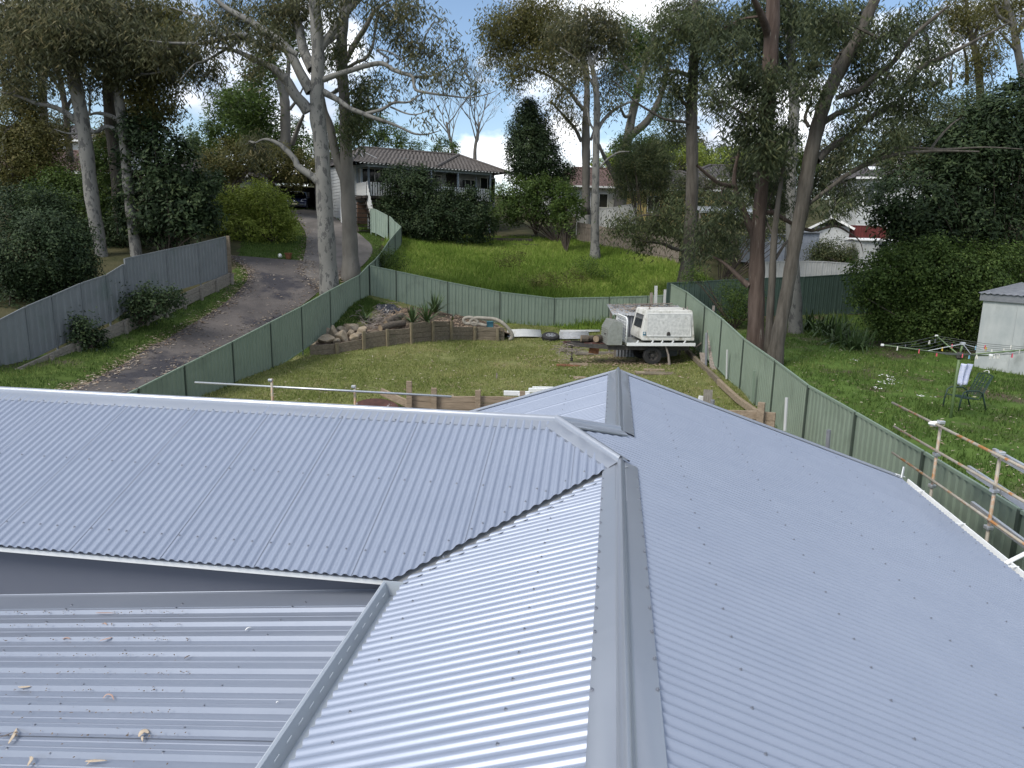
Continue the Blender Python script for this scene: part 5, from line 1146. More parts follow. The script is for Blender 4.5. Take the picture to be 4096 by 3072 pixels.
mb = MB(); mb.box((1.9, 4.2, 0.6), (0.7, 0.7, 1.2)); mb.build('cupboard', 'dark_timber', cpt)
car = thing('parked_car', 'dark blue hatchback parked nose out in the carport', 'car', (cpp[0], cpp[1]+0.15, cgz), R(12))
prof = [(-0.0, 0.28), (0.0, 0.55), (0.10, 0.72), (0.95, 0.92), (1.75, 1.38), (2.6, 1.46), (3.6, 1.40), (4.15, 0.98), (4.3, 0.55), (4.25, 0.28)]
mb = MB(); V = []
sect = [(-0.86, 0.78), (-0.88, 0.95), (-0.86, 1.0), (0.86, 1.0), (0.88, 0.95), (0.86, 0.78)]
prof2 = [(0.04, 0.22, 0.80, 0.30), (0.0, 0.22, 0.82, 0.55), (0.10, 0.22, 0.84, 0.74), (0.95, 0.22, 0.86, 0.93), (1.2, 0.22, 0.87, 0.99), (1.85, 0.22, 0.87, 1.38), (2.6, 0.22, 0.87, 1.46), (3.6, 0.22, 0.87, 1.40), (4.15, 0.22, 0.84, 1.0), (4.28, 0.25, 0.80, 0.6)]
for y, zb, w, zt in prof2:
    belt = min(zt, 0.92); tw_ = w if zt < 1.0 else w-0.20*(zt-0.95)/0.5
    V += [(-w*0.97, y, zb), (-w, y, min(0.55, zt*0.8)), (-w*0.98, y, belt-0.02), (-tw_+0.06, y, zt-0.02), (-tw_*0.55, y, zt), (tw_*0.55, y, zt), (tw_-0.06, y, zt-0.02), (w*0.98, y, belt-0.02), (w, y, min(0.55, zt*0.8)), (w*0.97, y, zb)]
n = len(prof2)
mb.add(V, [(i*10+j, i*10+j+1, (i+1)*10+j+1, (i+1)*10+j) for i in range(n-1) for j in range(9)]+[tuple(range(10))[::-1], tuple(range((n-1)*10, n*10))])
mb.build('body', 'car_paint', car, smooth=True)
mb = MB(); mb.add([(-0.74, 1.22, 1.02), (0.74, 1.22, 1.02), (0.60, 1.80, 1.37), (-0.60, 1.80, 1.37)], [(0, 1, 2, 3)]); o = mb.build('windscreen', 'glass_dark', car); o.location = (0, -0.012, 0.012)
for s_ in (-1, 1):
    mb = MB(); mb.add([(s_*0.42, -0.005, 0.60), (s_*0.80, 0.10, 0.63), (s_*0.82, 0.42, 0.80), (s_*0.50, 0.10, 0.735)], [(0, 1, 2, 3)]); o = mb.build('headlight', 'lamp_glass', car, solid=0.05)
    mb = MB(); mb.box((s_*0.95, 1.5, 1.0), (0.16, 0.10, 0.12)); mb.build('mirror', 'car_paint', car, bevel=0.03)
    for y in (0.78, 3.45):
        w = MB(); w.lathe([(0.18, -0.10), (0.29, -0.10), (0.31, -0.06), (0.31, 0.06), (0.29, 0.10), (0.18, 0.10)], (s_*0.78, y, 0.31), 20, 'x'); wo = w.build('wheel', 'tyre', car)
        w = MB(); w.lathe([(0.19, s_*0.09), (0.001, s_*0.07)], (s_*0.78, y, 0.31), 16, 'x'); w.build('rim', 'alloy', wo)
mb = MB(); mb.prism_ax([(-0.40, 0.56), (0.40, 0.56), (0.30, 0.40), (-0.30, 0.40)], 'y', -0.03, 0.02); mb.build('grille', 'black', car)
mb = MB(); mb.box((0, -0.02, 0.30), (1.2, 0.05, 0.10)); mb.build('lower_intake', 'black', car)
mb = MB(); mb.box((0.0, -0.045, 0.42), (0.37, 0.015, 0.11)); mb.build('number_plate', 'plate', car)
mb = MB(); mb.lathe([(0.085, -0.02), (0.105, -0.03), (0.105, -0.01), (0.085, -0.02)], (0, -0.01, 0.665), 20, 'y'); mb.tube([(-0.085, -0.03, 0.69), (-0.02, -0.03, 0.655), (0, -0.03, 0.64), (0.02, -0.03, 0.655), (0.085, -0.03, 0.69)], 0.012, 6); mb.build('badge', 'chrome', car)
# --- other houses
def plain_house(label, loc, rz, w, d, h, rise, wall, tile, wins=(), base=1.5, over=0.5, ridge=None):
    t = thing('house', label, 'house', loc, rz)
    mb = MB(); mb.box((0, d/2, h/2-base/2), (w, d, h+base)); mb.build('wall', wall, t)
    rl = max(0.2, w-d)/2 if ridge is None else ridge
    hip_roof(t, tile, ((-w/2-over, -over, h), (w/2+over, -over, h), (w/2+over, d+over, h), (-w/2-over, d+over, h)), ((-rl, d/2, h+rise), (rl, d/2, h+rise)))
    mb = MB(); mb.box((0, -over-0.04, h-0.05), (w+2*over, 0.06, 0.16)); mb.build('fascia', 'paint_white', t)
    for x, z, ww, hh in wins: window(t, (x, -0.002, z), ww, hh)
    return t
def plc(px, py, y): return at(px, py, y)
q = plc(66, 171, 50); plain_house('house with red tiled roof behind the trees on the left', (q[0]-2.0, q[1]+0.5, q[2]-2.4), R(8), 9, 7, 2.4, 1.7, 'render_green', 'tile_red', ((2.6, 1.3, 1.4, 1.1),))
q = plc(100, 150, 66); plain_house('pale house high behind the left gum trees', (q[0]-6.0, q[1], q[2]-2.6), R(5), 13, 7, 3.4, 1.6, 'render_white', 'tile_dark', ((2.0, 1.6, 1.4, 1.2),))
q = plc(196, 178, 58); plain_house('grey house half hidden behind the dark shrubs left of the carport', (q[0], q[1], q[2]-2.4), R(-5), 8, 6, 2.6, 1.5, 'fence_grey', 'tile_dark', ((1.2, 1.1, 1.8, 1.3),))
# right hand white house
q = at(874, 184, 58)
rh = plain_house('white weatherboard house with dark roof and skylights on the right', (q[0]+2.6, q[1], q[2]-3.2), R(-8), 7.0, 8, 3.7, 2.0, 'render_white', 'tile_dark', ((-2.35, 2.35, 1.5, 1.55),), ridge=1.0)
boards(rh, -3.5, 3.5, -0.004, -1.2, 1.5, 'render_white', 0.2)
for a, b, lb in (((-2.15, 0.9), (0.9, 0.6), 0), ((1.0, 1.9), (0.8, 0.5), 0)):
    z = lambda y: 3.7+2.0*(y+0.5)/4.5
    mb = MB(); x, y = a; w, h_ = b; mb.add([(x-w/2, y, z(y)+0.09), (x+w/2, y, z(y)+0.09), (x+w/2, y+h_, z(y+h_)+0.09), (x-w/2, y+h_, z(y+h_)+0.09)], [(0, 1, 2, 3)]); mb.build('skylight', 'lamp_glass', rh, solid=0.05)
for x, y in ((-0.9, 0.6), (-0.35, 1.6), (0.3, 2.2)): mb = MB(); mb.tube([(x, y, 3.8+0.44*(y+0.5)), (x, y, 4.5+0.44*(y+0.5))], 0.06, 8); mb.build('vent_pipe', 'paint_white', rh)
q = at(606, 187, 66); plain_house('brick coloured roof seen between the two pale trunks', (q[0], q[1], q[2]-2.5), R(10), 11, 7, 2.5, 1.9, 'render_white', 'tile_red', ((-0.6, 1.3, 1.6, 1.2), (2.2, 1.4, 1.2, 1.2)))
q = at(676, 190, 62); plain_house('yellow walled house with brown roof behind the dark trunk', (q[0], q[1], q[2]-2.5), R(-6), 8.5, 7, 2.5, 1.8, 'render_yellow', 'tile_brown', ((-1.8, 1.3, 1.0, 1.3), (1.6, 1.3, 1.5, 1.2)))
q = at(722, 180, 66); plain_house('grey roofed house behind the right hand gum trees', (q[0]+1.0, q[1], q[2]-2.5), R(4), 9, 7, 2.5, 1.6, 'render_white', 'tile_dark', ((0, 1.3, 1.6, 1.2),))
# --- fences and sheds behind the dark fence
pf_ = [at(px, py, y) for px, py, y in ((577, 212.5, 56), (596, 209.5, 55.6), (616, 207, 55.2), (637, 203, 54.8))]
fence('metal_fence', 'pale grey metal fence above the timber fence up the slope', pf_, 1.7, 'fence_pale', 'fence_pale', 0.3, 'pan')
lf = [at(px, py, y) for px, py, y in ((577, 222, 53.6), (600, 226, 52.6), (625, 230, 51.4), (650, 234, 50.0), (680, 239, 48.4))]
t = thing('timber_fence', 'grey lapped timber fence across the top of the grassy slope', 'fence', (lf[0][0], lf[0][1], lf[0][2]-1.6))
for i in range(len(lf)-1):
    a, b = lf[i], lf[i+1]; L = np.linalg.norm(b-a); n = int(L/0.14)
    for k in range(n):
        p = a+(b-a)*(k+0.5)/n; hgt = 1.55+random.uniform(-.03, .03)
        mb = MB(); mb.box((p[0]-lf[0][0], p[1]-lf[0][1]-0.012*(k % 2), p[2]-hgt/2-lf[0][2]+1.6), (0.135, 0.014, hgt), rz=math.atan2((b-a)[1], (b-a)[0])); mb.build('paling', 'lapped_wood', t)
    for dz in (0.25, 1.25): mb = MB(); mb.bar(a-np.array([0, 0.03, dz]), b-np.array([0, 0.03, dz]), 0.04, 0.08); mb.build('rail', 'lapped_wood', t, (lf[0][0], lf[0][1], lf[0][2]-1.6))
cf = [at(px, py, 43.5) for px, py in ((757, 262.5), (790, 261), (822, 261.5), (850, 263.5), (874, 266))]
fence('metal_fence', 'low cream metal fence behind the dark green fence', cf, 1.1, 'fence_pale', 'fence_pale', 0.3, 'pan')
def shed(label, px0, px1, pt, pb, y, d, m, roofm, gable=False, rz=0.0, ribs=True):
    a, b = at(px0, pb, y), at(px1, pb, y); w = b[0]-a[0]; h = at(px0, pt, y)[2]-a[2]
    t = thing('shed', label, 'shed', ((a[0]+b[0])/2, y, a[2]-0.3), rz)
    mb = MB(); mb.box((0, d/2, (h+0.3)/2), (w, d, h+0.3)); mb.build('wall', m, t)
    if ribs:
        n = int(w/0.22)
        for k in range(n): mb = MB(); mb.box((-w/2+(k+0.5)*w/n, -0.012, (h+0.3)/2), (0.05, 0.02, h+0.28)); mb.build('rib', m, t)
    if gable:
        mb = MB(); r_ = 0.55
        mb.add([(-w/2, -0.01, h+0.3), (w/2, -0.01, h+0.3), (0, -0.01, h+0.3+r_), (-w/2, d, h+0.3), (w/2, d, h+0.3), (0, d, h+0.3+r_)], [(0, 1, 2), (3, 5, 4)]); mb.build('gable', 'dark_timber', t)
        for s_ in (-1, 1):
            mb = MB(); mb.add([(0, -0.4, h+0.36+r_), (s_*(w/2+0.3), -0.4, h+0.30-0.16), (s_*(w/2+0.3), d+0.2, h+0.14), (0, d+0.2, h+0.36+r_)], [(0, 1, 2, 3)]); mb.build('roof_slope', roofm, t, solid=0.05)
            mb = MB(); mb.bar((0, -0.42, h+0.33+r_), (s_*(w/2+0.3), -0.42, h+0.12), 0.03, 0.14); mb.build('barge_board', 'paint_white', t)
    else:
        mb = MB(); mb.box((0, d/2, h+0.36), (w+0.2, d+0.3, 0.06), rx=R(3)); mb.build('roof', roofm, t)
    return t
shed('blue grey tin shed behind the reddish trunk', 753, 784, 234, 258, 45.5, 3, 'blue_tin', 'tin_grey')
shed('blue grey tin shed beside the white gabled shed', 796, 817, 232, 261, 46.5, 2.5, 'blue_tin', 'tin_grey')
shed('white gabled shed with dark gable by the red fence', 813, 846, 226, 247, 48.5, 3.5, 'render_white', 'tile_dark', True, R(-24), ribs=False)
shed('pale grey garden shed against the big dark tree', 859, 894, 240, 268, 44.5, 2.4, 'fence_pale', 'white_metal')
rf_ = [at(px, py, 50.5) for px, py in ((832, 226), (850, 225.5), (868, 226), (886, 227))]
fence('metal_fence', 'dark red metal fence behind the white gabled shed', rf_, 1.8, 'red_fence', 'red_fence', 0.2, 'rib')
a = at(705, 208, 47); t = thing('tin_shelter', 'open shelter with pale tin roof behind the slender trunks', 'shelter', (a[0]+1.4, 47, a[2]-2.0))
V = []
for i in range(81): x = -1.9+4.6*i/80; h = 2.0+0.02*math.cos(i*1.6); V += [(x, -0.6, h-0.22), (x, 2.8, h+0.28)]
mb = MB(); mb.add(V, [(2*i, 2*i+2, 2*i+3, 2*i+1) for i in range(80)]); mb.build('roof', 'galv', t)
for x in (-1.8, 2.5):
    for y in (-0.4, 2.6): mb = MB(); mb.box((x, y, 0.8), (0.1, 0.1, 2.2)); mb.build('post', 'board_grey', t)
mb = MB(); mb.box((0.4, -0.45, 1.74), (4.5, 0.05, 0.12)); mb.build('beam', 'paint_white', t)
# dark timber wall by the bush
a, b = at(196, 190, 47), at(268, 188.5, 50); t = thing('timber_fence', 'low dark timber fence behind the bright green shrub', 'fence', (a[0], a[1], a[2]-1.0))
for k in range(5): mb = MB(); mb.bar((0, 0, 1.0-0.22*k), (b[0]-a[0], b[1]-a[1], b[2]-a[2]+1.0-0.22*k), 0.04, 0.2); mb.build('board', 'dark_timber', t)
for f in (0, 0.33, 0.66, 1): mb = MB(); mb.box(((b-a)[0]*f, (b-a)[1]*f-0.05, (b-a)[2]*f+0.4), (0.1, 0.1, 1.5)); mb.build('post', 'dark_timber', t)
# steps in the bank by the house
for k, (px, py, w, lb) in enumerate(((509, 239.5, 3.4, 'upper dark sleeper step under the trees by the house'), (507, 245.0, 4.6, 'lower dark sleeper step under the trees by the house'))):
    p = at(px, py, 52.5-k); mb = MB(); mb.box(p, (w, 0.25, 0.2)); o = mb.build('timber_sleeper', 'dark_timber', bevel=0.01); tag(o, lb, 'step')
# ------------------------------------------------------------------ trees and shrubs
mat('gum_pale', (0.145, 0.142, 0.13), (0.205, 0.20, 0.183), rough=0.85, scale=1.2, bump=0.25, bscale=6, stretch=(1, 1, 0.5), third=(0.085, 0.084, 0.08), tpos=(0.535, 0.565), tscale=4.6)
mat('gum_grey', (0.098, 0.092, 0.081), (0.165, 0.156, 0.139), rough=0.9, scale=1.6, bump=0.4, bscale=7, stretch=(1, 1, 0.35), third=(0.11, 0.10, 0.09), tpos=(0.56, 0.66), tscale=2.2)
mat('gum_brown', (0.048, 0.042, 0.034), (0.112, 0.100, 0.084), rough=0.95, scale=5, bump=0.9, bscale=9, stretch=(1.4, 1.4, 0.22))
mat('gum_red', (0.050, 0.034, 0.027), (0.112, 0.083, 0.068), rough=0.95, scale=4, bump=0.9, bscale=8, stretch=(1.5, 1.5, 0.2), third=(0.22, 0.20, 0.17), tpos=(0.62, 0.7), tscale=6)
mat('bark_dark', (0.045, 0.036, 0.03), (0.10, 0.08, 0.065), rough=0.95, scale=5, bump=0.9, bscale=9, stretch=(1.4, 1.4, 0.25))
mat('lichen_bark', (0.20, 0.195, 0.16), (0.34, 0.33, 0.28), rough=0.95, scale=5, bump=0.5)
leafmat('leaf_gum', (0.0532, 0.0635, 0.0350), (0.1270, 0.1322, 0.0661), (0.2683, 0.2294, 0.1180))
leafmat('leaf_gum2', (0.0497, 0.0659, 0.0323), (0.1021, 0.1277, 0.0551), (0.2298, 0.2218, 0.0982))
leafmat('leaf_olive', (0.0672, 0.0694, 0.0224), (0.1400, 0.1400, 0.0448), (0.2688, 0.2240, 0.0896))
leafmat('leaf_dark', (0.0166, 0.0307, 0.0141), (0.0384, 0.0640, 0.0256), (0.0896, 0.1216, 0.0486), trans=0.25, rough=0.62)
leafmat('leaf_mid', (0.0370, 0.0634, 0.0158), (0.0858, 0.1386, 0.0330), (0.1848, 0.2508, 0.0660))
leafmat('leaf_lime', (0.1300, 0.1755, 0.0286), (0.2860, 0.3510, 0.0650), (0.4680, 0.5200, 0.1300))
leafmat('leaf_blue', (0.0430, 0.0592, 0.0323), (0.0954, 0.1183, 0.0592), (0.2137, 0.2218, 0.1062))
def cA(x, y): return (x/2.011)/4, (y/2.011)/4
def cB(x, y): return (1000+x/2.011)/4, (y/2.011)/4
def cC(x, y): return (2000+x/2.011)/4, (y/2.011)/4
def cD(x, y): return (2996+x/2.011)/4, (y/2.011)/4
def cF(x, y): return x/2.16016, y/2.16016
SC = {cA: 8.044, cB: 8.044, cC: 8.044, cD: 8.044, cF: 2.16016}
def smooth_line(P, Rr, k=4):
    P = np.array(P, float); n = len(P)
    if n < 3: return P, np.array(Rr, float)
    Q = np.vstack([2*P[0]-P[1], P, 2*P[-1]-P[-2]]); out = []; rr = []
    for i in range(n-1):
        p0, p1, p2, p3 = Q[i], Q[i+1], Q[i+2], Q[i+3]
        for j in range(k):
            t = j/k; out.append(0.5*((2*p1)+(-p0+p2)*t+(2*p0-5*p1+4*p2-p3)*t*t+(-p0+3*p1-3*p2+p3)*t**3)); rr.append(Rr[i]*(1-t)+Rr[i+1]*t)
    out.append(P[-1]); rr.append(Rr[-1]); return np.array(out), np.array(rr)
def leaves_np(C, L, W, rng, droop=0.8, nrm=None):
    n = len(C); d = rng.normal(size=(n, 3)); d /= np.linalg.norm(d, axis=1)[:, None]
    if nrm is not None:
        nn = nrm+rng.normal(size=(n, 3))*0.45; nn /= np.linalg.norm(nn, axis=1)[:, None]+1e-9
        d[:, 2] -= droop; d -= nn*(d*nn).sum(1)[:, None]; d /= np.linalg.norm(d, axis=1)[:, None]+1e-9; s = np.cross(nn, d)
        l = (L*rng.uniform(0.65, 1.25, n))[:, None]; w = (W*rng.uniform(0.7, 1.3, n))[:, None]; b = nn*l*0.07
        V = np.stack([C, C+d*l*0.45+s*w*0.5-b, C+d*l-b*2, C+d*l*0.45-s*w*0.5-b], 1).reshape(-1, 3)
        return V, np.arange(4*n).reshape(n, 4)
    d[:, 2] = d[:, 2]*(1-droop)-droop; d /= np.linalg.norm(d, axis=1)[:, None]
    s = np.cross(d, rng.normal(size=(n, 3))); s /= np.linalg.norm(s, axis=1)[:, None]+1e-9
    l = (L*rng.uniform(0.65, 1.25, n))[:, None]; w = (W*rng.uniform(0.7, 1.3, n))[:, None]
    b = np.cross(d, s)*l*0.08
    V = np.stack([C, C+d*l*0.42+s*w*0.5+b, C+d*l, C+d*l*0.42-s*w*0.5+b], 1).reshape(-1, 3)
    return V, np.arange(4*n).reshape(n, 4)
TREE_N = [0]; LEAFN = [0]
def tree(name, label, y, conv, trunk, branches=(), blobs=(), bark='gum_grey', leaf='leaf_gum', L=0.20, W=0.042, dens=1.2, per=24, cat='tree', group=None, crad=0.30, droop=0.75, twig=True, autob=True, sub=None):
    TREE_N[0] += 1; rng = np.random.default_rng(100+TREE_N[0]); sc = SC[conv]
    def w3(q, yy): return at(*conv(q[0], q[1]), yy)
    tp_ = [w3(q, y+(q[3] if len(q) > 3 else 0)) for q in trunk]; tr_ = [q[2]/sc*dist(p)/FPX for q, p in zip(trunk, tp_)]
    org = tp_[0].copy(); t = thing(name, label, cat, org, 0, group)
    P, Rr = smooth_line(tp_, tr_); Rr = Rr*(1+0.05*np.sin(np.arange(len(Rr))*1.7))
    P = np.vstack([P[0]-np.array([0, 0, 0.6]), P]); Rr = np.concatenate([[Rr[0]*1.18], Rr]); Rr[1] *= 1.08
    mb = MB(); mb.tube(P, Rr, 14); mb.build('trunk', bark, t, org, smooth=True)
    skel = [P]
    for br in branches:
        dy0 = rng.uniform(-0.3, 0.3); n = len(br); dyr = rng.uniform(-1.6, 1.6)
        bp = [w3(q, y+(q[3] if len(q) > 3 else (dyr*i/(n-1)))) for i, q in enumerate(br)]; rr = [q[2]/sc*dist(p)/FPX for q, p in zip(br, bp)]
        Q, R2 = smooth_line(bp, rr); mb = MB(); mb.tube(Q, R2, 8, caps=False); mb.build('limb', bark, t, org, smooth=True); skel.append(Q)
    S = np.vstack(skel); cl = []; tw = MB(); allC = []; tint = []
    for bl in blobs:
        bx, by, rx, ry = bl[:4]; dn = bl[4] if len(bl) > 4 else 1.0; dy = bl[5] if len(bl) > 5 else rng.uniform(-1.8, 1.8)
        c = w3((bx, by), y+dy); k = dist(c)/FPX/sc; ax = np.array([rx*k, (rx+ry)/2*k*0.9, ry*k]); area = math.pi*rx*ry/sc/sc
        LL, WW_ = L*1.35, W*1.35; nl = 2.75*dens*dn**0.7*area*(0.2/LL)*(0.042/WW_)*(dist(c)/38.0)**2; nc = max(3, int(nl/per))
        u = rng.normal(size=(nc, 3)); u /= np.linalg.norm(u, axis=1)[:, None]; u *= rng.uniform(0.15, 1.0, nc)[:, None]**0.5
        cc_ = c+u*ax
        if autob and twig:
            d = np.linalg.norm(S-c, axis=1); j = int(np.argmin(d))
            if d[j] > 0.3:
                a = S[j]; m1 = (a+c)/2+np.array([rng.normal()*0.15, rng.normal()*0.15, 0.12*d[j]]); r0 = min(0.07, 0.02+0.02*d[j])
                Q, R2 = smooth_line([a, m1, c, c+u[0]*ax*0.6], [r0, r0*0.7, r0*0.45, 0.008], 3); tw.tube(Q, R2, 5, caps=False); S = np.vstack([S, Q])
        if twig:
            for q in cc_[:max(4, nc//2)]:
                d = np.linalg.norm(S-q, axis=1); j = int(np.argmin(d)); a = S[j]
                m1 = (a+q)/2+np.array([rng.normal()*0.1, rng.normal()*0.1, 0.05])
                tw.tube([a, m1, q], [0.016, 0.011, 0.005], 3, caps=False)
        for q in cc_:
            n = max(4, int(per*rng.uniform(0.5, 1.5))); g = rng.normal(size=(n, 3))*np.array([1, 1, 1.15])*crad*rng.uniform(0.7, 1.25)*k*sc*FPX/38.0
            allC.append(q+g); tint.append(np.clip(rng.normal(0.42, 0.16)+rng.normal(0, 0.15, n), 0, 1))
    if allC:
        Cn = np.vstack(allC)-org; V, F = leaves_np(Cn, L*1.35, W*1.35, rng, droop)
        LEAFN[0] += len(F); mesh_np('crown', V, F, leaf, t, np.concatenate(tint), kind='stuff')
    if tw.f: tw.build('twigs', bark, t, org, kind='stuff')
    return t
def shrub(name, label, y, conv, blobs, leaf='leaf_dark', L=0.10, W=0.05, dens=2.2, stems=4, bark='bark_dark', cat='shrub', group=None, droop=0.25, per=16, crad=0.16, base=None, lump_=0.75):
    """rounded plant: leaves in clumps over overlapping lobes, more of them near the outside"""
    TREE_N[0] += 1; rng = np.random.default_rng(300+TREE_N[0]); sc = SC[conv]; allC = []; tint = []; nrms = []; L *= 1.25; W *= 1.25
    w3 = lambda q, yy: at(*conv(q[0], q[1]), yy)
    b0 = max(blobs, key=lambda b: b[1]+b[3]); c0 = w3((b0[0], b0[1]), y)
    org = np.array([c0[0], c0[1], ground(c0[0], c0[1])]) if base is None else np.array(base, float)
    t = thing(name, label, cat, org, 0, group); tw = MB()
    sat = []
    for bl in (blobs if name != 'conical_tree' else ()):
        for k in range(5):
            a = rng.uniform(-0.25, 1.25)*np.pi; f = rng.uniform(0.85, 1.12); s_ = rng.uniform(0.16, 0.34)
            sat.append((bl[0]+math.cos(a)*bl[2]*f, bl[1]-math.sin(a)*bl[3]*f, bl[2]*s_, bl[3]*s_, 0.75, (bl[5] if len(bl) > 5 else 0)+rng.uniform(-0.6, 0.6)))
    for bl in list(blobs)+sat:
        bx, by, rx, ry = bl[:4]; dn = bl[4] if len(bl) > 4 else 1.0; dy = bl[5] if len(bl) > 5 else rng.uniform(-0.5, 0.5)
        c = w3((bx, by), y+dy); k = dist(c)/FPX/sc; ax = np.array([rx*k, (rx+ry)/2*k*0.85, ry*k]); area = math.pi*rx*ry/sc/sc
        nl = 1.2*dens*dn*area*(dist(c)/38.0)**2*(0.2*0.042)/(L*W); nc = max(4, int(nl/per))
        u = rng.normal(size=(nc, 3)); u /= np.linalg.norm(u, axis=1)[:, None]
        lob = rng.normal(size=(26, 3)); lob /= np.linalg.norm(lob, axis=1)[:, None]; la_ = rng.uniform(-0.30, 0.42, 26)*(0.35 if name == 'conical_tree' else 1)
        bumpy = 0.88+(np.exp(9.0*(u@lob.T-1))*la_).sum(1)
        u *= (rng.uniform(0.2, 1.0, nc)**0.42*bumpy)[:, None]
        cc_ = c+u*ax
        gz_ = ground(cc_[:, 0], cc_[:, 1]); cc_ = cc_[cc_[:, 2] > gz_+0.05]
        for s_ in range(stems if dn != 0.75 else 0):
            if not len(cc_): break
            q = cc_[rng.integers(len(cc_))]; m1 = (org+q)/2+np.array([rng.normal()*0.15, rng.normal()*0.15, 0.1]); tw.tube([org-[0, 0, 0.1], m1, q], [0.045, 0.03, 0.008], 5, caps=False)
        for q in cc_:
            n = max(3, int(per*rng.uniform(0.5, 1.5))); allC.append(q+rng.normal(size=(n, 3))*crad*rng.uniform(0.6, 1.5)); tint.append(np.clip(rng.normal(0.42, 0.2)+rng.normal(0, 0.13, n), 0, 1))
            o_ = (q-c)/(np.linalg.norm(q-c)+1e-6)+np.array([0, 0, 0.75])+rng.normal(size=3)*0.35; nrms.append(np.repeat(o_[None], n, 0))
    Cn = np.vstack(allC)-org; V, F = leaves_np(Cn, L, W, rng, droop, np.vstack(nrms))
    LEAFN[0] += len(F); mesh_np('foliage', V, F, leaf, t, np.concatenate(tint), kind='stuff')
    if tw.f: tw.build('stems', bark, t, org, smooth=True)
    return t
# --- the two big spotted gums by the driveway
tree('gum_tree', 'big forked spotted gum with mottled trunk behind the west fence', 35.0, cB,
 [(640, 2330, 72), (620, 2000, 66), (600, 1659, 60), (577, 1200, 54), (545, 950, 56), (540, 700, 48), (548, 450, 45), (535, 200, 43), (515, 0, 38), (500, -300, 30), (490, -700, 18)],
 [[(470, 900, 46), (430, 840, 42), (360, 760, 38), (290, 640, 34), (200, 560, 27), (90, 500, 22), (-20, 450, 18), (-150, 400, 13), (-300, 380, 7)],
  [(490, 740, 42), (400, 580, 35), (330, 440, 32), (240, 330, 30), (130, 260, 27), (0, 170, 23), (-150, 90, 18), (-300, -20, 12)],
  [(500, 560, 36), (430, 400, 34), (400, 250, 31), (360, 80, 28), (330, -80, 22)],
  [(380, 440, 22), (250, 380, 22), (100, 370, 20), (-51, 285, 18), (-200, 310, 16), (-361, 345, 13), (-550, 350, 10), (-711, 340, 7), (-861, 320, 4)],
  [(-51, 300, 11), (-200, 400, 10), (-361, 490, 8), (-450, 520, 5), (-560, 640, 3)], [(-200, 310, 10), (-330, 180, 9), (-480, 110, 7), (-640, 60, 4)],
  [(590, 640, 23), (700, 600, 20), (800, 570, 19), (930, 530, 18), (1060, 510, 17), (1150, 560, 15), (1230, 590, 14), (1310, 620, 12), (1330, 720, 11), (1450, 750, 9), (1600, 770, 7), (1760, 785, 5), (1900, 760, 4), (1980, 730, 2)],
  [(1310, 620, 9), (1450, 610, 7), (1540, 580, 4)], [(1100, 520, 9), (1110, 470, 8), (1020, 400, 7), (1150, 430, 5), (1270, 520, 3)],
  [(590, 740, 26), (700, 800, 20), (800, 870, 18), (900, 910, 16), (1000, 950, 15), (1100, 980, 12), (1220, 1030, 9), (1320, 1075, 8), (1420, 1080, 6), (1530, 1050, 3)],
  [(930, 915, 13), (1060, 880, 12), (1160, 825, 10), (1280, 820, 7), (1400, 740, 4)], [(1130, 860, 7), (1250, 910, 6), (1340, 920, 5), (1470, 880, 3)],
  [(560, 400, 30), (640, 290, 27), (740, 150, 25), (830, 40, 22), (950, -60, 16), (1150, -120, 9)],
  [(560, 1470, 34), (509, 1425, 28), (390, 1342, 24), (364, 1288, 22), (300, 1215, 20), (218, 1150, 15), (120, 1120, 8), (40, 1150, 4)]],
 [(1160, 100, 170, 90, .75), (1320, 60, 140, 60, .7), (1200, 290, 140, 80, .7), (1400, 430, 170, 90, .8), (1580, 600, 140, 80, .5), (1330, 560, 110, 70, .45), (1140, 720, 100, 60, .4), (1700, 470, 50, 90, .5), (1480, 180, 60, 60, .4), (1380, 800, 80, 40, .4), (1440, 1000, 90, 50, .4), (1780, 680, 80, 40, .4), (1620, 350, 90, 50, .35),
  (250, 120, 200, 120, .9), (120, 330, 120, 100, .9), (-100, 140, 180, 120, .8), (360, 40, 150, 90, .9), (20, 520, 110, 80, .6), (650, 60, 80, 120, .8), (-300, 260, 160, 120, .6), (-500, 420, 160, 140, .6), (-350, 560, 130, 110, .5), (60, 1200, 120, 80, 1.0), (700, -60, 300, 80, .7)],
 'gum_pale', 'leaf_gum', L=0.23, W=0.045, dens=1.15, per=20)
tree('gum_tree', 'second tall gum with plain grey trunk right of the forked gum', 38.2, cB,
 [(815, 2209, 72), (805, 2000, 60), (795, 1700, 54), (780, 1420, 54), (775, 1250, 44), (768, 1000, 41), (760, 800, 39), (742, 600, 40), (735, 450, 42), (740, 300, 38), (755, 100, 36), (760, -100, 34), (765, -500, 22)],
 [[(765, 1440, 42), (700, 1280, 34), (665, 1120, 32), (640, 1000, 28), (605, 900, 20), (585, 780, 14)], [(745, 560, 16), (800, 430, 20), (870, 310, 20), (930, 220, 18), (1000, 90, 14), (1080, 30, 9), (1200, -40, 5)], [(770, 560, 14), (850, 505, 12), (930, 470, 12), (980, 390, 11), (1000, 300, 9), (1020, 180, 7), (1080, 60, 4)], [(745, 700, 18), (680, 740, 14), (640, 760, 10)], [(720, 260, 20), (640, 340, 14)]],
 [(900, 720, 120, 90, .7), (960, 860, 110, 70, .7), (870, 960, 110, 90, .8), (1020, 640, 90, 60, .6), (700, 420, 90, 120, .5), (640, 480, 60, 100, .6), (1040, 190, 110, 80, .5), (900, 380, 90, 70, .4), (820, 1080, 100, 90, .8)], 'gum_grey', 'leaf_gum2', L=0.23, W=0.045, dens=1.15, per=20)
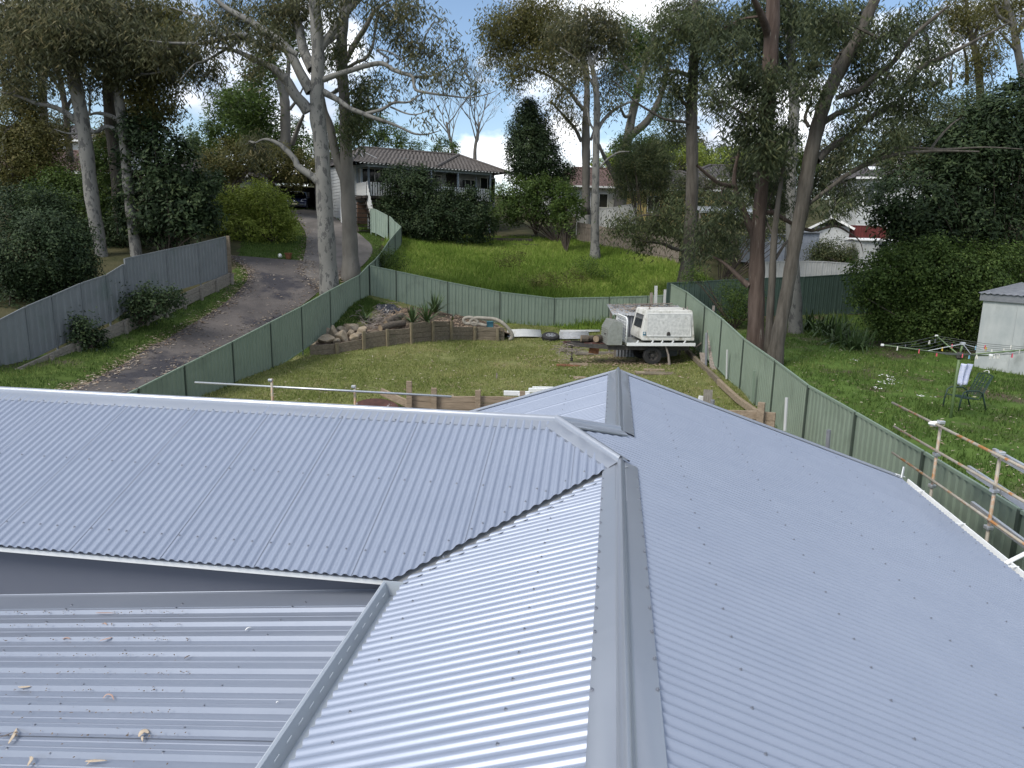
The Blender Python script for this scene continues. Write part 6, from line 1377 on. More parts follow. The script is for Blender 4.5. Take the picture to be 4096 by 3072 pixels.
# --- gums on the left
tree('gum_tree', 'pale blotched gum leaning left behind the grey fence', 35.8, cA,
 [(838, 2170, 40), (790, 1900, 43), (740, 1600, 44), (700, 1250, 44), (660, 950, 42), (600, 650, 42), (560, 500, 38), (510, 300, 36), (480, 100, 33), (450, -100, 29), (430, -400, 18)],
 [[(630, 990, 24), (550, 920, 18), (430, 860, 15), (300, 835, 12), (130, 770, 8), (0, 740, 4)], [(550, 500, 18), (440, 455, 14), (350, 410, 9), (200, 380, 5)], [(500, 260, 18), (350, 150, 14), (180, 60, 9)], [(520, 330, 16), (700, 180, 13), (860, 60, 8)]],
 [(130, 130, 190, 150, 1.1), (380, 120, 200, 150, 1.1), (560, 260, 180, 150, 1.1), (240, 360, 190, 120, 1.0), (90, 520, 120, 120, 1.0), (760, 130, 180, 150, 1.1), (420, 520, 130, 90, .7), (150, 700, 120, 60, .6), (620, 20, 220, 100, 1.0)], 'gum_pale', 'leaf_gum', L=0.24, W=0.048)
tree('gum_tree', 'slim pale gum standing right of the leaning one behind the grey fence', 36.5, cA,
 [(1100, 2070, 37), (1060, 1750, 36), (1030, 1500, 34), (1000, 1150, 31), (965, 850, 30), (950, 650, 26), (935, 400, 22), (920, 100, 17), (910, -200, 11)],
 [[(960, 970, 17), (880, 930, 14), (780, 910, 10), (700, 930, 5)], [(955, 1050, 17), (850, 1020, 14), (780, 1060, 12), (700, 1060, 8), (560, 1075, 6), (440, 1040, 3)], [(1020, 1150, 19), (1110, 1070, 15), (1170, 1045, 12), (1250, 1100, 8), (1310, 1190, 4)], [(950, 680, 16), (1010, 635, 13), (1110, 605, 10), (1240, 590, 6), (1390, 560, 3)], [(1110, 1065, 8), (1130, 980, 7), (1210, 985, 5), (1280, 930, 3)]],
 [(800, 420, 190, 140, 1.2), (1000, 330, 200, 160, 1.2), (1160, 470, 190, 130, 1.1), (950, 580, 150, 100, .9), (1150, 200, 200, 150, 1.1), (960, 100, 220, 130, 1.1), (720, 640, 90, 70, .7), (1320, 620, 140, 100, .9), (1280, 380, 150, 120, .9)], 'gum_pale', 'leaf_gum', L=0.24, W=0.048)
tree('gum_tree', 'dark brown trunk between the two pale gums on the left', 38.5, cA,
 [(1020, 2040, 44), (965, 1700, 42), (930, 1300, 40), (890, 1000, 38), (872, 750, 34), (860, 500, 28), (850, 200, 20), (850, -200, 12)],
 [[(900, 1000, 12), (930, 920, 12), (890, 840, 10), (920, 760, 7)]],
 [(1180, 720, 150, 120, 1.0), (1260, 880, 150, 120, 1.0), (1380, 300, 150, 120, .9), (1400, 140, 160, 120, .8), (1430, 560, 110, 90, .7), (1160, 1000, 120, 110, 1.0)], 'gum_brown', 'leaf_olive', L=0.22, W=0.05)
tree('gum_tree', 'thin far gum seen against the sky at the far left', 48, cA, [(375, 1200, 22), (360, 1000, 22), (345, 800, 24), (330, 500, 27), (310, 250, 22), (300, 0, 15)], [[(335, 600, 12), (250, 520, 9), (140, 500, 4)], [(330, 450, 14), (450, 380, 9), (560, 360, 5)]], [(200, 260, 170, 120, .9), (60, 330, 100, 120, .9), (340, 200, 150, 110, .9), (120, 620, 100, 60, .7), (400, 700, 60, 50, .5)], 'gum_brown', 'leaf_gum', L=0.26, W=0.055)
tree('gum_tree', 'forked slender far gum right of the far left trunk', 50, cA, [(560, 1230, 20), (545, 1050, 19), (530, 900, 18), (505, 750, 18), (480, 620, 17), (440, 480, 13), (420, 300, 9)], [[(485, 720, 12), (430, 640, 10), (390, 560, 9), (340, 440, 6)], [(530, 900, 10), (590, 760, 7), (640, 650, 4)]], [(420, 380, 140, 90, .9), (560, 420, 120, 80, .8), (480, 960, 90, 60, .5), (300, 950, 100, 60, .5), (620, 780, 60, 60, .5)], 'gum_brown', 'leaf_gum', L=0.26, W=0.055)
tree('gum_tree', 'grey stringy gum far behind the forked gum', 52, cB, [(285, 1220, 38), (285, 1000, 36), (280, 820, 34), (255, 720, 26), (210, 600, 20), (160, 430, 16), (120, 250, 10)], [[(285, 860, 22), (300, 650, 18), (310, 500, 14), (290, 350, 9)], [(320, 880, 12), (380, 800, 9), (430, 700, 5)], [(340, 1160, 18), (390, 1020, 16), (430, 930, 10)]],
 [(150, 520, 110, 110, .9), (60, 700, 110, 130, 1.0), (120, 880, 110, 110, 1.0), (380, 300, 110, 90, .6), (250, 220, 120, 100, .6), (-80, 850, 130, 130, 1.0), (30, 1010, 130, 90, 1.1)], 'gum_grey', 'leaf_mid', L=0.24, W=0.07, droop=0.4)
# --- gums right of the house
tree('gum_tree', 'slender smooth pale gum standing in the grassy slope', 49.0, cC,
 [(765, 2050, 40), (763, 1900, 33), (765, 1650, 30), (770, 1400, 27), (775, 1100, 26), (780, 850, 24), (768, 680, 22), (745, 560, 17), (715, 420, 14), (700, 250, 10), (690, 50, 7)],
 [[(790, 1040, 14), (830, 970, 14), (910, 890, 12), (1000, 840, 9), (1110, 800, 5)], [(745, 560, 12), (760, 480, 10), (800, 380, 7)], [(800, 1350, 10), (880, 1270, 9), (960, 1225, 7), (1040, 1220, 4)], [(760, 700, 12), (700, 600, 10), (620, 480, 8), (480, 380, 5)], [(765, 1060, 10), (720, 980, 8), (700, 860, 5)]],
 [(560, 260, 190, 130, 1.0), (760, 200, 190, 140, 1.0), (650, 420, 160, 100, .8), (900, 330, 150, 110, .8), (880, 640, 100, 90, .6), (600, 600, 120, 90, .8), (860, 820, 90, 80, .5)], 'gum_pale', 'leaf_gum', L=0.24, W=0.05)
tree('gum_tree', 'stout twin gum left of the slender pale one', 55, cC,
 [(690, 1660, 32), (692, 1450, 30), (692, 1250, 32), (690, 1130, 33), (692, 950, 28), (700, 750, 22), (690, 560, 20), (655, 420, 18), (640, 250, 12), (640, 50, 8)],
 [[(655, 1140, 14), (600, 1030, 12), (520, 940, 10), (440, 850, 6), (380, 820, 3)], [(690, 900, 16), (620, 820, 15), (560, 740, 13), (460, 650, 11), (350, 590, 9), (240, 560, 6), (150, 600, 3)], [(670, 480, 16), (560, 420, 13), (380, 400, 10), (230, 395, 7), (100, 330, 4)], [(690, 560, 14), (640, 430, 12), (580, 330, 8)], [(730, 1130, 10), (770, 1010, 8), (820, 900, 5)]],
 [(160, 160, 190, 140, 1.0), (350, 120, 180, 130, 1.0), (80, 380, 120, 100, .9), (260, 330, 160, 100, .9), (430, 330, 140, 90, .9), (140, 560, 130, 90, .8), (330, 520, 130, 80, .8), (500, 540, 110, 80, .8), (560, 960, 90, 70, .6), (500, 760, 100, 70, .6), (420, 880, 70, 60, .4), (-60, 250, 110, 110, .8), (-80, 480, 70, 80, .6), (80, 700, 70, 50, .5)], 'gum_grey', 'leaf_olive', L=0.22, W=0.05, dens=1.25)
tree('gum_tree', 'branching grey tree with mossy limbs behind the pale gums', 57, cC,
 [(965, 1650, 46), (985, 1450, 41), (1010, 1250, 36), (1040, 1050, 34), (1080, 850, 30), (1130, 650, 26), (1180, 500, 22), (1220, 380, 15), (1250, 200, 9)],
 [[(1050, 1090, 30), (1180, 980, 28), (1260, 850, 24), (1310, 720, 18), (1340, 600, 12), (1370, 420, 7)], [(960, 1480, 24), (890, 1360, 18), (820, 1220, 13), (800, 1160, 7)], [(1070, 900, 14), (1010, 940, 12), (970, 870, 8)], [(1130, 660, 14), (1030, 560, 12), (950, 480, 9), (800, 470, 6)]],
 [(1100, 1200, 140, 110, .9), (1200, 1330, 150, 110, .9), (1050, 700, 120, 90, .7), (1150, 420, 150, 110, .9), (980, 500, 120, 90, .7), (1000, 1380, 100, 90, .8), (1330, 900, 110, 90, .6), (1280, 1200, 110, 90, .7), (1040, 300, 160, 110, .9)], 'gum_grey', 'leaf_mid', L=0.20, W=0.05, droop=0.6)
tree('gum_tree', 'dark rough barked gum at the end of the back fence', 41.5, cC,
 [(1490, 2260, 58), (1515, 2050, 50), (1532, 1850, 48), (1545, 1500, 45), (1545, 1200, 42), (1540, 900, 42), (1550, 700, 38), (1560, 400, 30), (1570, 100, 24), (1575, -200, 16)],
 [[(1545, 620, 18), (1440, 580, 14), (1300, 560, 10)], [(1600, 1030, 12), (1500, 985, 12), (1330, 960, 10), (1200, 890, 9), (1080, 810, 7), (950, 680, 5), (890, 640, 3)], [(1540, 2020, 14), (1400, 2000, 14), (1300, 1960, 10), (1120, 1940, 6)], [(1530, 900, 12), (1450, 780, 9), (1400, 700, 5)]],
 [(1330, 650, 150, 110, .8), (1450, 800, 110, 100, .7), (1400, 250, 190, 140, 1.0), (1620, 300, 170, 140, 1.1), (1420, 1050, 120, 100, .6), (1500, 100, 200, 110, 1.0), (1620, 600, 120, 100, .9), (1260, 450, 140, 100, .8), (1200, 1840, 190, 80, .9), (1350, 1750, 140, 90, .9), (1000, 1800, 110, 70, .8), (1450, 1880, 120, 80, .8), (1150, 1950, 120, 60, .7), (900, 1850, 60, 60, .6)], 'gum_brown', 'leaf_gum2', L=0.22, W=0.042)
tree('gum_tree', 'spotted grey gum behind the leaning brown trunk', 33.8, cD,
 [(375, 2740, 52), (370, 2450, 50), (355, 2200, 46), (345, 1900, 42), (338, 1600, 36), (348, 1200, 35), (362, 900, 36), (355, 650, 34), (340, 450, 30), (330, 200, 22), (320, -50, 16)],
 [[(360, 800, 16), (420, 720, 14), (500, 620, 9), (580, 560, 5)], [(350, 620, 18), (270, 480, 13), (200, 350, 8)], [(345, 400, 14), (300, 300, 12), (230, 260, 6)]],
 [(130, 300, 160, 140, 1.0), (230, 560, 120, 110, .9), (430, 200, 170, 130, 1.0), (300, 60, 220, 110, 1.0), (480, 420, 130, 100, .8), (110, 520, 110, 110, .9), (40, 150, 160, 130, 1.0)], 'gum_pale', 'leaf_blue', L=0.22, W=0.042)
tree('gum_tree', 'reddish barked gum trunk nearest the east fence', 28.0, cD,
 [(50, 2800, 66), (58, 2500, 60), (62, 2200, 58), (70, 1900, 52), (95, 1600, 46), (130, 1200, 46), (160, 800, 48), (175, 400, 52), (190, 100, 48), (200, -200, 38)],
 [[(160, 300, 30), (120, 180, 26), (80, 80, 22), (30, -20, 17)], [(40, 1900, 30), (-10, 1780, 26), (-60, 1650, 22), (-120, 1480, 18), (-100, 1300, 12), (-60, 1150, 7)], [(0, 2300, 26), (-60, 2250, 20), (-150, 2160, 14), (-260, 2080, 9), (-380, 2040, 5)], [(20, 1850, 22), (60, 1740, 20), (110, 1718, 18), (200, 1714, 16), (330, 1789, 14), (500, 1854, 12), (690, 1819, 8), (800, 1869, 6), (890, 1939, 4), (920, 2039, 2)], [(-120, 1500, 18), (-250, 1470, 15), (-420, 1330, 10)]],
 [(170, 700, 150, 130, 1.0), (120, 900, 130, 130, 1.0), (60, 1120, 120, 120, 1.0), (180, 1230, 130, 120, 1.0), (-80, 1350, 130, 110, 1.0), (90, 1450, 110, 90, .9), (-180, 1650, 140, 100, .9), (-300, 1850, 160, 90, .9), (-420, 2000, 130, 60, .7), (-150, 1950, 100, 60, .6), (300, 1050, 110, 100, .8), (-60, 700, 140, 150, 1.0), (-120, 450, 150, 150, 1.0), (-80, 1000, 120, 120, .9), (-280, 800, 120, 120, .8), (-250, 250, 180, 160, 1.0), (230, 1640, 100, 70, .7)], 'gum_red', 'leaf_blue', L=0.19, W=0.036, per=26)
tree('gum_tree', 'brown trunk leaning right from the same clump by the east fence', 26.8, cD,
 [(205, 2890, 62), (235, 2700, 54), (285, 2450, 48), (335, 2170, 47), (375, 1920, 48), (425, 1680, 50), (460, 1450, 52), (520, 1150, 50), (570, 950, 48), (620, 790, 46), (690, 640, 46), (780, 480, 43), (880, 300, 40), (950, 130, 36), (1010, 0, 33), (1100, -250, 22)],
 [[(590, 990, 24), (720, 910, 19), (830, 880, 14), (900, 830, 7)], [(545, 1290, 32), (650, 1190, 25), (780, 1110, 21), (1000, 930, 18), (1200, 820, 14), (1280, 690, 9)], [(700, 790, 16), (800, 750, 19), (900, 720, 20), (1000, 630, 20), (1150, 510, 18), (1230, 400, 16), (1330, 280, 14), (1480, 150, 11), (1600, 50, 7)], [(1240, 380, 12), (1190, 300, 11), (1185, 220, 9), (1220, 60, 6)], [(1280, 660, 16), (1350, 580, 17), (1420, 520, 16), (1560, 460, 14), (1700, 390, 12), (1850, 310, 8), (2100, 180, 4)], [(480, 1640, 14), (640, 1520, 15), (800, 1400, 15), (1000, 1300, 14), (1200, 1240, 12), (1500, 1215, 10), (1850, 1220, 5)], [(1020, 1270, 9), (1200, 1190, 9), (1550, 1200, 7), (1900, 1185, 5), (2200, 1200, 3)], [(1450, 1220, 8), (1520, 1120, 8), (1620, 1010, 6), (1700, 950, 3)], [(690, 640, 18), (680, 530, 14), (740, 430, 10), (850, 290, 6)], [(480, 1020, 14), (450, 940, 12), (500, 800, 8), (420, 740, 5)]],
 [(560, 720, 130, 90, .9), (700, 300, 160, 140, .9), (900, 480, 130, 100, .8), (1080, 300, 150, 130, .9), (1000, 640, 150, 90, .8), (1200, 640, 150, 100, .9), (820, 760, 110, 70, .6), (1300, 850, 150, 90, .9), (1080, 880, 150, 80, .8), (880, 980, 150, 80, .8), (1150, 1060, 150, 80, .8), (760, 1120, 120, 80, .7), (940, 1180, 150, 70, .7), (1450, 420, 120, 120, .8), (1350, 180, 140, 120, .7), (620, 160, 170, 130, 1.0), (820, 120, 140, 110, .9), (760, 1560, 150, 90, .8), (560, 1480, 100, 80, .7), (1500, 680, 110, 80, .8), (700, 1660, 130, 60, .8), (470, 560, 110, 110, .9)], 'gum_brown', 'leaf_blue', L=0.18, W=0.034, per=26)
tree('gum_tree', 'thin mossy stem between the reddish and the leaning trunks', 27.2, cD, [(160, 2760, 32), (170, 2500, 28), (187, 2250, 26), (200, 1950, 24), (225, 1700, 20), (260, 1450, 14), (300, 1200, 8)], [[(215, 2080, 12), (290, 1960, 10), (330, 1930, 6)], [(205, 1900, 10), (150, 1800, 8), (120, 1700, 4)]], [(300, 1300, 80, 80, .7), (240, 1450, 70, 70, .6)], 'gum_brown', 'leaf_blue', L=0.18, W=0.034)
tree('gum_tree', 'pale thin gum at the top right edge of the picture', 50, cD, [(2250, 900, 26), (2200, 600, 22), (2150, 350, 20), (2120, 180, 18), (2080, 60, 14), (2060, -100, 8)], [[(2140, 300, 14), (2200, 200, 12), (2260, 80, 8)], [(2120, 200, 12), (2010, 130, 9), (1980, 40, 5)], [(2160, 420, 10), (2080, 330, 7), (2020, 260, 4)]], [(2050, 80, 120, 80, .4), (2180, 30, 120, 70, .5), (2120, 260, 90, 60, .3), (1960, 40, 100, 70, .5)], 'gum_grey', 'leaf_olive', L=0.22, W=0.045)
tree('gum_tree', 'far slim gum rising above the big dark tree on the right', 56, cD, [(1870, 900, 26), (1850, 600, 22), (1830, 450, 20), (1790, 300, 17), (1760, 150, 12), (1740, -40, 7)], [[(1840, 520, 12), (1900, 380, 9), (1960, 250, 5)], [(1800, 340, 12), (1850, 200, 9), (1920, 110, 5)], [(1750, 680, 12), (1750, 500, 9), (1720, 350, 5)], [(1620, 700, 10), (1625, 600, 8), (1640, 500, 4)]], [(1780, 100, 150, 90, .6), (1700, 260, 110, 80, .5), (1880, 480, 130, 70, .8), (1930, 300, 100, 70, .5), (1650, 100, 110, 90, .6), (1830, 620, 90, 50, .6)], 'gum_brown', 'leaf_olive', L=0.22, W=0.05)
# --- bare tree behind the house
def bare_tree(label, y, conv, trunk, seed, n=5, spread=0.55, H=5.0):
    rng = random.Random(seed); tp_ = [at(*conv(q[0], q[1]), y) for q in trunk]; org = tp_[0]; t = thing('bare_tree', label, 'tree', org); mb = MB()
    P, Rr = smooth_line(tp_, [q[2]/SC[conv]*dist(p)/FPX for q, p in zip(trunk, tp_)]); mb.tube(P, Rr, 8); mb.build('trunk', 'gum_grey', t, org, smooth=True); tw = MB()
    def grow(p, d, l, r, lev):
        q = p+d*l; m = (p+q)/2+Vector((rng.gauss(0, 1), rng.gauss(0, 1), 0))*l*0.05; tw.tube([p, m, q], [r, r*0.85, r*0.62], 5 if lev < 2 else 3, caps=False)
        if lev >= 5: return
        for k in range(2 if lev else 3):
            nd = (d+Vector((rng.gauss(0, 1)*spread, rng.gauss(0, 1)*spread, rng.uniform(0.0, 0.35)))).normalized(); grow(q, nd, l*rng.uniform(0.66, 0.86), r*0.62, lev+1)
    for k in range(n): grow(Vector(P[int(len(P)*(0.45+0.5*k/n))]), Vector((rng.gauss(0, 0.5), rng.gauss(0, 0.5), 1)).normalized(), H*0.24, Rr[-1]*0.8, 0)
    tw.build('branches', 'gum_grey', t, org)
bare_tree('bare leafless tree behind the left of the house ridge', 72, cB, [(1640, 1330, 16), (1630, 1200, 13), (1600, 1080, 10), (1580, 980, 7)], 3, 5, 0.42, 8.0)
bare_tree('bare leafless tree beside the dark conical tree', 71, cB, [(1810, 1340, 16), (1810, 1200, 13), (1830, 1080, 10), (1850, 980, 7)], 8, 6, 0.42, 8.5)
# --- shrubs and leafy trees
shrub('conical_tree', 'dense dark conical tree right of the verandah house', 55.5, cC, [(230, 900, 110, 110, 1), (240, 1020, 190, 150, 1), (260, 1150, 240, 170, 1), (280, 1280, 270, 170, 1), (300, 1400, 290, 130, 1), (230, 840, 60, 60, 1), (520, 1390, 110, 90, .8)], 'leaf_dark', L=0.13, W=0.07, dens=3.0, cat='tree')
shrub('leafy_shrub', 'broad leafy shrub under the conical tree', 53.0, cC, [(120, 1560, 180, 120), (330, 1530, 190, 110), (520, 1600, 140, 110), (220, 1690, 220, 110), (60, 1700, 150, 110), (470, 1720, 120, 100)], 'leaf_mid', L=0.14, W=0.07, dens=2.0)
shrub('dark_hedge', 'big dark shrub covering the front of the verandah', 49.8, cF, [(880, 392, 48, 28), (838, 462, 32, 36), (893, 425, 55, 48), (940, 435, 50, 40), (985, 450, 55, 38), (1030, 455, 35, 38), (860, 475, 50, 45), (920, 485, 60, 42), (985, 490, 60, 36), (1040, 490, 28, 36)], 'leaf_dark', L=0.13, W=0.07, dens=2.6)
shrub('lime_shrub', 'bright yellow green feathery shrub at the driveway bend', 43.0, cF, [(500, 455, 45, 42), (560, 445, 60, 36), (600, 470, 45, 36), (520, 505, 62, 36), (590, 510, 48, 32), (560, 415, 38, 18), (470, 480, 25, 38)], 'leaf_lime', L=0.16, W=0.045, dens=2.2, droop=0.5)
shrub('dark_shrub', 'dark shrub hanging over the grey fence at the left edge', 29.0, cF, [(50, 460, 80, 50), (110, 500, 70, 55), (150, 560, 60, 50), (60, 560, 90, 70), (30, 640, 60, 50), (185, 600, 30, 26), (130, 615, 35, 30)], 'leaf_dark', L=0.09, W=0.05, dens=2.6, per=18)
shrub('broadleaf_tree', 'dark broad leaved tree right of the slim pale gum', 36.8, cF, [(330, 330, 60, 55), (380, 360, 60, 55), (340, 410, 80, 50), (410, 425, 55, 45), (330, 470, 70, 45), (400, 475, 60, 38), (300, 290, 40, 40), (440, 450, 30, 35), (360, 505, 60, 26)], 'leaf_dark', L=0.20, W=0.085, dens=2.2, cat='tree', droop=0.45)
shrub('olive_shrub', 'yellowish olive tree at the far left edge', 40.0, cF, [(30, 250, 50, 55), (80, 300, 55, 55), (40, 340, 60, 60), (100, 370, 50, 45), (20, 400, 50, 45), (60, 210, 35, 35)], 'leaf_olive', L=0.14, W=0.05, dens=1.9, cat='tree', droop=0.5)
shrub('green_shrub', 'mid green shrub between the left gums', 39.0, cF, [(120, 410, 50, 40), (170, 420, 45, 40), (215, 400, 40, 60), (190, 470, 60, 40), (100, 450, 45, 40), (225, 335, 28, 40)], 'leaf_mid', L=0.12, W=0.06, dens=1.8)
shrub('golden_shrub', 'brownish golden shrub beside the dark trunk', 41.0, cF, [(225, 360, 28, 60), (240, 440, 35, 60), (250, 300, 30, 45), (300, 240, 40, 60)], 'leaf_olive', L=0.14, W=0.05, dens=1.6, droop=0.5)
shrub('olive_shrub', 'olive feathery shrub behind the lime shrub', 50.0, cF, [(500, 350, 60, 45), (560, 340, 50, 35), (470, 390, 40, 35), (600, 350, 45, 35), (640, 370, 40, 40)], 'leaf_olive', L=0.16, W=0.05, dens=1.9, droop=0.5)
shrub('leafy_tree', 'mid green leafy tree above the carport', 60.0, cF, [(490, 270, 50, 55), (530, 290, 50, 50), (460, 310, 45, 45), (570, 310, 50, 45), (620, 310, 45, 45), (510, 230, 40, 40), (650, 330, 40, 35)], 'leaf_mid', L=0.18, W=0.08, dens=1.7, cat='tree')
shrub('leafy_tree', 'loose green trees behind the ridge of the verandah house', 68.0, cF, [(800, 285, 45, 35), (850, 295, 40, 28), (770, 255, 40, 40), (890, 315, 25, 14), (730, 300, 40, 40)], 'leaf_mid', L=0.2, W=0.07, dens=1.4, cat='tree', droop=0.6)
shrub('leafy_tree', 'small green tree behind the right of the house ridge', 70.0, cF, [(965, 325, 26, 18), (955, 310, 14, 12)], 'leaf_mid', L=0.2, W=0.08, dens=1.4, cat='tree')
shrub('sapling', 'bright young sapling beside the slender pale gum', 50.0, cF, [(1215, 430, 22, 18, .7), (1235, 450, 26, 20, .7), (1200, 460, 18, 18, .6), (1225, 490, 18, 26, .6)], 'leaf_mid', L=0.17, W=0.08, dens=1.3)
shrub('feathery_tree', 'soft grey green wattle behind the pale gums', 52.0, cF, [(1370, 340, 40, 40), (1400, 375, 45, 40), (1355, 390, 35, 35), (1420, 330, 35, 35), (1450, 400, 40, 35), (1400, 420, 50, 22)], 'leaf_gum2', L=0.13, W=0.035, dens=1.6, cat='tree', droop=0.5)
shrub('leafy_tree', 'sunlit pale green tree far behind the yellow house', 74.0, cF, [(1440, 335, 45, 26), (1500, 340, 40, 24), (1400, 330, 40, 26), (1560, 350, 45, 26), (1620, 345, 45, 30), (1310, 360, 30, 26)], 'leaf_lime', L=0.2, W=0.08, dens=1.2, cat='tree')
shrub('dark_shrub', 'dark undergrowth around the slim trunks behind the tin shelter', 50.0, cF, [(1480, 430, 40, 26), (1560, 440, 45, 24), (1640, 430, 45, 30), (1530, 470, 50, 24), (1600, 480, 40, 20)], 'leaf_gum2', L=0.15, W=0.06, dens=1.6)
shrub('broadleaf_tree', 'huge dark broad leaved tree filling the right edge', 33.0, cF, [(2000, 420, 90, 60), (2090, 400, 90, 80), (2180, 380, 80, 90), (1990, 480, 90, 55), (2090, 480, 100, 70), (2190, 480, 80, 80), (2150, 300, 90, 70), (2200, 230, 60, 70), (2090, 330, 70, 60), (2190, 560, 70, 50), (1960, 520, 60, 40)], 'leaf_dark', L=0.17, W=0.07, dens=2.4, cat='tree', droop=0.3)
shrub('golden_shrub', 'grey feathery shrub above the dark tree on the right', 36.0, cF, [(1990, 300, 60, 50), (2040, 260, 60, 40), (1960, 350, 50, 40), (2100, 240, 60, 35), (2060, 330, 60, 50)], 'leaf_gum2', L=0.14, W=0.04, dens=1.7, cat='tree', droop=0.5)
shrub('leafy_shrub', 'sprawling yellow green shrub in front of the dark fence', 30.8, cF, [(1900, 600, 55, 40), (1960, 590, 70, 50), (2030, 580, 80, 55), (2110, 580, 80, 50), (1930, 660, 70, 50), (2010, 660, 80, 55), (2080, 660, 60, 55), (1980, 710, 70, 40), (2050, 715, 55, 40), (2180, 590, 50, 45), (2100, 640, 60, 50), (1880, 640, 35, 30), (2130, 620, 40, 40)], 'leaf_mid', L=0.11, W=0.055, dens=2.2, droop=0.4)
shrub('dark_shrub', 'low weedy shrub between the trunks and the dark fence', 35.5, cF, [(1580, 630, 30, 22), (1620, 650, 30, 30), (1590, 665, 30, 28), (1500, 590, 25, 18)], 'leaf_mid', L=0.08, W=0.03, dens=1.2)
shrub('dark_shrub', 'twiggy brown green shrub in front of the red fence', 45.5, cF, [(1800, 545, 45, 22), (1840, 550, 30, 20), (1770, 550, 25, 18)], 'leaf_gum2', L=0.10, W=0.05, dens=1.8)
shrub('climber', 'dark climbing plant on the retaining wall under the grey fence', 28.2, cF, [(330, 655, 45, 22), (370, 645, 22, 14), (290, 680, 28, 26), (310, 650, 40, 20)], 'leaf_dark', L=0.10, W=0.055, dens=2.0)
shrub('climber', 'small dark shrub at the foot of the grey fence', 25.6, cF, [(180, 722, 28, 26), (200, 735, 26, 18), (160, 705, 14, 14)], 'leaf_dark', L=0.10, W=0.055, dens=2.0)
shrub('weed_clump', 'wispy green weeds against the climbing fence', 41.0, cF, [(830, 555, 24, 18), (850, 568, 30, 14), (815, 575, 20, 10)], 'leaf_mid', L=0.08, W=0.03, dens=1.2, stems=0)
shrub('weed_clump', 'tall dry weeds in the middle of the grassy slope', 43.0, cF, [(1105, 560, 26, 20, .5), (1170, 610, 40, 16, .8), (1230, 600, 30, 14, .7)], 'leaf_olive', L=0.10, W=0.03, dens=1.0, stems=0)
shrub('weed_clump', 'green weeds below the slender pale gum', 45.0, cF, [(1270, 575, 26, 18, .6), (1300, 590, 30, 12, .6)], 'leaf_mid', L=0.09, W=0.03, dens=1.0, stems=0)
shrub('dark_shrub', 'low dark undergrowth between the two pale left trunks', 38.0, cF, [(250, 500, 40, 26), (215, 530, 30, 20), (290, 520, 34, 18), (180, 500, 40, 30)], 'leaf_dark', L=0.12, W=0.06, dens=1.7)
shrub('dark_shrub', 'shaded undergrowth left of the lime shrub', 44.0, cF, [(440, 400, 36, 40), (450, 440, 30, 30), (430, 490, 26, 26)], 'leaf_dark', L=0.14, W=0.06, dens=1.6)
shrub('olive_shrub', 'pale olive scrub behind the tin shelter', 53.0, cF, [(1500, 400, 40, 26), (1450, 450, 34, 24), (1560, 410, 34, 24), (1680, 400, 40, 40), (1720, 440, 34, 36), (1640, 400, 34, 34)], 'leaf_gum', L=0.16, W=0.05, dens=1.6, cat='tree', droop=0.5)
shrub('leafy_shrub', 'drooping green shrub in front of the blue grey sheds', 43.0, cF, [(1660, 480, 34, 30, .7), (1620, 510, 30, 30, .7), (1700, 500, 26, 26, .5), (1560, 540, 34, 26, .7)], 'leaf_gum2', L=0.15, W=0.045, dens=1.4, droop=0.7)
# strap-leaved clumps under the big shrub
for k, (x, y, yy, n, L, lb) in enumerate(((500, 1010, 31.8, 60, 1.0, 'leftmost clump of strap leaved clivia by the spotted trunk'), (640, 1060, 31.0, 70, 1.1, 'middle clump of strap leaved clivia'), (760, 1120, 30.2, 70, 1.1, 'clump of strap leaves before the sprawling shrub'), (880, 1170, 29.4, 70, 1.0, 'nearest clump of strap leaves at the lawn edge'))):
    strap_plant('strap_leaf_plant', lb, Gd(*cr8(x, y+30)), n, L*1.4, 0.05, 50+k, droop=0.9, group='strap leaved plants under the shrub', spread=0.35)
# far wooded skyline
far = [(20, 330, 70), (150, 300, 60), (260, 320, 60), (420, 350, 60), (560, 370, 40), (700, 350, 50), (1280, 390, 26), (1340, 340, 40), (1480, 320, 60), (1580, 330, 60), (1690, 320, 60), (1800, 340, 60), (1930, 330, 60), (2060, 330, 70), (2180, 320, 70), (2330, 320, 80), (2480, 310, 80), (2640, 330, 80), (-110, 330, 80), (-260, 320, 80)]
for k, (x, yt, w) in enumerate(far):
    lb = ['far hazy tree at the extreme left of the skyline', 'far tree behind the leaning pale gum', 'far tree behind the dark brown trunk', 'far tree left of the carport skyline', 'far low tree above the carport', 'far tree behind the forked gum trunk', 'far small tree right of the conical tree', 'far tree between the pale gums', 'far tree behind the mossy limbed tree', 'far tree behind the dark rough gum', 'far tree left of the spotted grey gum', 'far tree behind the leaning brown trunk', 'far tree above the white house roof', 'far tree behind the huge dark tree', 'far tree at the extreme right of the skyline', 'far tree just outside the right of the view', 'second far tree outside the right of the view', 'third far tree outside the right of the view', 'far tree just outside the left of the view', 'second far tree outside the left of the view'][k]
    yy = 88+7*(k % 3); c = ['leaf_gum2', 'leaf_mid', 'leaf_gum'][k % 3]
    shrub('far_tree', lb, yy, cF, [(x, yt+20, w, 42), (x-w*0.5, yt+40, w*0.7, 36), (x+w*0.5, yt+36, w*0.7, 36), (x+w*0.1, yt-12, w*0.5, 30)], c, L=0.34, W=0.13, dens=1.5, cat='tree', group='trees on the skyline', crad=0.35, droop=0.5, stems=3)
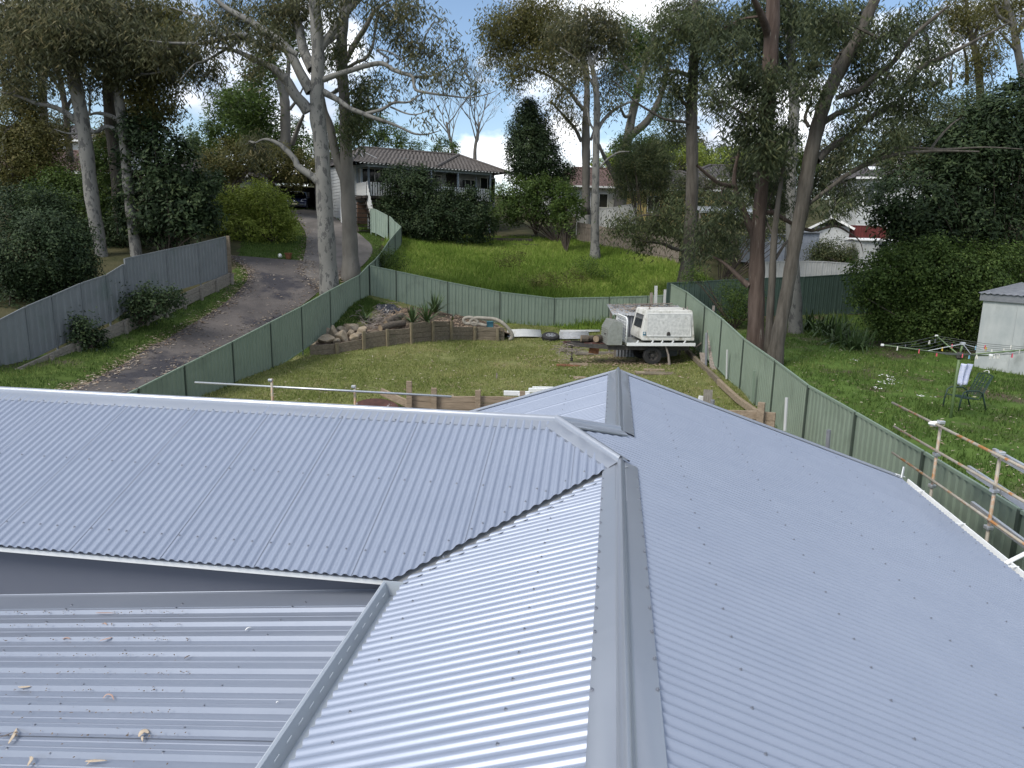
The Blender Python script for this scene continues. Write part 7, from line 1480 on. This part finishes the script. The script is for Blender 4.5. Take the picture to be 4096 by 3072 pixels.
# ------------------------------------------------------------------ grass, litter, leaves on the roof
leafmat('blade_lawn', (0.11, 0.155, 0.036), (0.235, 0.26, 0.08), (0.42, 0.37, 0.19), trans=0.3, rough=0.8)
leafmat('blade_hill', (0.095, 0.165, 0.024), (0.22, 0.32, 0.056), (0.40, 0.42, 0.14), trans=0.35, rough=0.8)
leafmat('blade_side', (0.042, 0.08, 0.016), (0.095, 0.155, 0.034), (0.19, 0.23, 0.07), trans=0.3, rough=0.8)
leafmat('litter', (0.16, 0.105, 0.07), (0.30, 0.235, 0.17), (0.50, 0.44, 0.36), trans=0.1, rough=0.9)
def grass(name, label, poly, n, h, w, m, seed, patch=0.35, mean=0.42, clump=0.0, avoid=None, hvar=0.5, dry=0.0):
    rng = np.random.default_rng(seed); xs = [p[0] for p in poly]; ys = [p[1] for p in poly]
    X = rng.uniform(min(xs), max(xs), n*3); Y = rng.uniform(min(ys), max(ys), n*3); ok = inpoly(X, Y, poly)
    g = noise2(X*0.9, Y*0.9, seed)*0.6+noise2(X*2.7, Y*2.7, seed+1)*0.4; ok &= g > patch*rng.uniform(0.6, 1.3, len(X))
    if avoid is not None: ok &= ~avoid(X, Y)
    X, Y, g = X[ok][:n], Y[ok][:n], g[ok][:n]; k = len(X); Z = np.concatenate([ground(X[i:i+20000], Y[i:i+20000]) for i in range(0, k, 20000)]) if k else np.zeros(0)
    a = rng.uniform(0, 2*np.pi, k); hh = h*rng.uniform(1-hvar, 1+hvar, k)*(0.55+g); ln = rng.normal(0, 0.35, (k, 2))*hh[:, None]
    B = np.stack([X, Y, Z-0.01], 1); s = np.stack([np.cos(a), np.sin(a), 0*a], 1)*(w*rng.uniform(0.6, 1.4, k)/2)[:, None]
    V = np.stack([B-s, B+s, B+np.stack([ln[:, 0], ln[:, 1], hh], 1)], 1).reshape(-1, 3)
    big = noise2(X*0.45, Y*0.45, seed+5)
    t = np.clip(rng.normal(mean, 0.16, k)+(big-0.5)*0.5+dry, 0, 1)
    o = mesh_np(name, V, np.arange(3*k).reshape(k, 3), m, tint=t, kind='stuff'); return tag(o, label, 'grass', kind='stuff')
inpit = lambda X, Y: (X > -6.4) & (X < 6.9) & (Y < 20.9)
inbed = lambda X, Y: inpoly(X, Y, [(p[0], p[1]) for p in bed]) | inpoly(X, Y, [(p[0], p[1]) for p in bed2]) | inpit(X, Y) | ((np.abs(X-4.6) < 2.6) & (np.abs(Y-30.4) < 1.9))
grass('lawn_grass', 'short dry lawn grass between the fences', [(p[0], p[1]) for p in YARD], 90000, 0.075, 0.030, 'blade_lawn', 21, 0.22, 0.45, avoid=inbed)
grass('slope_grass', 'long bright grass on the slope behind the back fence', HILL, 75000, 0.20, 0.045, 'blade_hill', 22, 0.15, 0.45)
grass('slope_grass', 'rank tall grass along the far side of the back fence', [(-7.3, 38.3), (-3.5, 39.0), (1.9, 39.8), (7.9, 38.2), (8.5, 41.5), (2, 43.0), (-5, 42.5)], 22000, 0.42, 0.05, 'blade_hill', 23, 0.2, 0.3)
grass('side_grass', 'deep green grass of the neighbouring lawn on the right', EASTLOT, 95000, 0.12, 0.034, 'blade_side', 24, 0.40, 0.45)
grass('bed_grass', 'grass growing between the boulders and the west fence', [(-8.75, 31.0), (-7.75, 37.3), (-6.6, 37.2), (-7.4, 33.0), (-8.2, 31.0)], 5000, 0.12, 0.035, 'blade_side', 26, 0.15, 0.5)
drvpoly = [(DX[i, 0], DY[i, 0]) for i in range(len(DX))]+[(DX[i, -1], DY[i, -1]) for i in range(len(DX))][::-1]
conpoly = [(CX_[i, 0], CY_[i, 0]) for i in range(len(CX_))]+[(CX_[i, -1], CY_[i, -1]) for i in range(len(CX_))][::-1]
grass('verge_grass', 'grass verge beside the driveway', WESTLOT, 40000, 0.10, 0.036, 'blade_side', 25, 0.25, 0.5, avoid=lambda X, Y: inpoly(X, Y, drvpoly) | inpoly(X, Y, conpoly))
def litter(name, label, X, Y, Z, l, w, m, seed, lift=0.05):
    rng = np.random.default_rng(seed); k = len(X); a = rng.uniform(0, 2*np.pi, k); ll = l*rng.uniform(0.5, 1.4, k)
    d = np.stack([np.cos(a), np.sin(a), rng.normal(0, 0.15, k)], 1)*ll[:, None]/2; s = np.stack([-np.sin(a), np.cos(a), rng.normal(0, 0.3, k)], 1)*(w*rng.uniform(0.6, 1.5, k))[:, None]/2
    C = np.stack([X, Y, Z+lift+rng.uniform(0, 0.015, k)], 1); V = np.stack([C-d, C+s, C+d, C-s], 1).reshape(-1, 3)
    o = mesh_np(name, V, np.arange(4*k).reshape(k, 4), m, tint=np.clip(rng.normal(0.55, 0.25, k), 0, 1), kind='stuff'); return tag(o, label, 'leaves', kind='stuff')
def along(i0, i1, n, off, spread, seed, A=(DX, DY), col=0):
    rng = np.random.default_rng(seed); f = rng.uniform(i0, i1, n); x = np.interp(f, np.arange(len(A[0])), A[0][:, col]); y = np.interp(f, np.arange(len(A[0])), A[1][:, col]); 
    nx_ = np.interp(f, np.arange(len(A[0])), A[0][:, -1]-A[0][:, 0]); ny_ = np.interp(f, np.arange(len(A[0])), A[1][:, -1]-A[1][:, 0]); q = np.hypot(nx_, ny_); o = off+rng.normal(0, spread, n); return x+nx_/q*o, y+ny_/q*o
X, Y = along(0, 39, 2800, 0.0, 0.24, 31); litter('leaf_litter', 'pale gum leaves drifted along the left driveway edge', X, Y, ground(X, Y), 0.14, 0.033, 'litter', 41)
X, Y = along(0, 39, 800, -0.1, 0.3, 32, col=-1); litter('leaf_litter', 'gum leaves drifted along the fence side of the driveway', X, Y, ground(X, Y), 0.14, 0.033, 'litter', 42)
rng = np.random.default_rng(5); f = rng.uniform(0, 39, 520); g_ = rng.uniform(0, 1, 520); X = np.interp(f, np.arange(40), DX[:, 0])*(1-g_)+np.interp(f, np.arange(40), DX[:, -1])*g_; Y = np.interp(f, np.arange(40), DY[:, 0])*(1-g_)+np.interp(f, np.arange(40), DY[:, -1])*g_
litter('leaf_litter', 'fallen gum leaves scattered over the asphalt driveway', X, Y, ground(X, Y), 0.14, 0.033, 'litter', 43)
X, Y = along(0, 29, 900, 0.0, 0.3, 33, (CX_, CY_)); litter('leaf_litter', 'leaf litter along the edge of the concrete drive', X, Y, ground(X, Y), 0.17, 0.045, 'litter', 44)
rng = np.random.default_rng(6); X = rng.uniform(-9, 7.5, 1500); Y = rng.uniform(20.9, 38, 1500); ok = ~inbed(X, Y); X, Y = X[ok], Y[ok]; litter('leaf_litter', 'dry gum leaves scattered over the lawn', X, Y, ground(X, Y), 0.13, 0.03, 'litter', 45, 0.06)
X = rng.normal(4.6, 1.6, 2600); Y = rng.normal(29.8, 1.2, 2600); litter('leaf_litter', 'brown leaf litter under and around the trailer', X, Y, ground(X, Y), 0.11, 0.04, 'litter_leaf', 46, 0.04)
X = rng.uniform(7.4, 17, 1500); Y = rng.uniform(12, 33, 1500); litter('leaf_litter', 'leaf litter on the neighbouring lawn', X, Y, ground(X, Y), 0.12, 0.035, 'litter', 47, 0.05)
X = np.concatenate([rng.uniform(-9.6, -8.6, 500), rng.normal(-8.6, 0.5, 500)]); Y = np.concatenate([rng.uniform(30, 40, 500), rng.normal(37.3, 1.0, 500)]); litter('leaf_litter', 'bark and leaf litter at the feet of the two big gums', X, Y, ground(X, Y), 0.2, 0.05, 'litter', 48, 0.05)
bedz = [o for o in bpy.data.objects if o.name.startswith('garden_bed')]
bv = np.concatenate([np.array([tuple(v.co) for v in o.data.vertices]) for o in bedz])
ii = rng.integers(0, len(bv), 2200); P_ = bv[ii]+rng.normal(0, 0.10, (2200, 3))*np.array([1, 1, 0.1]); litter('leaf_litter', 'brown leaf litter over the raised garden bed', P_[:, 0], P_[:, 1], P_[:, 2], 0.12, 0.045, 'litter_leaf', 49, 0.03)
# leaves and bark strips on the lower roof, one by one
mat('bark_strip', (0.42, 0.34, 0.25), (0.56, 0.47, 0.36), rough=0.85, scale=20)
mat('leaf_pink', (0.40, 0.24, 0.19), (0.52, 0.36, 0.28), rough=0.8, scale=20)
mat('leaf_brown', (0.10, 0.075, 0.055), (0.2, 0.15, 0.11), rough=0.85, scale=20)
def low_at(X, Y):
    """a point of the lower roof seen at a crop position"""
    px, py = X/1.843/4, (2200+Y/1.843)/4; d = ray(px, py)
    dh = np.array([d[0]*math.cos(PSI)-d[1]*math.sin(PSI), d[0]*math.sin(PSI)+d[1]*math.cos(PSI), d[2]])
    k = 4.0
    for _ in range(30):
        q = dh*k; u = q[0]-U0; zz = LZ(u)+PIT-CZ+0.012; k = zz/dh[2]
    q = dh*k; return np.array([q[0]*math.cos(PSI)+q[1]*math.sin(PSI), -q[0]*math.sin(PSI)+q[1]*math.cos(PSI), q[2]+CZ])
def roof_leaf(label, pts, w, m, name='fallen_leaf', curl=0.006):
    P = [low_at(*p) for p in pts]; P, _ = smooth_line(P, [0]*len(P), 5); n = len(P); V = []
    for i, p in enumerate(P):
        d = P[min(i+1, n-1)]-P[max(i-1, 0)]; d /= np.linalg.norm(d)+1e-9; s = np.array([-d[1], d[0], 0]); f = i/(n-1); ww = 0.72*w*math.sin(math.pi*min(0.97, 0.08+f*0.9))**0.7
        lift = np.array([0, 0, 0.006+curl*math.sin(f*math.pi*1.0)]); V += [p+s*ww/2+lift+np.array([0, 0, ww*0.25]), p+lift, p-s*ww/2+lift+np.array([0, 0, ww*0.3])]
    mb = MB(); mb.add(V, [(3*i+j, 3*i+j+1, 3*i+j+4, 3*i+j+3) for i in range(n-1) for j in (0, 1)]); o = mb.build(name, m, smooth=True, solid=0.0015); tag(o, label, 'leaf', 'leaves fallen on the lower roof')
for label, pts, w, m in (
 ('long tan leaf at the far left against the dark wall', [(88, 330), (140, 318), (185, 322)], 0.018, 'bark_strip'), ('short tan leaf second along the dark wall', [(225, 322), (250, 334), (268, 330)], 0.016, 'bark_strip'),
 ('forked pale leaf third along the dark wall', [(490, 336), (510, 320), (545, 330)], 0.016, 'bark_strip'), ('longest brown bark strip along the dark wall', [(700, 348), (790, 335), (880, 322), (910, 308)], 0.016, 'bark_strip'), ('tan leaf crossing the longest bark strip', [(880, 322), (920, 336), (975, 340)], 0.020, 'bark_strip'),
 ('reddish leaf farthest right along the dark wall', [(1150, 322), (1200, 324), (1245, 330)], 0.014, 'leaf_pink'), ('pinkish leaf caught in the first rib', [(705, 470), (770, 476), (840, 470)], 0.016, 'leaf_pink'), ('small pink leaf on the second rib', [(752, 552), (770, 552), (790, 558)], 0.020, 'leaf_pink'),
 ('pale pink oval leaf on the third rib', [(460, 662), (490, 660), (520, 662)], 0.018, 'leaf_pink'), ('curled pink leaf with upturned tip on the third rib', [(738, 675), (800, 665), (838, 648)], 0.018, 'leaf_pink'), ('dark curled leaf near the right of the lower roof', [(1357, 808), (1380, 800), (1402, 782)], 0.016, 'leaf_brown'),
 ('large curved cream leaf at the left of the lower roof', [(135, 1008), (160, 1026), (215, 1022), (262, 1002)], 0.026, 'bark_strip'), ('hooked reddish leaf in the middle of the lower roof', [(760, 1100), (790, 1078), (825, 1085), (840, 1112)], 0.014, 'leaf_pink'), ('tan leaf with torn end near the bottom of the roof', [(1025, 1385), (1060, 1355), (1100, 1358)], 0.042, 'bark_strip'), ('small hanging piece of the torn tan leaf', [(1055, 1380), (1050, 1400), (1052, 1420)], 0.016, 'bark_strip'),
 ('upright cream bark strip at the lower left', [(65, 1435), (100, 1390), (128, 1315)], 0.024, 'bark_strip'), ('dark twig beside the cream bark strip', [(0, 1390), (60, 1375), (110, 1345)], 0.010, 'leaf_brown'), ('brown curled leaf at the bottom left', [(205, 1600), (235, 1560), (222, 1530)], 0.024, 'bark_strip'), ('pale green leaf at the bottom of the roof', [(630, 1565), (690, 1575), (790, 1560)], 0.026, 'bark_strip'), ('thin leaf tip crossing the pale green leaf', [(640, 1590), (680, 1570), (712, 1550)], 0.014, 'bark_strip'), ('tiny white scrap near the gutter', [(1808, 598), (1830, 585), (1855, 578)], 0.014, 'paint_white'), ('tiny white chip lower down near the gutter', [(2035, 1136), (2045, 1132), (2058, 1128)], 0.012, 'paint_white')):
    roof_leaf(label, pts, w, m)
# dark crumbs of debris along the ribs
rng = np.random.default_rng(77); pts = np.array([low_at(x, y) for x, y in zip(rng.uniform(0, 1400, 260), np.concatenate([rng.choice([472, 562, 668, 782, 915, 1040, 1205, 1370], 200)+rng.normal(0, 6, 200), rng.uniform(450, 1600, 60)]))])
litter('debris', 'dark crumbs of bark caught along the ribs of the lower roof', pts[:, 0], pts[:, 1], pts[:, 2], 0.016, 0.008, 'leaf_brown', 78, 0.006)
p = Gd(*cr6(243, 470)); o = lump('ball', 'paint_white', 0.14, 0.14, 0.14, 2, amp=0.0); o.location = p+np.array([0, 0, 0.13]); tag(o, 'small white ball lying at the driveway bend', 'ball')
p = Gd(*cr6(310, 475)); t = thing('flower_pot', 'small terracotta pot under the lime shrub', 'pot', p); mb = MB(); mb.lathe([(0.001, 0.0), (0.13, 0.0), (0.19, 0.28), (0.21, 0.28), (0.21, 0.34), (0.18, 0.34), (0.16, 0.26), (0.001, 0.25)], n=16); mb.build('pot', 'rust', t)
mb = MB(); q = greyt2[-1]; mb.bar((q[0]+0.10, q[1]+0.02, q[2]-2.3), (q[0]+0.10, q[1]+0.02, q[2]+0.05), 0.16, 0.10); o = mb.build('timber_post', 'sleeper', bevel=0.01); tag(o, 'dark timber post at the end of the grey fence', 'post')
rng = np.random.default_rng(91); c_ = [Gd(*cr8(x, y)) for x, y in ((1140, 1480), (1110, 1440), (1150, 1500), (1045, 1545), (1415, 1610), (850, 1305), (1085, 1500))]
P_ = np.concatenate([np.array(c)+rng.normal(0, 0.16, (14, 3))*np.array([1, 1, 0]) for c in c_]); litter('white_flowers', 'little white flowers in the neighbouring lawn', P_[:, 0], P_[:, 1], ground(P_[:, 0], P_[:, 1]), 0.07, 0.05, 'paint_white', 92, 0.12)
